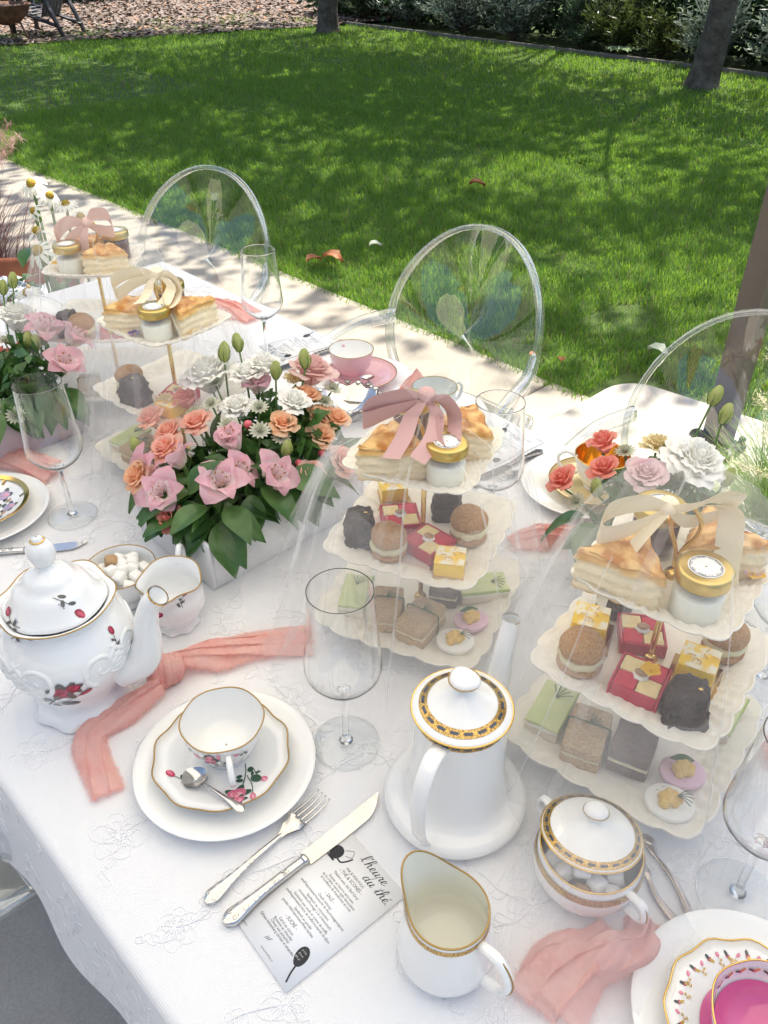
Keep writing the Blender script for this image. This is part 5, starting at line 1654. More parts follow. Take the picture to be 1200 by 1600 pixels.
# ------------------------------------------------------------------ food prototypes
def zramp(name, stops, rough=.7, nscale=60, amp=.5, bump=None, spec=.3, zs=1.0, sss=0.0):
    """baked colour that follows the height of the piece, broken up by noise"""
    m = bpy.data.materials.new(name); m.use_nodes = True
    nt = m.node_tree; b = nt.nodes['Principled BSDF']
    tc = nt.nodes.new('ShaderNodeTexCoord'); sep = nt.nodes.new('ShaderNodeSeparateXYZ')
    nt.links.new(tc.outputs['Object'], sep.inputs[0])
    tx = nt.nodes.new('ShaderNodeTexNoise'); tx.inputs['Scale'].default_value = nscale; tx.inputs['Detail'].default_value = 5
    nt.links.new(tc.outputs['Object'], tx.inputs['Vector'])
    ma = nt.nodes.new('ShaderNodeMath'); ma.operation = 'MULTIPLY_ADD'; ma.inputs[1].default_value = 1 / zs; ma.inputs[2].default_value = -amp * .5
    nt.links.new(sep.outputs[2], ma.inputs[0])
    mb_ = nt.nodes.new('ShaderNodeMath'); mb_.operation = 'MULTIPLY_ADD'; mb_.inputs[1].default_value = amp
    nt.links.new(tx.outputs[0], mb_.inputs[0]); nt.links.new(ma.outputs[0], mb_.inputs[2])
    cr = nt.nodes.new('ShaderNodeValToRGB'); el = cr.color_ramp.elements
    el[0].position, el[0].color = stops[0][0], (*stops[0][1], 1); el[1].position, el[1].color = stops[-1][0], (*stops[-1][1], 1)
    for p, c in stops[1:-1]:
        e = el.new(p); e.color = (*c, 1)
    nt.links.new(mb_.outputs[0], cr.inputs[0]); nt.links.new(cr.outputs[0], b.inputs['Base Color'])
    b.inputs['Roughness'].default_value = rough; b.inputs['Specular IOR Level'].default_value = spec
    if sss:
        b.inputs['Subsurface Weight'].default_value = sss; b.inputs['Subsurface Radius'].default_value = (.006, .004, .002); b.inputs['Subsurface Scale'].default_value = 1
    if bump:
        tb_ = nt.nodes.new('ShaderNodeTexNoise'); tb_.inputs['Scale'].default_value = bump[0]; tb_.inputs['Detail'].default_value = 5
        nt.links.new(tc.outputs['Object'], tb_.inputs['Vector'])
        bp = nt.nodes.new('ShaderNodeBump'); bp.inputs['Strength'].default_value = bump[1]; bp.inputs['Distance'].default_value = bump[2]
        nt.links.new(tb_.outputs[0], bp.inputs['Height']); nt.links.new(bp.outputs[0], b.inputs['Normal'])
    return m
crumb = zramp('scone_crumb', [(0, (.66, .44, .19)), (.14, (.85, .71, .46)), (.76, (.87, .75, .52)), (.90, (.74, .47, .18)), (1.0, (.62, .33, .10))], .75, 90, .28, (160, .5, .003), zs=.041, sss=.12)
crust = mat('scone_crust', (.80, .52, .20), .42, noise=(48, (.50, .21, .05), .42, .60), bump=(90, .4, .003), coat=.15)
def scone(seed):
    t = thing('scone', 'x', 'scone')
    r = np.random.default_rng(seed)
    tri = np.array([(-.042, -.028), (.042, -.032), (.006, .042)])
    pts = []
    for a, b_ in ((0, 1), (1, 2), (2, 0)):
        for q in np.linspace(.06, .94, 12): pts.append(tri[a] + (tri[b_] - tri[a]) * q)
    pts = np.array(pts); n = len(pts)
    lv = 17; P_ = np.zeros((n, lv, 3)); H_ = .041
    for j, u in enumerate(np.linspace(0, 1, lv)):
        k = 1.0 + .035 * math.sin(u * PI) - .06 * max(0, u - .9) * 10
        lay = .0018 * np.sin(u * 26 + 3.0 * snoise(pts, seed + 3, 22)) * (0 < u < .95) + .0022 * snoise(np.c_[pts, np.full(n, u * .05)], seed, 45)
        d = pts / np.linalg.norm(pts, axis=1, keepdims=True)
        P_[:, j, :2] = pts * k + d * lay[:, None]
        P_[:, j, 2] = H_ * u + (.004 * snoise(pts, seed + 5, 18) + .002) * u
    MB().grid(P_, cu=True).build('crumb', crumb, t)
    b = MB(); rings = [1.0, .96, .8, .55, .25]
    Q = np.zeros((n, len(rings) + 1, 3))
    Q[:, 0] = P_[:, -2] * (1.02, 1.02, 1)
    for i, q in enumerate(rings):
        Q[:, i + 1, :2] = P_[:, -1, :2] * q
        Q[:, i + 1, 2] = P_[:, -1, 2] * 1.0 + (1 - q) * .005 + .0022 * snoise(P_[:, -1, :2] * q, seed + 8, 40)
    b.grid(Q, cu=True, flip=False)
    b.add(np.vstack([Q[:, -1], Q[:, -1].mean(0) + (0, 0, .001)]), [(i, (i + 1) % n, n) for i in range(n)])
    b.build('crust', crust, t)
    return t
jarglass = clearmat('jar_glass', (.97, .98, .98), .5, .05)
lidgold = mat('jar_lid', (.62, .46, .16), .28, metal=1.0)
creamw = mat('thick_cream', (.84, .83, .74), .5, sss=.2, bump=(120, .3, .002))
jam = mat('berry_jam', (.075, .012, .022), .12, coat=.3)
labm = mat('label_paper', (.88, .88, .86), .6)
def ring_text(b, s, r, size, z):
    for i, chx in enumerate(s):
        if chx == ' ': continue
        V, F = text_verts(chx, size)
        a = PI / 2 - i * 2 * PI / len(s)
        ca, sa = math.cos(a - PI / 2), math.sin(a - PI / 2)
        V = V + (0, r, 0)
        V = np.stack([V[:, 0] * ca - V[:, 1] * sa, V[:, 0] * sa + V[:, 1] * ca, np.full(len(V), z)], 1)
        b.add(V, F)
_rt = MB(); ring_text(_rt, 'crème de la crème de la crème ', .0118, .0042, .0560); RING = _rt.mesh('label_lettering', ink, False)
def jar(fill, fillm):
    t = thing('glass_jar', 'x', 'jar')
    MB().lathe([(.001, .0005), (.021, .0005), (.0235, .003), (.0238, .034), (.022, .039), (.0205, .041), (.0205, .046)], 40).build('glass', jarglass, t)
    MB().lathe([(.001, .002), (.0205, .002), (.0226, .0045), (.0228, fill - .002), (.0215, fill), (.001, fill + .0005)], 40).build('contents', fillm, t)
    MB().lathe([(.0225, .041), (.0248, .0412), (.0252, .043), (.0252, .053), (.0240, .0548), (.0215, .0550), (.001, .0548)], 44).build('lid', lidgold, t)
    MB().lathe([(.0158, .0553), (.001, .0555)], 36).build('label', labm, t)
    o = bpy.data.objects.new('label_lettering', RING); COL.objects.link(o); o.parent = t
    MB().tube(ringpath(.0142, .0556, 36), .00025, 4, closed=True).build('label_ring', ink, t)
    return t
choc = mat('chocolate', (.026, .012, .008), .5, noise=(50, (.05, .026, .018)), bump=(240, 1.0, .004))
def brownie(seed):
    t = thing('brownie', 'x', 'brownie')
    n, lv = 44, 20; P_ = np.zeros((n, lv, 3))
    for i in range(n):
        a = i * 2 * PI / n
        sq = (abs(math.cos(a)) ** 7 + abs(math.sin(a)) ** 7) ** (-1 / 7)
        for j, u in enumerate(np.linspace(0, 1, lv)):
            r_ = .0200 * sq * (1 - .22 * u ** 1.3) * (1 if u < .97 else .75)
            P_[i, j] = (r_ * math.cos(a), r_ * math.sin(a), .042 * u)
    P_ += (.0030 * snoise(P_, seed, 60, 4))[..., None] * np.array([1, 1, .6])
    P_[:, 0, 2] = 0
    b = MB().grid(P_, cu=True)
    b.add(np.vstack([P_[:, -1], P_[:, -1].mean(0) + (0, 0, .003)]), [(i, (i + 1) % n, n) for i in range(n)])
    b.build('cake', choc, t)
    MB().box((.006, -.004, .0455), (.004, .003, .001)).build('gold_leaf', gold, t)
    return t
chouxm = mat('choux_crust', (.42, .22, .09), .75, noise=(420, (.54, .32, .15), .42, .6), bump=(380, 1.0, .003))
pist = mat('pistachio_cream', (.66, .60, .38), .5, sss=.1)
def choux(seed):
    t = thing('choux_bun', 'x', 'choux bun')
    f = lambda p: 1 + .05 * snoise(p, seed, .9) + .025 * snoise(p, seed + 1, 3)
    MB().sphere((0, 0, .0085), (.0235, .0235, .0105), 28, 14, f).build('base', chouxm, t)
    pth = [((.0185 + .001 * math.sin(q * 3)) * math.cos(q), (.0185) * math.sin(q), .019 + .0012 * math.sin(q * 8)) for q in np.linspace(0, 2 * PI, 40, endpoint=False)]
    MB().tube(pth, .0056, 8, closed=True).build('piped_cream', pist, t)
    MB().sphere((0, 0, .031), (.0235, .0235, .0165), 28, 16, f).build('cap', chouxm, t)
    return t
sred = mat('red_sponge', (.60, .035, .07), .7, bump=(240, .5, .002), noise=(80, (.52, .02, .05)))
syel = mat('almond_sponge', (.80, .66, .34), .75, bump=(240, .6, .002), noise=(80, (.74, .56, .26)))
marz = mat('red_marzipan', (.48, .012, .05), .45)
whip = mat('whipped_cream', (.85, .82, .74), .5, sss=.15)
nut = mat('nut', (.30, .17, .09), .6, noise=(150, (.46, .30, .18)))
def batten():
    t = thing('battenberg_slice', 'x', 'cake')
    h = .0115
    for i, (sx, sy) in enumerate(((-1, -1), (1, -1), (1, 1), (-1, 1))):
        MB().rbox((sx * .0118, sy * .0118, h + .0075), (.0230, .0230, .034 - .0135), .0012, .0005).build('sponge_square', sred if i % 2 == 0 else syel, t)
    for k in range(4):
        a = k * PI / 2
        c = (.0252 * math.cos(a), .0252 * math.sin(a), .0145)
        d = (.0032, .0536, .029) if k % 2 == 0 else (.0472, .0032, .029)
        MB().rbox(c, d, .001).build('marzipan', marz, t)
    MB().rbox((0, 0, .004), (.0472, .0472, .008)).build('marzipan_base', marz, t)
    MB().lathe([(.008, .029), (.0085, .031), (.0065, .034), (.003, .036), (.001, .037)], 20, lambda th, r, z, j: (r * (1 + .12 * np.cos(7 * th + z * 300)), z)).build('cream_rosette', whip, t)
    MB().sphere((0, 0, .0375), (.0075, .0055, .0038), 12, 8).build('almond', nut, t)
    return t
curd = mat('lemon_curd', (.92, .58, .01), .25, sss=.2, coat=.2)
shortb = mat('shortbread', (.62, .40, .17), .8, bump=(200, .5, .002))
icing = mat('icing_sugar', (.86, .80, .60), .85, noise=(90, (.90, .58, .04), .42, .54))
goldcard = mat('gold_card', (.62, .36, .09), .3, metal=.9)
zest = mat('zest', (.80, .42, .02), .5)
def lemon(seed):
    t = thing('lemon_square', 'x', 'cake')
    MB().box((0, 0, .001), (.050, .050, .0012)).build('gold_board', goldcard, t, smooth=False)
    MB().rbox((0, 0, .0055), (.0385, .0385, .008), .0015).build('shortbread', shortb, t)
    MB().rbox((0, 0, .0195), (.0375, .0375, .0205), .0018).build('curd', curd, t)
    n = 14; P_ = np.zeros((n, n, 3))
    for i, u in enumerate(np.linspace(-1, 1, n)):
        for j, v in enumerate(np.linspace(-1, 1, n)): P_[i, j] = (u * .0182, v * .0182, .0302)
    P_[..., 2] += .0005 * snoise(P_, seed, 90)
    MB().grid(P_).build('icing_sugar', icing, t)
    rr = random.Random(seed)
    for k in range(6):
        x, y, a = rr.uniform(-.012, .012), rr.uniform(-.012, .012), rr.uniform(0, 6)
        MB().tube(bez([(x, y, .0312), (x + .003 * math.cos(a), y + .003 * math.sin(a), .033), (x + .007 * math.cos(a + .6), y + .007 * math.sin(a + .6), .0312)], 8), .0006, 5).build('lemon_zest', zest, t)
    return t
bread = mat('brown_bread', (.54, .36, .18), .9, noise=(420, (.66, .48, .28), .4, .6), bump=(300, 1.0, .006))
dbread = mat('rye_bread', (.11, .06, .032), .9, noise=(420, (.18, .12, .085)), bump=(260, .9, .003))
cuc = mat('cucumber', (.50, .58, .22), .3, noise=(30, (.62, .66, .34)), sss=.1)
cskin = mat('cucumber_edge', (.34, .46, .12), .4)
wbread = mat('white_bread', (.74, .66, .52), .85, noise=(140, (.66, .56, .42)), bump=(220, .6, .002))
fillm = mat('egg_filling', (.74, .66, .42), .6, bump=(200, .6, .003))
dill = leafmat('dill', (.05, .11, .03), (.08, .16, .05), .2, .5, 20)
def sprig(t, x, y, z, a, L=.018):
    b = MB()
    for k in range(5):
        q = a + (k - 2) * .35
        b.tube(bez([(x, y, z), (x + L * .5 * math.cos(q), y + L * .5 * math.sin(q), z + .002), (x + L * math.cos(q), y + L * math.sin(q), z + .0006)], 6), .0005, 4)
    b.build('dill_sprig', dill, t)
def slices(b, w, d, z0, h, seed, top=.0035):
    n, m_ = 14, 18
    b.box((0, 0, z0 + h / 2), (w, d, h), top)
def sandwich(kind, seed):
    t = thing('tea_sandwich', 'x', 'sandwich')
    if kind == 'cuc':
        MB().rbox((0, 0, .0065), (.036, .062, .012), .002).build('bread_slice', wbread, t)
        MB().rbox((0, 0, .0145), (.0365, .0622, .004), .001).build('filling', creamw, t)
        MB().rbox((0, 0, .0185), (.0362, .0620, .0045), .0015).build('cucumber_slab', cuc, t)
        MB().rbox((.0176, 0, .0186), (.0018, .0620, .0048), .0006).build('cucumber_skin', cskin, t)
        sprig(t, 0, .01, .0212, 1.3)
    elif kind == 'bread':
        MB().rbox((0, 0, .0075), (.040, .060, .014), .0025).build('bread_slice', bread, t)
        MB().rbox((0, 0, .0160), (.0385, .0585, .004), .0012).build('filling', fillm, t)
        MB().rbox((0, -.001, .0245), (.0395, .0595, .0135), .0028).build('bread_slice', bread, t)
        cut = [(-.0212, .004, .001), (-.0215, .004, .026), (-.019, .004, .0328), (0, .004, .0335), (.019, .004, .0328), (.0215, .004, .026), (.0212, .004, .001)]
        MB().tube(bez(cut, 26), .0009, 5).build('chive_tie', dill, t)
        sprig(t, 0, .004, .0338, .8, .012)
    else:
        MB().rbox((0, 0, .0075), (.040, .060, .014), .002).build('bread_slice', dbread, t)
        MB().rbox((0, 0, .0160), (.0385, .0585, .004), .001).build('filling', fillm, t)
        MB().rbox((0, 0, .0240), (.0395, .0595, .012), .002).build('bread_slice', dbread, t)
    return t
eggw = mat('egg_white', (.84, .82, .76), .3, sss=.25)
eggp = mat('pink_egg_white', (.74, .48, .58), .3, sss=.2)
yolk = mat('yolk_mousse', (.80, .54, .14), .6, bump=(220, .9, .004), noise=(120, (.72, .44, .08)))
paprika = mat('paprika', (.35, .06, .02), .8)
def egg(pink, seed):
    t = thing('devilled_egg', 'x', 'egg')
    def half(p): return np.ones(len(p))
    prof = [(.001, .0), (.010, .001), (.0165, .005), (.0195, .011), (.0195, .0145), (.0185, .0155), (.001, .0153)]
    MB().lathe(prof, 36, lambda th, r, z, j: (r * (1 + .16 * np.cos(th) ** 2 + .05 * np.cos(th)), z)).build('egg_white', eggp if pink else eggw, t)
    b = MB(); rr = random.Random(seed)
    for k in range(9):
        a = k * 2.4; q = .0085 * math.sqrt(k / 9)
        b.sphere((q * math.cos(a), q * math.sin(a), .0175 + .004 * (1 - k / 9)), rr.uniform(.0045, .006), 10, 7)
    b.build('yolk', yolk, t)
    for k in range(7):
        MB().box((rr.uniform(-.014, .014), rr.uniform(-.013, .013), .0160), (.0011, .0008, .0006)).build('paprika_speck', paprika, t, smooth=False)
    if pink:
        P_ = np.zeros((8, 3, 3))
        for i, u in enumerate(np.linspace(0, 1, 8)):
            for j, v in enumerate((-1, 0, 1)): P_[i, j] = (-.012 + .024 * u, .008 + .005 * v * math.sin(PI * (u * .9 + .05)), .0215 + .003 * math.sin(u * 3) + .001 * abs(v))
        MB().grid(P_).build('herb_leaf', dill, t)
    else:
        sprig(t, .006, .002, .024, .2, .014)
    return t
pansy_m = {c: leafmat('pansy_' + c, a, b_, .3, .6, 60) for c, a, b_ in (('yellow', (.86, .50, .02), (.90, .62, .05)), ('violet', (.10, .05, .26), (.22, .13, .42)), ('mauve', (.62, .40, .62), (.70, .5, .68)))}
def pansy(cols, label, x, y, z, rz, s=1.0):
    t = thing('edible_flower', label, 'flower', (x, y, z), rz)
    for k, c in enumerate(cols):
        a = k * 2 * PI / len(cols); P_ = np.zeros((5, 5, 3))
        for i, u in enumerate(np.linspace(0, 1, 5)):
            w = .0055 * s * math.sin(PI * (.12 + u * .80)) ** .7
            for j, v in enumerate(np.linspace(-1, 1, 5)):
                r_ = .0105 * s * u; P_[i, j] = (r_ * math.cos(a) - w * v * math.sin(a), r_ * math.sin(a) + w * v * math.cos(a), .003 + .003 * u + .001 * v * v)
        MB().grid(P_).build('petal', pansy_m[c], t)
    MB().sphere((0, 0, .004), (.0018, .0018, .0015), 8, 6).build('centre', pansy_m['yellow'], t)
PROTO = {}
def food(kind):
    if kind not in PROTO:
        PROTO[kind] = {'scone1': lambda: scone(3), 'scone2': lambda: scone(8), 'cream': lambda: jar(.030, creamw), 'jam': lambda: jar(.038, jam), 'brownie1': lambda: brownie(4), 'brownie2': lambda: brownie(9),
                       'choux1': lambda: choux(2), 'choux2': lambda: choux(6), 'batt': batten, 'lemon': lambda: lemon(5), 'cuc': lambda: sandwich('cuc', 1), 'bread': lambda: sandwich('bread', 2),
                       'rye': lambda: sandwich('rye', 3), 'egg': lambda: egg(False, 3), 'pegg': lambda: egg(True, 5)}[kind]()
        return PROTO[kind], True
    return PROTO[kind], False
def put(st, tier, kind, x, y, rz, label, scale=1.0, lift=0.0):
    cx, cy, r_ = ST[st]; a = R(r_)
    wx, wy = cx + x * math.cos(a) - y * math.sin(a), cy + x * math.sin(a) + y * math.cos(a)
    loc = (wx, wy, ZT + .0015 + STAND_LV[tier][0] + .0012 + lift)
    o, first = food(kind)
    if first:
        o.location = loc; o.rotation_euler = (0, 0, a + rz)
    else:
        o = copy_tree(o); o.location = loc; o.rotation_euler = (0, 0, a + rz)
    o.scale = (scale, scale, scale * (.62 if kind == 'batt' else 1.0))
    o['label'] = label
    o['group'] = o['category'] + ' pieces on the cake stands'
    return o
TIER = ('bottom tier', 'middle tier', 'top tier')
PLAN = {
 'C': [(2, 'scone1', -.030, -.040, .5, 'golden triangular scone at left on {t} of {s}', 1.05), (2, 'scone2', .034, .030, 2.2, 'golden scone behind the cream jar on {t} of {s}', 1.0), (2, 'cream', .042, -.042, .3, 'white cream jar with gold lid on {t} of {s}', 1.0), (2, 'jam', -.036, .040, 1.0, 'dark jam jar with gold lid on {t} of {s}', 1.0),
       (1, 'brownie1', -.068, -.048, .5, 'dark chocolate brownie at the left corner of {t} of {s}', 1.05), (1, 'choux1', -.022, -.062, 1.0, 'choux bun with pistachio cream at the front of {t} of {s}', 1.0), (1, 'batt', -.034, .004, .55, 'red and yellow chequered cake at the back of {t} of {s}', .95), (1, 'batt', .020, -.030, -.35, 'red and yellow chequered cake beside the lemon square on {t} of {s}', .95),
       (1, 'lemon', .062, -.066, .25, 'yellow lemon square on gold card at the front corner, {t} of {s}', 1.0), (1, 'choux2', .060, .010, 2.0, 'brown choux bun at the right of {t} of {s}', 1.05), (1, 'brownie2', .014, .052, .3, 'dark brownie at the back of {t} of {s}', 1.0), (1, 'lemon', -.066, .052, .6, 'lemon square half hidden at the back of {t} of {s}', 1.0),
       (0, 'cuc', -.078, -.046, .25, 'pale green cucumber sandwich at the left of {t} of {s}', 1.1), (0, 'cuc', .078, .040, -1.0, 'pale green cucumber sandwich at the right of {t} of {s}', 1.1), (0, 'bread', .026, -.064, -.15, 'brown bread sandwich tied with chive at the front of {t} of {s}', 1.1), (0, 'bread', -.026, -.058, .3, 'brown bread sandwich beside the cucumber one on {t} of {s}', 1.05),
       (0, 'pegg', .084, -.030, .6, 'pink dyed devilled egg on {t} of {s}', 1.05), (0, 'egg', .078, -.076, .2, 'white devilled egg at the front corner, {t} of {s}', 1.1), (0, 'rye', .030, .020, .2, 'dark rye sandwich in the middle of {t} of {s}', 1.0)],
 'D': [(2, 'scone2', -.038, -.042, .2, 'golden triangular scone at left on {t} of {s}', 1.08), (2, 'scone1', .026, .034, 2.8, 'golden scone behind the cream jar on {t} of {s}', 1.05), (2, 'cream', .038, -.042, .1, 'white cream jar with gold lid on {t} of {s}', 1.05), (2, 'jam', -.036, .030, 1.4, 'dark jam jar with gold lid on {t} of {s}', 1.05),
       (1, 'lemon', -.070, -.012, .3, 'yellow lemon square at left on {t} of {s}', 1.05), (1, 'choux1', -.056, -.062, .4, 'choux bun with pistachio cream at the left corner, {t} of {s}', 1.05), (1, 'batt', -.020, .018, .5, 'red and yellow chequered cake behind the gold rod on {t} of {s}', .95), (1, 'batt', .008, -.050, .12, 'red and yellow chequered cake at the front of {t} of {s}', 1.0),
       (1, 'brownie1', .062, -.060, .4, 'dark chocolate brownie at the front corner, {t} of {s}', 1.1), (1, 'lemon', .050, .000, .15, 'yellow lemon square behind the brownie on {t} of {s}', 1.05), (1, 'choux2', .060, .055, 2.0, 'choux bun at the back right of {t} of {s}', 1.0), (1, 'brownie2', -.066, .048, .2, 'brownie half hidden at the back left of {t} of {s}', 1.0),
       (0, 'cuc', -.082, -.050, .12, 'pale green cucumber sandwich at the left of {t} of {s}', 1.15), (0, 'bread', -.030, -.064, .22, 'brown bread sandwich at the front of {t} of {s}', 1.15), (0, 'rye', .018, -.040, .18, 'dark rye sandwich in the middle of {t} of {s}', 1.15), (0, 'pegg', .074, -.040, .5, 'pink dyed devilled egg on {t} of {s}', 1.1),
       (0, 'egg', .078, -.086, .2, 'white devilled egg at the front corner, {t} of {s}', 1.15), (0, 'cuc', .080, .070, .0, 'pale green cucumber sandwich at the right of {t} of {s}', 1.1), (0, 'bread', -.02, .05, .4, 'brown bread sandwich at the back of {t} of {s}', 1.05)],
 'B': [(2, 'scone1', -.030, -.036, .7, 'pale scone at left on {t} of {s}', 1.0), (2, 'scone2', .040, .024, -.3, 'golden scone at right on {t} of {s}', 1.05), (2, 'cream', .036, -.040, 0, 'white cream jar with gold lid on {t} of {s}', 1.0), (2, 'jam', -.032, .040, 1, 'dark jam jar with gold lid on {t} of {s}', 1.0),
       (1, 'brownie1', -.016, -.070, .2, 'dark brownie at the front of {t} of {s}', 1.1), (1, 'choux1', -.056, -.050, .2, 'choux bun with pistachio cream at left, {t} of {s}', 1.0), (1, 'batt', .034, -.020, .4, 'red and yellow chequered cake on {t} of {s}', 1.0), (1, 'lemon', .070, -.06, .2, 'yellow lemon square on {t} of {s}', 1.0),
       (0, 'cuc', -.080, -.058, .2, 'pale green cucumber sandwich at left on {t} of {s}', 1.1), (0, 'bread', -.030, -.070, .1, 'brown bread sandwich at the front of {t} of {s}', 1.05), (0, 'rye', .030, -.060, .1, 'dark rye sandwich on {t} of {s}', 1.05)],
 'A': [(2, 'cream', -.034, -.040, 0, 'white cream jar with gold lid on {t} of {s}', 1.0), (2, 'scone1', .030, -.030, .2, 'golden scone in front of the jam jar on {t} of {s}', 1.0), (2, 'scone2', -.028, .024, .8, 'golden scone behind the cream jar on {t} of {s}', 1.0), (2, 'jam', .036, .036, 0, 'dark jam jar with gold lid on {t} of {s}', 1.0),
       (1, 'brownie1', -.060, -.050, .2, 'dark brownie on {t} of {s}', 1.1), (1, 'choux1', -.030, -.066, .2, 'choux bun with pistachio cream on {t} of {s}', 1.05), (1, 'batt', .024, -.050, .2, 'red and yellow chequered cake on {t} of {s}', 1.0), (0, 'bread', -.04, -.07, .2, 'brown bread sandwich on {t} of {s}', 1.0)]}
for st, rows in PLAN.items():
    for (tier, kind, x, y, rz, lab, sc_) in rows:
        put(st, tier, kind, x, y, rz, lab.format(t=TIER[tier], s=SNM[st]), sc_)
def stand_pt(st, tier, x, y, dz=.0015):
    cx, cy, r_ = ST[st]; a = R(r_)
    return (cx + x * math.cos(a) - y * math.sin(a), cy + x * math.sin(a) + y * math.cos(a), ZT + .0015 + STAND_LV[tier][0] + dz)
pansy(['violet'] * 4 + ['yellow'], 'violet pansy in front of the left scone on the right hand stand', *stand_pt('D', 2, -.058, -.058, .004), 0, 1.1)
pansy(['yellow', 'mauve', 'yellow', 'mauve', 'yellow'], 'yellow and mauve flower at the right corner of the right hand stand', *stand_pt('D', 2, .068, .036, .010), 0, 1.1)
pansy(['yellow'] * 5, 'yellow flower on the chequered cake of the right hand stand', *stand_pt('D', 1, .018, -.058, .037), 0, 1.0)
pansy(['yellow'] * 5, 'orange yellow flower beside the scone behind the flower box', *stand_pt('B', 2, .064, -.006, .006), 0, 1.0)
pansy(['violet'] * 4 + ['mauve'], 'violet flower left of the cream jar behind the flower box', *stand_pt('B', 2, .004, -.062, .004), 0, 1.0)
pansy(['yellow'] * 5, 'small yellow flower left of the cream jar on the farthest stand', *stand_pt('A', 2, -.062, -.030, .012), 0, 1.0)
# ================================================================== FLOWERS
def petal_surface(R0, a, span, base_r, tip_r, h0, h1, curl, nu=7, nv=6, ruffle=0.0, ph=0.0, cup_=0.0):
    P_ = np.zeros((nu, nv, 3))
    for i, u in enumerate(np.linspace(-1, 1, nu)):
        for j, v in enumerate(np.linspace(0, 1, nv)):
            rad = base_r + (tip_r - base_r) * v ** .8 + curl * max(0, v - .6) ** 1.5 * 2.5
            rad *= 1 - .10 * u * u * v
            zz = h0 + (h1 - h0) * math.sin(min(1.0, v * .98) * PI / 2) - .10 * R0 * (u * u) * v - curl * max(0, v - .65) * 1.2
            if ruffle and v > .55:
                rad += ruffle * math.sin(u * 7 + ph) * (v - .5); zz += ruffle * math.cos(u * 9 + ph) * (v - .5)
            an = a + u * span * (.35 + .65 * math.sin(PI * (.18 + .64 * v)))
            P_[i, j] = (rad * math.cos(an), rad * math.sin(an), zz)
    return P_
def rose_mesh(name, Rr, m, n=22, seed=1, open_=1.0):
    b = MB(); r = random.Random(seed)
    b.sphere((0, 0, Rr * .45), (Rr * .16, Rr * .16, Rr * .40), 8, 6)
    for k in range(n):
        t = (k + 1) / n; a = k * 2.399 + r.uniform(-.2, .2)
        tip = Rr * (.16 + .86 * t ** 1.15) * open_
        b.grid(petal_surface(Rr, a, .95 - .25 * t, Rr * .10 * (1 + t), tip, -Rr * .42 * t, Rr * (.92 - .52 * t ** 1.6) + r.uniform(-.04, .04) * Rr, Rr * .30 * t * t, 9, 7, Rr * (.10 if m is cwhite else .035), k * 1.3))
    return b.mesh(name, m)
def carnation_mesh(name, Rr, m, seed=1, n=44):
    b = MB(); r = random.Random(seed)
    for k in range(n):
        t = (k + 1) / n; a = k * 2.399
        tip = Rr * (.12 + .92 * t ** .9)
        b.grid(petal_surface(Rr, a, .62, Rr * .05, tip, -Rr * .3 * t, Rr * (.72 - .55 * t ** 1.8) + r.uniform(-.05, .05) * Rr, Rr * .16 * t, 9, 6, Rr * .16, k * 1.7))
    return b.mesh(name, m)
def bud_mesh(name, s, mats):
    b = MB()
    b.lathe([(.001, 0), (.0045 * s, .001 * s), (.0075 * s, .008 * s), (.0085 * s, .015 * s), (.0070 * s, .023 * s), (.0042 * s, .029 * s), (.0015 * s, .031 * s)], 20, lambda th, r, z, j: (r * (1 + .16 * np.cos(5 * th + z * 180 / s)), z))
    b.mat(1)
    for k in range(5):
        a = k * 1.257
        b.tube(bez([(.004 * s * math.cos(a), .004 * s * math.sin(a), 0), (.0095 * s * math.cos(a), .0095 * s * math.sin(a), .010 * s), (.0090 * s * math.cos(a), .0090 * s * math.sin(a), .020 * s)], 7), np.linspace(.0011 * s, .0003, 7), 5)
    return b.mesh(name, mats)
peach = leafmat('rose_peach', (.92, .50, .39), (.95, .65, .54), .45, .55, 50, .3)
orange = leafmat('rose_orange', (.93, .55, .33), (.95, .68, .47), .45, .55, 50, .3)
coral = leafmat('rose_coral', (.86, .28, .22), (.90, .42, .34), .42, .55, 40, .3)
blush = leafmat('rose_blush', (.82, .54, .50), (.88, .66, .62), .42, .55, 40, .3)
mauve = leafmat('rose_mauve', (.80, .56, .60), (.86, .68, .70), .42, .55, 40, .3)
cwhite = leafmat('carnation_white', (.95, .94, .89), (.96, .95, .92), .28, .6, 40, .2)
cyel = leafmat('carnation_yellow', (.84, .72, .42), (.88, .78, .52), .35, .6, 40, .2)
budg = leafmat('bud_green', (.40, .46, .13), (.54, .58, .24), .3, .5, 90, .3)
budd = leafmat('calyx', (.10, .20, .05), (.16, .27, .08), .2, .5, 60, .3)
lgrn = leafmat('florist_leaf', (.045, .12, .026), (.08, .18, .045), .25, .28, 40, .5)
stemg = leafmat('stem_green', (.10, .19, .05), (.16, .26, .08), .15, .5, 60, .4)
lil_p = leafmat('lily_pink', (.87, .50, .58), (.90, .62, .68), .48, .5, 60, .3)
lil_l = leafmat('lily_pale', (.89, .70, .72), (.91, .78, .78), .48, .5, 60, .3)
lil_w = leafmat('lily_cream', (.86, .80, .66), (.88, .84, .74), .4, .5, 60, .3)
fleck = mat('lily_fleck', (.26, .03, .05), .6)
anther = mat('anther', (.42, .20, .06), .7)
astm = leafmat('astrantia_bract', (.66, .68, .54), (.76, .76, .64), .35, .6, 90, .2)
astc = leafmat('astrantia_centre', (.46, .50, .34), (.62, .62, .48), .2, .7, 200, .2)
berry = mat('hypericum', (.66, .09, .13), .28, coat=.3, noise=(90, (.76, .20, .22)))
FM = {}
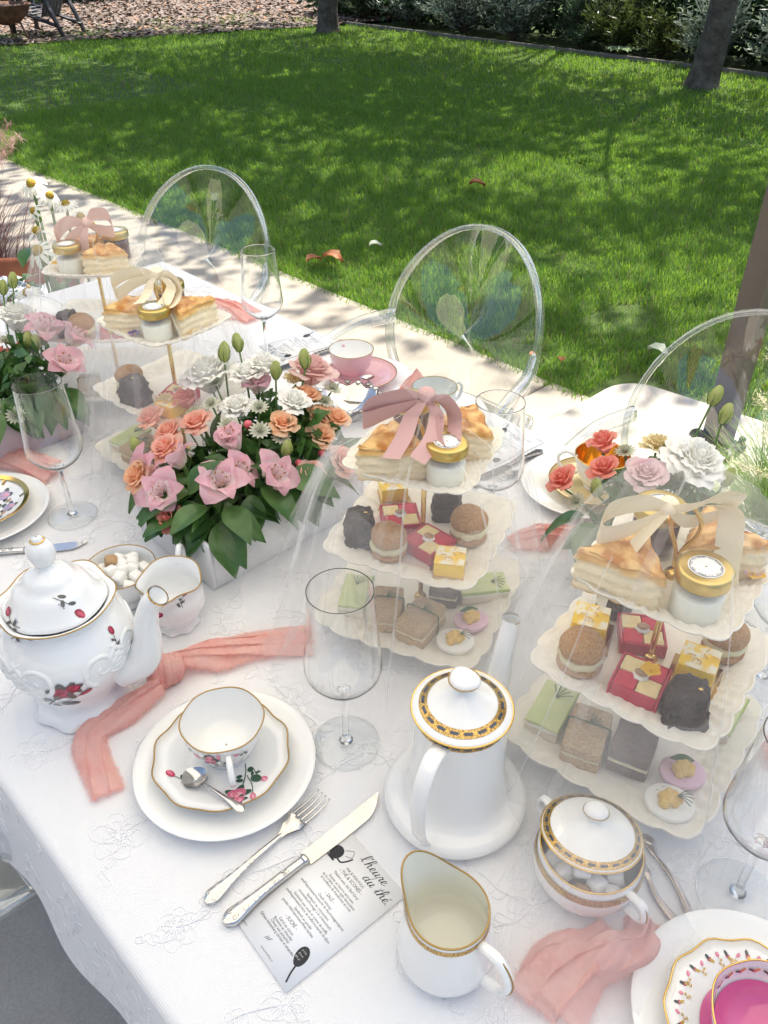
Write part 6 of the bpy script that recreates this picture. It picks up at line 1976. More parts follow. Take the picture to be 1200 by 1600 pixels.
def fmesh(key):
    if key in FM: return FM[key]
    mk = {'rosep': lambda: rose_mesh('rose', .0265, peach, 24, 3), 'roseo': lambda: rose_mesh('rose', .0250, orange, 24, 5), 'rosec': lambda: rose_mesh('rose', .0275, coral, 18, 7, .82), 'roseP': lambda: rose_mesh('rose', .038, blush, 28, 9),
          'roseM': lambda: rose_mesh('rose', .032, mauve, 26, 10), 'carn': lambda: rose_mesh('carnation', .045, cwhite, 36, 2), 'carnS': lambda: rose_mesh('carnation', .029, cwhite, 26, 4), 'carnY': lambda: carnation_mesh('carnation', .024, cyel, 5, 26),
          'yel': lambda: carnation_mesh('carnation', .019, cyel, 6, 20), 'bud': lambda: bud_mesh('flower_bud', 1.0, [budg, budd])}
    FM[key] = mk[key](); return FM[key]
def link_part(name, me, parent, loc, direction, spin=0.0, scale=1.0):
    o = bpy.data.objects.new(name, me); COL.objects.link(o); o.parent = parent
    o.location = loc
    q = Vector(direction).normalized().to_track_quat('Z', 'Y')
    o.rotation_mode = 'QUATERNION'
    from mathutils import Quaternion
    o.rotation_quaternion = q @ Quaternion((0, 0, 1), spin)
    o.scale = (scale,) * 3
    return o
def lily_petal(L, w, broad):
    b = MB(); n, m_ = 11, 7; P_ = np.zeros((n, m_, 3))
    for i, u in enumerate(np.linspace(0, 1, n)):
        wid = w * (.22 + .78 * math.sin(PI * min(1, u * .86 + .10)) ** (.8 if broad else 1.1)) * (1 if u < .93 else .62)
        if i == n - 1: wid *= .35
        rad = L * (.10 + .20 * u + .55 * u ** 2.2); zz = L * (.95 * u - .52 * u ** 3)
        for j, v in enumerate(np.linspace(-1, 1, m_)):
            P_[i, j] = (rad - .10 * wid * v * v, wid * v, zz + .20 * wid * v * v + .03 * w * math.sin(9 * u + 4 * v))
    for i in range(n - 1):
        mi = 0 if i < 2 else (1 if i < 6 else 2)
        b.mat(mi).grid(P_[i:i + 2])
        # petal edges stay paler or deeper along the rim
    if not broad:
        b.mat(3)
        rr = random.Random(3)
        for k in range(14):
            u = rr.uniform(.25, .72); v = rr.uniform(-.6, .6); i = int(u * (n - 1)); j = int((v + 1) / 2 * (m_ - 1))
            p = P_[i, j] + (-.0004, 0, .0006); d = (P_[min(i + 1, n - 1), j] - P_[i, j]); d = d / np.linalg.norm(d) * .0028
            b.add([p - (0, .0003, 0), p + (0, .0003, 0), p + d + (0, .0003, 0), p + d - (0, .0003, 0)], [(0, 1, 2, 3)])
    me = b.mesh('petal', [lil_w, lil_l, lil_p, fleck])
    return me
LP = [lily_petal(.056, .0205, True), lily_petal(.055, .0150, False)]
_sb = MB()
for k in range(6):
    a = k * 1.05
    _sb.mat(0).tube(bez([(0, 0, .004), (.004 * math.cos(a), .004 * math.sin(a), .020), (.010 * math.cos(a), .010 * math.sin(a), .033)], 8), .0007, 5)
    _sb.mat(1).sphere((.010 * math.cos(a), .010 * math.sin(a), .034), (.0014, .0014, .0028), 6, 5)
_sb.mat(2).lathe([(.001, -.016), (.0035, -.014), (.0045, -.004), (.006, .004)], 10)
STAM = _sb.mesh('stamens', [lil_l, anther, stemg])
def lily(parent, loc, d, spin=0.0, s=1.0, close=1.0):
    o = link_part('lily', STAM, parent, loc, d, spin, s)
    for k in range(6):
        c = bpy.data.objects.new('petal', LP[k % 2]); COL.objects.link(c); c.parent = o
        jt = math.sin(k * 7.3 + spin * 5.1)
        c.rotation_euler = (.12 * jt, -.25 * (1 - close) + .22 * math.sin(k * 3.7 + spin * 9), k * PI / 3 + .12 * jt); c.scale = (close * (1 + .10 * jt), 1 + .14 * math.sin(k * 5 + spin), (1 + .12 * (1 - close)) * (1 - .08 * jt))
    return o
_ab = MB()
for k in range(14):
    a = k * 2 * PI / 14; P_ = np.zeros((5, 3, 3))
    for i, u in enumerate(np.linspace(0, 1, 5)):
        w = .0026 * math.sin(PI * (.15 + .80 * u)) ** .8
        for j, v in enumerate((-1, 0, 1)):
            rd = .003 + .0135 * u; P_[i, j] = (rd * math.cos(a) - w * v * math.sin(a), rd * math.sin(a) + w * v * math.cos(a), .003 * u + .0008 * abs(v))
    _ab.mat(0).grid(P_)
for k in range(34):
    a = k * 2.4; q = .0078 * math.sqrt(k / 34); h = .007 - 50 * q * q
    _ab.mat(1).tube([(q * .4 * math.cos(a), q * .4 * math.sin(a), .001), (q * math.cos(a), q * math.sin(a), .0035 + h)], .00035, 4)
    _ab.mat(1).sphere((q * math.cos(a), q * math.sin(a), .004 + h), .0010, 6, 4)
ASTR = _ab.mesh('astrantia', [astm, astc])
def leaf_mesh(L, w, fold=.25, droop=.3):
    b = MB(); n, m_ = 9, 5; P_ = np.zeros((n, m_, 3))
    for i, u in enumerate(np.linspace(0, 1, n)):
        wid = w * math.sin(PI * min(.985, (u * .96 + .03) ** .85))
        for j, v in enumerate(np.linspace(-1, 1, m_)):
            P_[i, j] = (L * u, wid * v, fold * abs(wid * v) - droop * L * u * u + .02 * L * math.sin(5 * u) * v)
    return b.grid(P_).mesh('leaf', lgrn)
LEAVES = [leaf_mesh(.062, .020, .3, .25), leaf_mesh(.075, .023, .25, .40), leaf_mesh(.055, .0085, .4, .2)]
_bb = MB()
_bb.mat(0).sphere((0, 0, .007), (.0062, .0062, .0072), 14, 10)
_bb.mat(1)
for k in range(5):
    a = k * 1.257
    _bb.add([(.001 * math.cos(a + 1), .001 * math.sin(a + 1), .0006), (.007 * math.cos(a - .3), .007 * math.sin(a - .3), .0014), (.010 * math.cos(a), .010 * math.sin(a), .001), (.007 * math.cos(a + .3), .007 * math.sin(a + .3), .0014)], [(0, 1, 2, 3)])
BERRY = _bb.mesh('berry', [berry, budd])
def planter(t, w, d, h, m):
    th_ = .007
    for (cx, cy, sx, sy) in ((0, -d / 2 + th_ / 2, w, th_), (0, d / 2 - th_ / 2, w, th_), (-w / 2 + th_ / 2, 0, th_, d - 2 * th_), (w / 2 - th_ / 2, 0, th_, d - 2 * th_)):
        MB().box((cx, cy, h / 2), (sx, sy, h), .0015).build('planter_side', m, t, smooth=False)
    MB().box((0, 0, h * .42), (w - 2 * th_, d - 2 * th_, h * .8)).build('floral_foam', mat('foam', (.04, .08, .03), .95), t, smooth=False)
def arrangement(label, cx, cy, w, d, h, boxm, blooms, leaves_, berries, seed, filler=150):
    t = thing('flower_box', label, 'flower box', place(cx, cy), 0, 'flower boxes along the table')
    planter(t, w, d, h, boxm)
    r = random.Random(seed)
    for (kind, x, y, z) in blooms:
        lx, ly = x - cx, y - cy
        dx, dy = lx / (w * .9), ly / (d * .8)
        dr = Vector((dx * .8, dy * .8, 1.0 if z > .12 else .75)).normalized()
        # blooms lean a little towards the light and the open side of the table
        dr = (dr + Vector((.22, -.22, .05))).normalized()
        sp = r.uniform(0, 6.28); s = r.uniform(.94, 1.06)
        root = Vector((lx * .45, ly * .6, h * .75)); head = Vector((lx, ly, z)) + dr * .009
        if kind.startswith('lily'):
            dd = dr if kind == 'lily' else ((Vector((.05, -.05, 1)) + Vector((lx, ly, 0))) if kind == 'lilyup' else (dr + Vector((.35, .35, 0) if kind == 'lilyR' else (-.4, -.3, 0))))
            dd = (dd.normalized() + Vector((r.uniform(-.35, .35), r.uniform(-.35, .35), r.uniform(-.1, .3)))).normalized(); lily(t, head, dd, sp, s * r.uniform(.88, 1.1), .55 if kind == 'lilyup' else r.uniform(.72, 1.0)); back = dd.normalized() * -.012
        elif kind.startswith('astr'):
            link_part('astrantia', ASTR, t, head, dr, sp, s * 1.02); back = dr * -.002
        else:
            nm = {'carn': 'carnation', 'carnS': 'carnation', 'carnY': 'carnation', 'yel': 'carnation', 'bud': 'flower_bud'}.get(kind, 'rose')
            dd = dr if kind != 'bud' else Vector((dx * .3 + r.uniform(-.15, .15), dy * .3 + r.uniform(-.15, .15), 1))
            link_part(nm, fmesh(kind), t, head, dd, sp, s); back = Vector((0, 0, -.012)) if kind != 'bud' else Vector((0, 0, 0))
        p1 = head + back
        mid = (root + p1) / 2 + Vector((r.uniform(-.01, .01), r.uniform(-.01, .01), .01))
        MB().tube(bez([root, mid, p1], 12), .0016, 6).build('stem', stemg, t)
    for (x, y, z, a, pitch, k) in leaves_:
        o = bpy.data.objects.new('leaf', LEAVES[k]); COL.objects.link(o); o.parent = t
        o.location = (x, y, z); o.rotation_euler = (r.uniform(-.4, .4), pitch, a); o.scale = (r.uniform(.85, 1.15),) * 3
    for (x, y, z) in berries:
        link_part('berry', BERRY, t, (x - cx, y - cy, z), (.5, -.2, .8), 0, r.uniform(.9, 1.1))
        MB().tube(bez([(x - cx - .012, y - cy - .002, z - .028), (x - cx - .004, y - cy, z - .012), (x - cx, y - cy, z)], 8), .0008, 5).build('berry_stem', stemg, t)
    # inner greenery that closes the gaps between the stems
    rg = np.random.default_rng(seed); V = []; n = filler
    c = np.stack([rg.uniform(-w * .40, w * .40, n), rg.uniform(-d * .43, d * .43, n), h + .008 + rg.uniform(0, 1, n) * .062], 1)
    c[:, 2] += np.clip(c[:, 1] / d + .05, 0, .3) * .14 * rg.uniform(.3, 1, n)
    c[:, 2] -= .18 * (np.abs(c[:, 0]) / w) ** 2 + .22 * (np.abs(c[:, 1]) / d) ** 2 * (c[:, 1] < 0)
    Vv, Ff = leaves(c, .042, seed + 5, .42)
    tag(bulk('greenery', Vv, Ff, lgrn, parent=t), kind='stuff')
    return t
boxw = mat('planter_white', (.80, .80, .80), .35)
boxp = mat('planter_lilac', (.62, .50, .54), .4)
rq = random.Random(17)
def skirt(w, d, h, n, sides, seed):
    r = random.Random(seed); out = []
    for k in range(n):
        s = r.choice(sides); q = r.uniform(-.5, .5)
        if s == 'f': x, y, a = q * w, -d / 2, -PI / 2
        elif s == 'r': x, y, a = w / 2, q * d, 0
        elif s == 'l': x, y, a = -w / 2, q * d, PI
        else: x, y, a = q * w, d / 2, PI / 2
        out.append((x * .80, y * .80, h + r.uniform(.006, .040), a + r.uniform(-.7, .7), r.uniform(-.1, .75), r.choice((0, 0, 1, 1, 2))))
    for k in range(n // 4):
        out.append((r.uniform(-.4, .4) * w, r.uniform(-.45, .45) * d, h + r.uniform(.02, .045), r.uniform(0, 6.28), r.uniform(-1.0, -.1), r.choice((0, 2, 2))))
    return out
F1 = [('carnS', -.985, .635, .168), ('carnS', -1.01, .675, .20), ('roseo', -.945, .735, .165), ('yel', -.985, .745, .18), ('carnS', -.93, .70, .175), ('lilyR', -.905, .560, .118), ('lilyL', -.970, .520, .125), ('astr', -.960, .600, .165), ('rosep', -1.035, .545, .14), ('carn', -1.060, .640, .188), ('bud', -1.045, .661, .222), ('bud', -1.047, .692, .228), ('carnS', -1.004, .704, .208), ('bud', -.970, .701, .205), ('roseP', -.970, .769, .185), ('bud', -.955, .748, .212), ('astr', -1.036, .634, .195), ('astr', -1.008, .606, .18),
      ('astr', -.943, .646, .185), ('astr', -.916, .625, .165), ('astr', -.932, .781, .17), ('astr', -.923, .757, .16), ('astr', -1.025, .585, .165), ('rosep', -1.078, .542, .150), ('rosep', -1.000, .573, .160), ('roseo', -.911, .664, .160), ('rosep', -1.007, .520, .135), ('roseo', -1.006, .469, .112),
      ('rosec', -1.067, .598, .165), ('roseo', -.901, .756, .135), ('roseo', -.884, .711, .13), ('roseo', -.915, .735, .140), ('rosep', -.849, .658, .10), ('rosep', -.843, .718, .10), ('rosep', -.835, .760, .085), ('yel', -1.100, .577, .16), ('rosec', -.920, .461, .085),
      ('lilyup', -.935, .593, .140), ('lily', -.883, .528, .122), ('lily', -.948, .473, .105), ('lilyR', -.868, .598, .115), ('lilyup', -.999, .685, .175), ('lilyL', -1.000, .495, .11), ('astr', -.900, .650, .150), ('bud', -1.060, .500, .115), ('bud', -.880, .640, .13)]
B1 = [(-.858, .640, .115), (-.848, .630, .108), (-.842, .650, .100), (-.850, .612, .095), (-.838, .640, .090), (-.848, .598, .085), (-.836, .622, .080), (-.866, .655, .120), (-.85, .665, .112), (-1.03, .500, .105), (-1.022, .492, .098), (-.94, .62, .172), (-.865, .70, .12), (-.858, .735, .115), (-.85, .75, .10), (-.842, .690, .085)]
arrangement('big flower box with peach roses and pink lilies in the middle', -.940, .615, .205, .305, .082, boxw, F1, skirt(.205, .305, .082, 64, 'fffffrrrl', 3), B1, 31, 520)
F0 = [('carn', -1.580, .545, .155), ('lily', -1.500, .558, .150), ('lilyR', -1.450, .580, .145), ('lily', -1.416, .540, .120), ('bud', -1.478, .530, .140), ('astr', -1.550, .502, .14), ('astr', -1.412, .424, .09), ('astr', -1.378, .429, .085), ('rosec', -1.540, .485, .115), ('bud', -1.600, .560, .215), ('bud', -1.620, .546, .2), ('astr', -1.486, .499, .12), ('bud', -1.488, .519, .145),
      ('astr', -1.445, .415, .085), ('rosep', -1.52, .43, .10), ('lilyL', -1.56, .45, .10)]
arrangement('flower box with pink lilies and lilac planter at the left edge', -1.485, .460, .200, .185, .072, boxp, F0, skirt(.20, .185, .072, 36, 'ffrrl', 5), [(-1.50, .55, .15), (-1.53, .52, .14)], 41, 300)
F2 = [('rosec', -.528, .882, .14), ('rosec', -.496, .930, .150), ('rosec', -.524, .964, .165), ('roseM', -.450, .953, .150), ('carn', -.420, 1.022, .150), ('carnY', -.482, 1.040, .15), ('bud', -.434, 1.070, .228), ('bud', -.410, 1.062, .212), ('bud', -.376, 1.040, .135), ('astr', -.497, .978, .16), ('astr', -.506, .885, .115), ('bud', -.488, .905, .125), ('astr', -.445, .90, .12), ('rosec', -.41, .93, .11)]
arrangement('flower box with coral roses and white carnation behind the right stand', -.438, .965, .120, .215, .075, boxw, F2, skirt(.12, .215, .075, 22, 'fflrb', 7) + [(-.07, -.06, .085, 3.6, .45, 1), (.0, .06, .13, .9, -.5, 0)], [], 51, 140)
# ================================================================== VEILS AND BOWS
tulle = tullemat('tulle', .135)
tulle_c = tullemat('tulle_crease', .36)
tulle_f = tullemat('tulle_fold', .13)
def veil(label, st, seed, dome=False, flares=(), hem=1.0, pleats=9):
    cx, cy, r_ = ST[st]
    t = thing('tulle_veil', label, 'veil', place(cx, cy), 0, 'tulle veils over the cake stands')
    rg = np.random.default_rng(seed)
    if dome:
        kz = [.378, .374, .362, .340, .310, .272, .22, .16, .10, .05, .018, .004, .002]
        kr = [.004, .036, .066, .088, .104, .116, .130, .142, .154, .164, .172, .182, .205]
    else:
        kz = [.372, .350, .336, .330, .318, .300, .272, .22, .16, .10, .05, .018, .004, .002]
        kr = [.034, .020, .011, .012, .034, .066, .108, .126, .140, .152, .162, .170, .182, .205]
    nth, nv = 260, 52
    v = np.linspace(0, 1, nv); kv = np.linspace(0, 1, len(kz))
    z0 = np.interp(v, kv, kz); r0 = np.interp(v, kv, kr) * (1 + (hem * 1.07 - 1) * v)
    th_ = np.arange(nth) * 2 * PI / nth
    ph = rg.uniform(0, 6.28, 8)
    def shape(th, vv, z, r):
        amp = np.clip((vv - .12) / .88, 0, 1) ** 1.2
        a = th + .25 * np.sin(3 * th + ph[0]) + .12 * np.sin(7 * th + ph[1])
        pl = .55 * np.sin(7 * a + ph[2]) + .45 * (1 - 2 * np.abs(np.sin(6.5 * a + ph[3]))) + .35 * np.sin(17 * a + ph[4] + vv * 1.2)
        corner = np.cos(4 * (th - R(r_ + 45)))
        rr = r * (1 + .055 * corner * np.clip((.34 - z) / .1, 0, 1)) + .0185 * amp * pl
        zz = z + 0 * th
        if not dome: rr = rr + .004 * np.sin(9 * th + ph[5]) * np.clip((.12 - vv) / .12, 0, 1)
        for (ad, sg, reach, profile) in flares:
            d = (th - ad + PI) % (2 * PI) - PI
            g = np.exp(-(d / sg) ** 2) * np.clip((vv - .38) / .62, 0, 1) ** 1.25
            rr = rr + reach * g
            zz = np.maximum(zz, g * 0 + np.interp(rr, profile[0], profile[1]) * np.exp(-(d / (sg * 1.3)) ** 2))
        zz = np.maximum(zz, .0022 + .0012 * np.abs(pl))
        return rr, zz
    P_ = np.zeros((nth, nv, 3))
    for j in range(nv):
        rr, zz = shape(th_, v[j], z0[j], r0[j])
        P_[:, j] = np.stack([rr * np.cos(th_), rr * np.sin(th_), zz], 1)
    MB().grid(P_, cu=True, flip=True).build('net', tulle, t)
    # the surplus bunches up in a second layer near the hem
    ph = np.random.default_rng(seed + 50).uniform(0, 6.28, 8)
    jb = [j for j in range(nv) if v[j] > .50]
    Q = np.zeros((nth, len(jb), 3))
    for i, j in enumerate(jb):
        rr, zz = shape(th_, v[j], z0[j], r0[j] * (1.03 + .05 * (v[j] - .5)))
        Q[:, i] = np.stack([rr * np.cos(th_), rr * np.sin(th_), np.maximum(zz + .006 * np.sin(11 * th_ + ph[6]) * (i < 2), .0026)], 1)
    MB().grid(Q, cu=True, flip=True).build('bunched_net', tulle, t)
    # pressed folds run from the gather to the hem
    for k in range(pleats):
        a0 = k * 2 * PI / pleats + rg.uniform(-.25, .25); v0 = rg.uniform(.12, .3); v1 = rg.uniform(.75, 1.0); tw = rg.uniform(-.25, .25); w = rg.uniform(.006, .014); cm = tulle_f
        if k % 2: w = rg.uniform(.0016, .0030); cm = tulle_c
        n = 24; Q = np.zeros((n, 3, 3))
        for i, q in enumerate(np.linspace(v0, v1, n)):
            zb = np.interp(q, v, z0); rb = np.interp(q, v, r0); a = a0 + tw * (q - v0) + .07 * math.sin(q * 8 + k * 2.1) * q
            for j in range(3):
                aa = a + (j - 1) * w * .5 / max(rb, .02)
                rr, zz = shape(np.array([aa]), q, zb, rb)
                Q[i, j] = ((rr[0] + .0015) * math.cos(aa), (rr[0] + .0015) * math.sin(aa), zz[0] + .001)
        MB().grid(Q).build('fold', cm, t)
    return t
veil('tulle veil over the middle cake stand, spread onto the flower box', 'C', 3, False, [(R(183), .50, .15, ([0, .12, .20, .27, .36], [.0, .05, .085, .105, .085])), (R(-30), .25, .05, ([0, 1], [0, 0]))], 1.05, 14)
veil('tulle veil over the right cake stand, trailing over the sugar bowl', 'D', 8, True, [(R(-68), .24, .22, ([0, .13, .165, .225, .27, .31, .40], [0, .03, .108, .112, .085, .030, .006])), (R(165), .45, .09, ([0, 1], [0, 0]))], 1.0, 15)
veil('tulle veil over the cream bowed stand behind the flower box', 'B', 12, False, [(R(-160), .5, .04, ([0, 1], [0, 0]))], .92, 12)
veil('tulle veil over the farthest cake stand at left', 'A', 21, True, [(R(-90), .6, .05, ([0, 1], [0, 0]))], .95, 12)

pinkr = mat('dusty_pink_ribbon', (.62, .39, .37), .55, spec=.3, bump=(500, .15, .0005))
blushr = mat('blush_ribbon', (.74, .50, .45), .55, spec=.3, bump=(500, .15, .0005))
creamr = mat('cream_ribbon', (.88, .78, .58), .55, spec=.3, bump=(500, .15, .0005))
RX, RY = np.array([.696, .718, 0]), np.array([.718, -.696, 0]); RZ = np.array([0, 0, 1.])
VZ = [.378, .336, .330, .318, .300, .272, .22, .16]; VR = [.0, .006, .012, .034, .066, .108, .126, .140]
def ribbon(name, t, m, pts, w, wv, zk=None):
    """pts: (right, near, up) from the knot; wv: width directions in the same axes at each point"""
    p = bez(pts, 30); n = len(p)
    if zk is not None:      # keep the ribbon on the outside of the net
        for i in range(n):
            need = np.interp(-(zk + p[i, 2]), [-z for z in VZ], VR) * 1.06 + .007 + .012 * (p[i, 2] < -.02)
            if math.hypot(p[i, 0], p[i, 1]) < need: p[i, 1] = math.sqrt(max(need ** 2 - p[i, 0] ** 2, p[i, 1] ** 2))
    q = np.linspace(0, 1, n)
    wv = np.array(wv, float); W_ = np.stack([np.interp(q, np.linspace(0, 1, len(wv)), wv[:, k]) for k in range(3)], 1)
    W_ /= np.linalg.norm(W_, axis=1, keepdims=True)
    w = np.asarray(w) * .86
    ww = np.broadcast_to(np.interp(q, np.linspace(0, 1, np.size(w)), np.atleast_1d(w)) if np.size(w) > 1 else w, (n,))
    P_ = np.zeros((n, 5, 3))
    for j, s in enumerate(np.linspace(-.5, .5, 5)):
        l = p + W_ * (ww * s)[:, None]
        P_[:, j] = l[:, :1] * RX + l[:, 1:2] * RY + l[:, 2:] * RZ
    b = MB().grid(P_)
    b.build(name, m, t)
def bow(label, x, y, z, m, strips, knot=.010, outside=False):
    t = thing('ribbon_bow', label, 'bow', (x, y, ZT + z))
    for nm, pts, w, wv in strips: ribbon(nm, t, m, pts, w, wv, z if outside else None)
    b = MB().sphere((0, 0, 0), (knot * 1.1, knot * 1.1, knot), 14, 10, lambda p: 1 + .12 * np.sin(7 * np.arctan2(p[:, 1], p[:, 0])))
    b.build('knot', m, t)
V3, T3 = (0, .25, 1), (0, .9, .35)
bow('dusty pink satin bow on the middle cake stand', -.592, .643, .352, pinkr, [
    ('loop', [(0, .006, 0), (-.028, .012, .006), (-.066, .016, -.006), (-.074, .020, -.022), (-.044, .014, -.014), (-.004, .006, -.004)], (.012, .026, .034, .034, .026, .012), [V3, V3, V3, V3, V3, V3]),
    ('loop', [(0, .006, 0), (.016, .012, .004), (.032, .016, -.014), (.030, .018, -.038), (.014, .016, -.034), (.008, .010, -.014), (.002, .006, -.004)], (.012, .024, .028, .028, .026, .020, .012), [(.7, .3, .7), (.8, .3, .5), (.7, .6, .2), (.5, .8, .1), (.5, .8, .3), (.6, .5, .6), V3]),
    ('tail', [(-.002, .008, 0), (-.014, .016, -.012), (-.026, .020, -.030), (-.042, .022, -.046)], (.012, .022, .024, .026), [(.9, .2, .3), (.9, .3, .2), (.9, .3, 0), (.95, .3, .1)]),
    ('tail', [(.002, .008, -.002), (.012, .018, -.014), (.006, .022, -.030), (-.012, .022, -.044)], (.012, .020, .024, .024), [(.9, .2, .3), (.9, .3, 0), (.8, .4, -.3), (.8, .4, -.3)])], .011, True)
bow('cream ribbon bow under the veil of the right cake stand', -.278, .652, .350, creamr, [
    ('loop', [(0, .004, 0), (-.030, .010, .010), (-.062, .014, .002), (-.066, .020, -.020), (-.034, .014, -.016), (-.002, .004, -.004)], (.014, .030, .034, .034, .030, .014), [V3] * 6),
    ('loop', [(0, .004, 0), (.014, .024, .016), (.036, .020, .024), (.066, .006, .008), (.058, -.004, -.012), (.022, .004, -.016), (.002, .004, -.004)], (.014, .032, .034, .034, .032, .026, .014), [(.1, .5, 1), (.1, .6, .9), (.1, .6, .9), (.1, .5, 1), (.1, .4, 1), (.1, .3, 1), V3]),
    ('tail', [(-.004, .006, -.004), (-.030, .020, -.030), (-.050, .026, -.066), (-.056, .030, -.104)], (.014, .018, .018, .014), [(.5, .8, .2), (.4, .8, .2), (.5, .8, 0), (.5, .8, 0)]),
    ('tail', [(.004, .002, -.002), (.054, .006, .002), (.062, .014, -.030), (.066, .020, -.072), (.078, .022, -.098)], (.014, .028, .030, .030, .026), [(.3, .5, .7), (.6, .6, .4), (.9, .4, 0), (.9, .3, 0), (.9, .3, .2)])])
bow('cream ribbon bow on the stand behind the big flower box', -1.165, .632, .352, creamr, [
    ('loop', [(0, .004, 0), (-.034, .012, .006), (-.066, .016, -.008), (-.062, .022, -.026), (-.036, .014, -.012), (-.002, .004, -.004)], (.012, .024, .028, .028, .024, .012), [V3] * 6),
    ('loop', [(0, .004, 0), (.014, .010, .004), (.032, .016, -.008), (.034, .018, -.030), (.018, .016, -.034), (.006, .008, -.010)], (.012, .022, .026, .026, .024, .012), [(.7, .3, .7), (.8, .3, .5), (.7, .6, .2), (.5, .8, .1), (.5, .8, .3), V3]),
    ('tail', [(0, .006, 0), (-.010, .014, -.012), (-.014, .018, -.024), (-.024, .020, -.032)], (.012, .018, .022, .024), [(.9, .2, .2)] * 4),
    ('tail', [(.002, .006, 0), (.022, .016, -.012), (.020, .020, -.026), (.010, .020, -.036)], (.012, .020, .022, .024), [(.9, .2, .2), (.9, .3, 0), (.8, .4, -.2), (.8, .4, -.2)])], .011, True)
bow('blush ribbon bow inside the veil of the farthest stand', -1.500, .690, .345, blushr, [
    ('loop', [(0, .004, 0), (-.030, .012, .004), (-.058, .014, -.020), (-.050, .018, -.044), (-.026, .014, -.020), (-.002, .004, -.004)], (.012, .030, .036, .036, .028, .012), [V3] * 6),
    ('loop', [(0, .004, 0), (.014, .006, .016), (.040, .004, .014), (.046, .004, -.014), (.020, .004, -.012), (.002, .004, -.004)], (.012, .026, .030, .030, .026, .012), [V3] * 6),
    ('tail', [(0, .006, 0), (-.010, .012, -.030), (-.012, .014, -.066)], (.012, .024, .028), [(.9, .2, .2)] * 3)])

# ================================================================== BEHIND THE TABLE: COPPER TUB, CONEFLOWERS, GRASSES
copper = mat('copper', (.32, .13, .06), .45, metal=.6, noise=(9, (.20, .07, .04)))
tub = thing('copper_tub', 'copper tub heaped with ice beyond the far left table end', 'tub', (-2.98, .93, 0))
MB().lathe([(.001, .01), (.24, .01), (.27, .05), (.31, .30), (.335, .47), (.345, .485), (.335, .49), (.325, .475), (.30, .30), (.26, .06), (.001, .05)], 56).build('bowl', copper, tub)
for sg in (-1, 1):
    MB().tube(bez([(sg * .33, -.05, .42), (sg * .38, -.05, .40), (sg * .38, .05, .40), (sg * .33, .05, .42)], 16), .009, 8).build('handle', copper, tub)
icem = mat('ice', (.74, .78, .82), .12, trans=.35, ior=1.31)
rr = random.Random(8)
CI = MB().box((0, 0, 0), (.05, .045, .035), .008).mesh('ice_cube', icem, False)
for k in range(80):
    a = k * 2.4; q = .29 * math.sqrt(k / 80)
    o = bpy.data.objects.new('ice_cube', CI); COL.objects.link(o)
    o.location = (-2.98 + q * math.cos(a), .93 + q * math.sin(a), .475 - .10 * (q / .29) ** 2 + rr.uniform(-.02, .03))
    o.rotation_euler = (rr.uniform(0, 3), rr.uniform(0, 3), rr.uniform(0, 3))
    tag(o, 'clear ice cube heaped in the copper tub', 'ice cube', 'ice cubes in the copper tub')
pb = mat('blossom_pink', (.62, .22, .30), .6)

conew = leafmat('cone_petal', (.80, .80, .70), (.86, .86, .80), .35, .6, 60, .2)
conec = mat('cone_centre', (.36, .15, .02), .8, noise=(200, (.30, .30, .03)), bump=(300, .9, .003))
pot = thing('coneflower_plant', 'white coneflowers on tall stems behind the farthest stand', 'plant', (-2.42, .98, 0))
terra = mat('pot_grey', (.20, .18, .16), .8)
MB().lathe([(.001, .0), (.11, .0), (.13, .15), (.14, .16), (.125, .16), (.12, .14), (.001, .13)], 36).build('pot', terra, pot)
def coneflower(t, x, y, z, d, s=1.0, petals=13, droop=.5):
    b = MB(); b.lathe([(.001, 0), (.013, .001), (.015, .007), (.011, .015), (.001, .018)], 20)
    o = b.mesh('cone', conec)
    ob = link_part('flower_head', o, t, (x, y, z), d, 0, s)
    for k in range(petals):
        a = k * 2 * PI / petals; P_ = np.zeros((6, 3, 3))
        for i, u in enumerate(np.linspace(0, 1, 6)):
            w = .0062 * math.sin(PI * (.14 + .72 * u)) ** .6
            for j, v in enumerate((-1, 0, 1)):
                rd = .012 + .034 * u * (1 - .25 * droop * u); P_[i, j] = (rd * math.cos(a) - w * v * math.sin(a), rd * math.sin(a) + w * v * math.cos(a), .003 - .028 * droop * u * u + .001 * abs(v))
        MB().grid(P_).build('petal', conew, ob)
heads = [(-2.58, 1.04, .90, (.3, -.5, .8), 1.0, 13, .7), (-2.50, 1.05, .88, (.5, .1, .6), .85, 12, .7), (-2.42, 1.06, .87, (.2, -.2, 1), .8, 13, .4), (-2.34, 1.06, .85, (.4, -.3, .9), .85, 13, .4), (-2.46, .98, .86, (-.2, -.6, .4), .7, 9, .9), (-2.40, .95, .82, (.2, -.2, .9), .9, 3, .6), (-2.30, .90, .80, (.3, -.5, .7), 1.1, 10, .6), (-2.18, .80, .74, (.3, -.3, 1), .9, 13, .5)]
for (x, y, z, d, s, n_, dr) in heads:
    lx, ly = x + 2.42, y - .98
    coneflower(pot, lx, ly, z, d, s, n_, dr)
    MB().tube(bez([(lx * .2, ly * .2, .13), (lx * .75, ly * .75, z * .65), (lx, ly, z)], 14), .0045, 6).build('stem', stemg, pot)
for k in range(42):
    a = rr.uniform(0, 6.28); h_ = rr.uniform(.25, .82); q = rr.uniform(.01, .08) + h_ * .09
    o = bpy.data.objects.new('leaf', LEAVES[k % 2]); COL.objects.link(o); o.parent = pot
    o.location = (q * math.cos(a), q * math.sin(a), h_); o.rotation_euler = (rr.uniform(-.4, .4), rr.uniform(-.4, .6), a); o.scale = (rr.uniform(.8, 1.25),) * 3

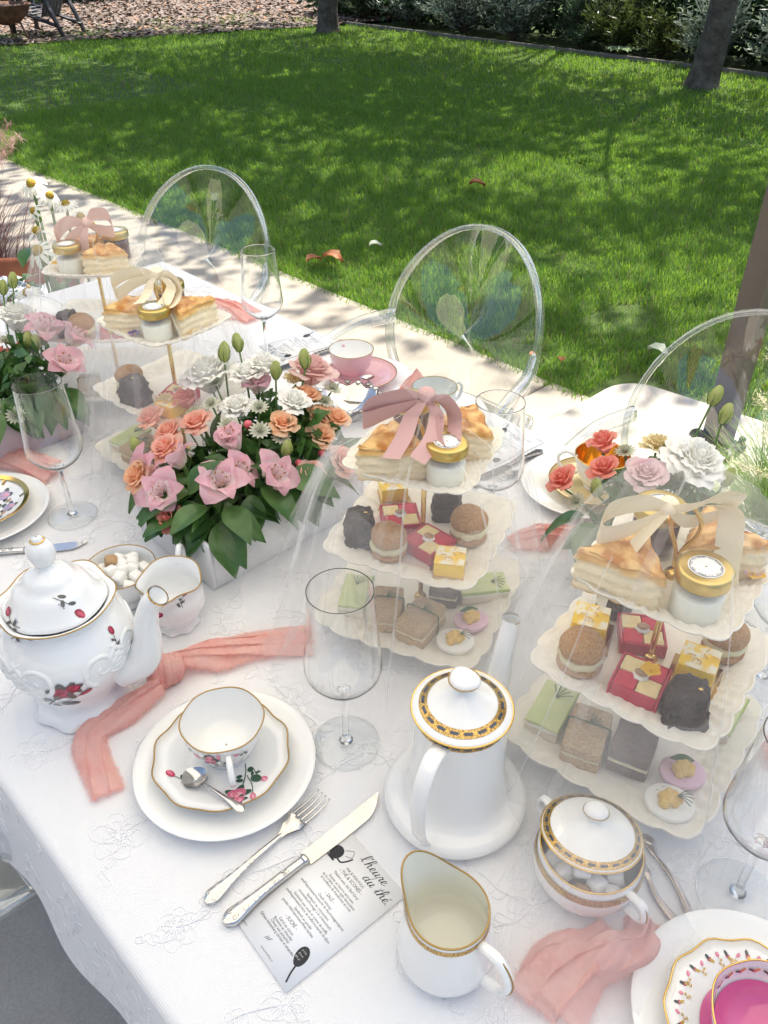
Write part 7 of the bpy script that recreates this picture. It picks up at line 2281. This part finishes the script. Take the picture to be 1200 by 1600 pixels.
def tuft(name, label, x, y, z0, n, h, spread, m, seed, w=.004, plume=None, cat='grass'):
    t = thing(name, label, cat, (x, y, z0))
    r = np.random.default_rng(seed)
    a = r.uniform(0, 2 * PI, n); rad = spread * np.sqrt(r.uniform(0, 1, n)); hh = h * r.uniform(.6, 1.1, n)
    k = 6; Vv = np.zeros((n, k, 2, 3)); dx, dy = np.cos(a), np.sin(a)
    x0, y0 = r.normal(0, .06, n), r.normal(0, .06, n)
    for i, u in enumerate(np.linspace(0, 1, k)):
        cx = x0 + dx * rad * u ** 1.6; cy = y0 + dy * rad * u ** 1.6; cz = hh * (u * 1.25 - .55 * u * u * (rad / spread))
        ww = w * (1 - u) ** .6 * .5 + .0003
        Vv[:, i, 0] = np.stack([cx - dy * ww, cy + dx * ww, cz], 1); Vv[:, i, 1] = np.stack([cx + dy * ww, cy - dx * ww, cz], 1)
    idx = np.arange(n)[:, None] * 2 * k; F = []
    for i in range(k - 1): F.append(np.concatenate([idx + 2 * i, idx + 2 * i + 1, idx + 2 * i + 3, idx + 2 * i + 2], 1))
    tag(bulk('blades', Vv.reshape(-1, 3), np.concatenate(F), m, parent=t, smooth=True), kind='stuff')
    if plume:
        b = MB()
        for q in range(plume[0]):
            aa = r.uniform(0, 6.28); rd = spread * r.uniform(.5, 1.15)
            p = bez([(0, 0, 0), (rd * .4 * math.cos(aa), rd * .4 * math.sin(aa), h * .8), (rd * math.cos(aa), rd * math.sin(aa), h * 1.12)], 12)
            b.tube(p, .0012, 4)
            for c in p[7:]:
                for _ in range(34):
                    c2 = c + r.normal(size=3) * .008; d = r.normal(size=3) * .016; s_ = np.cross(d, (0, 0, 1.)); s_ = s_ / max(np.linalg.norm(s_), 1e-6) * .0012
                    b.add([c2 - s_, c2 + s_, c2 + d * plume[1]], [(0, 1, 2)])
        tag(b.build('plumes', plume[2], t, smooth=False), kind='stuff')
    return t
brightg = leafmat('fine_grass', (.16, .28, .05), (.26, .38, .09), .5, .5, 3)
tuft('ornamental_grass', 'clump of fine bright green grass right of the parasol mast', -.46, 2.02, .02, 2600, .48, .36, brightg, 5, .0035, (26, .5, leafmat('seed_head', (.50, .46, .28), (.60, .55, .36), .3, .7, 9)))
purp = leafmat('purple_grass', (.10, .045, .045), (.20, .10, .09), .3, .6, 5)
plm = leafmat('purple_plume', (.36, .20, .18), (.48, .30, .26), .4, .7, 8)
tuft('fountain_grass', 'purple fountain grass with fluffy plumes at the left edge', -3.70, 1.12, 0, 1200, .75, .34, purp, 9, .006, (26, 1.3, plm), 'plant')
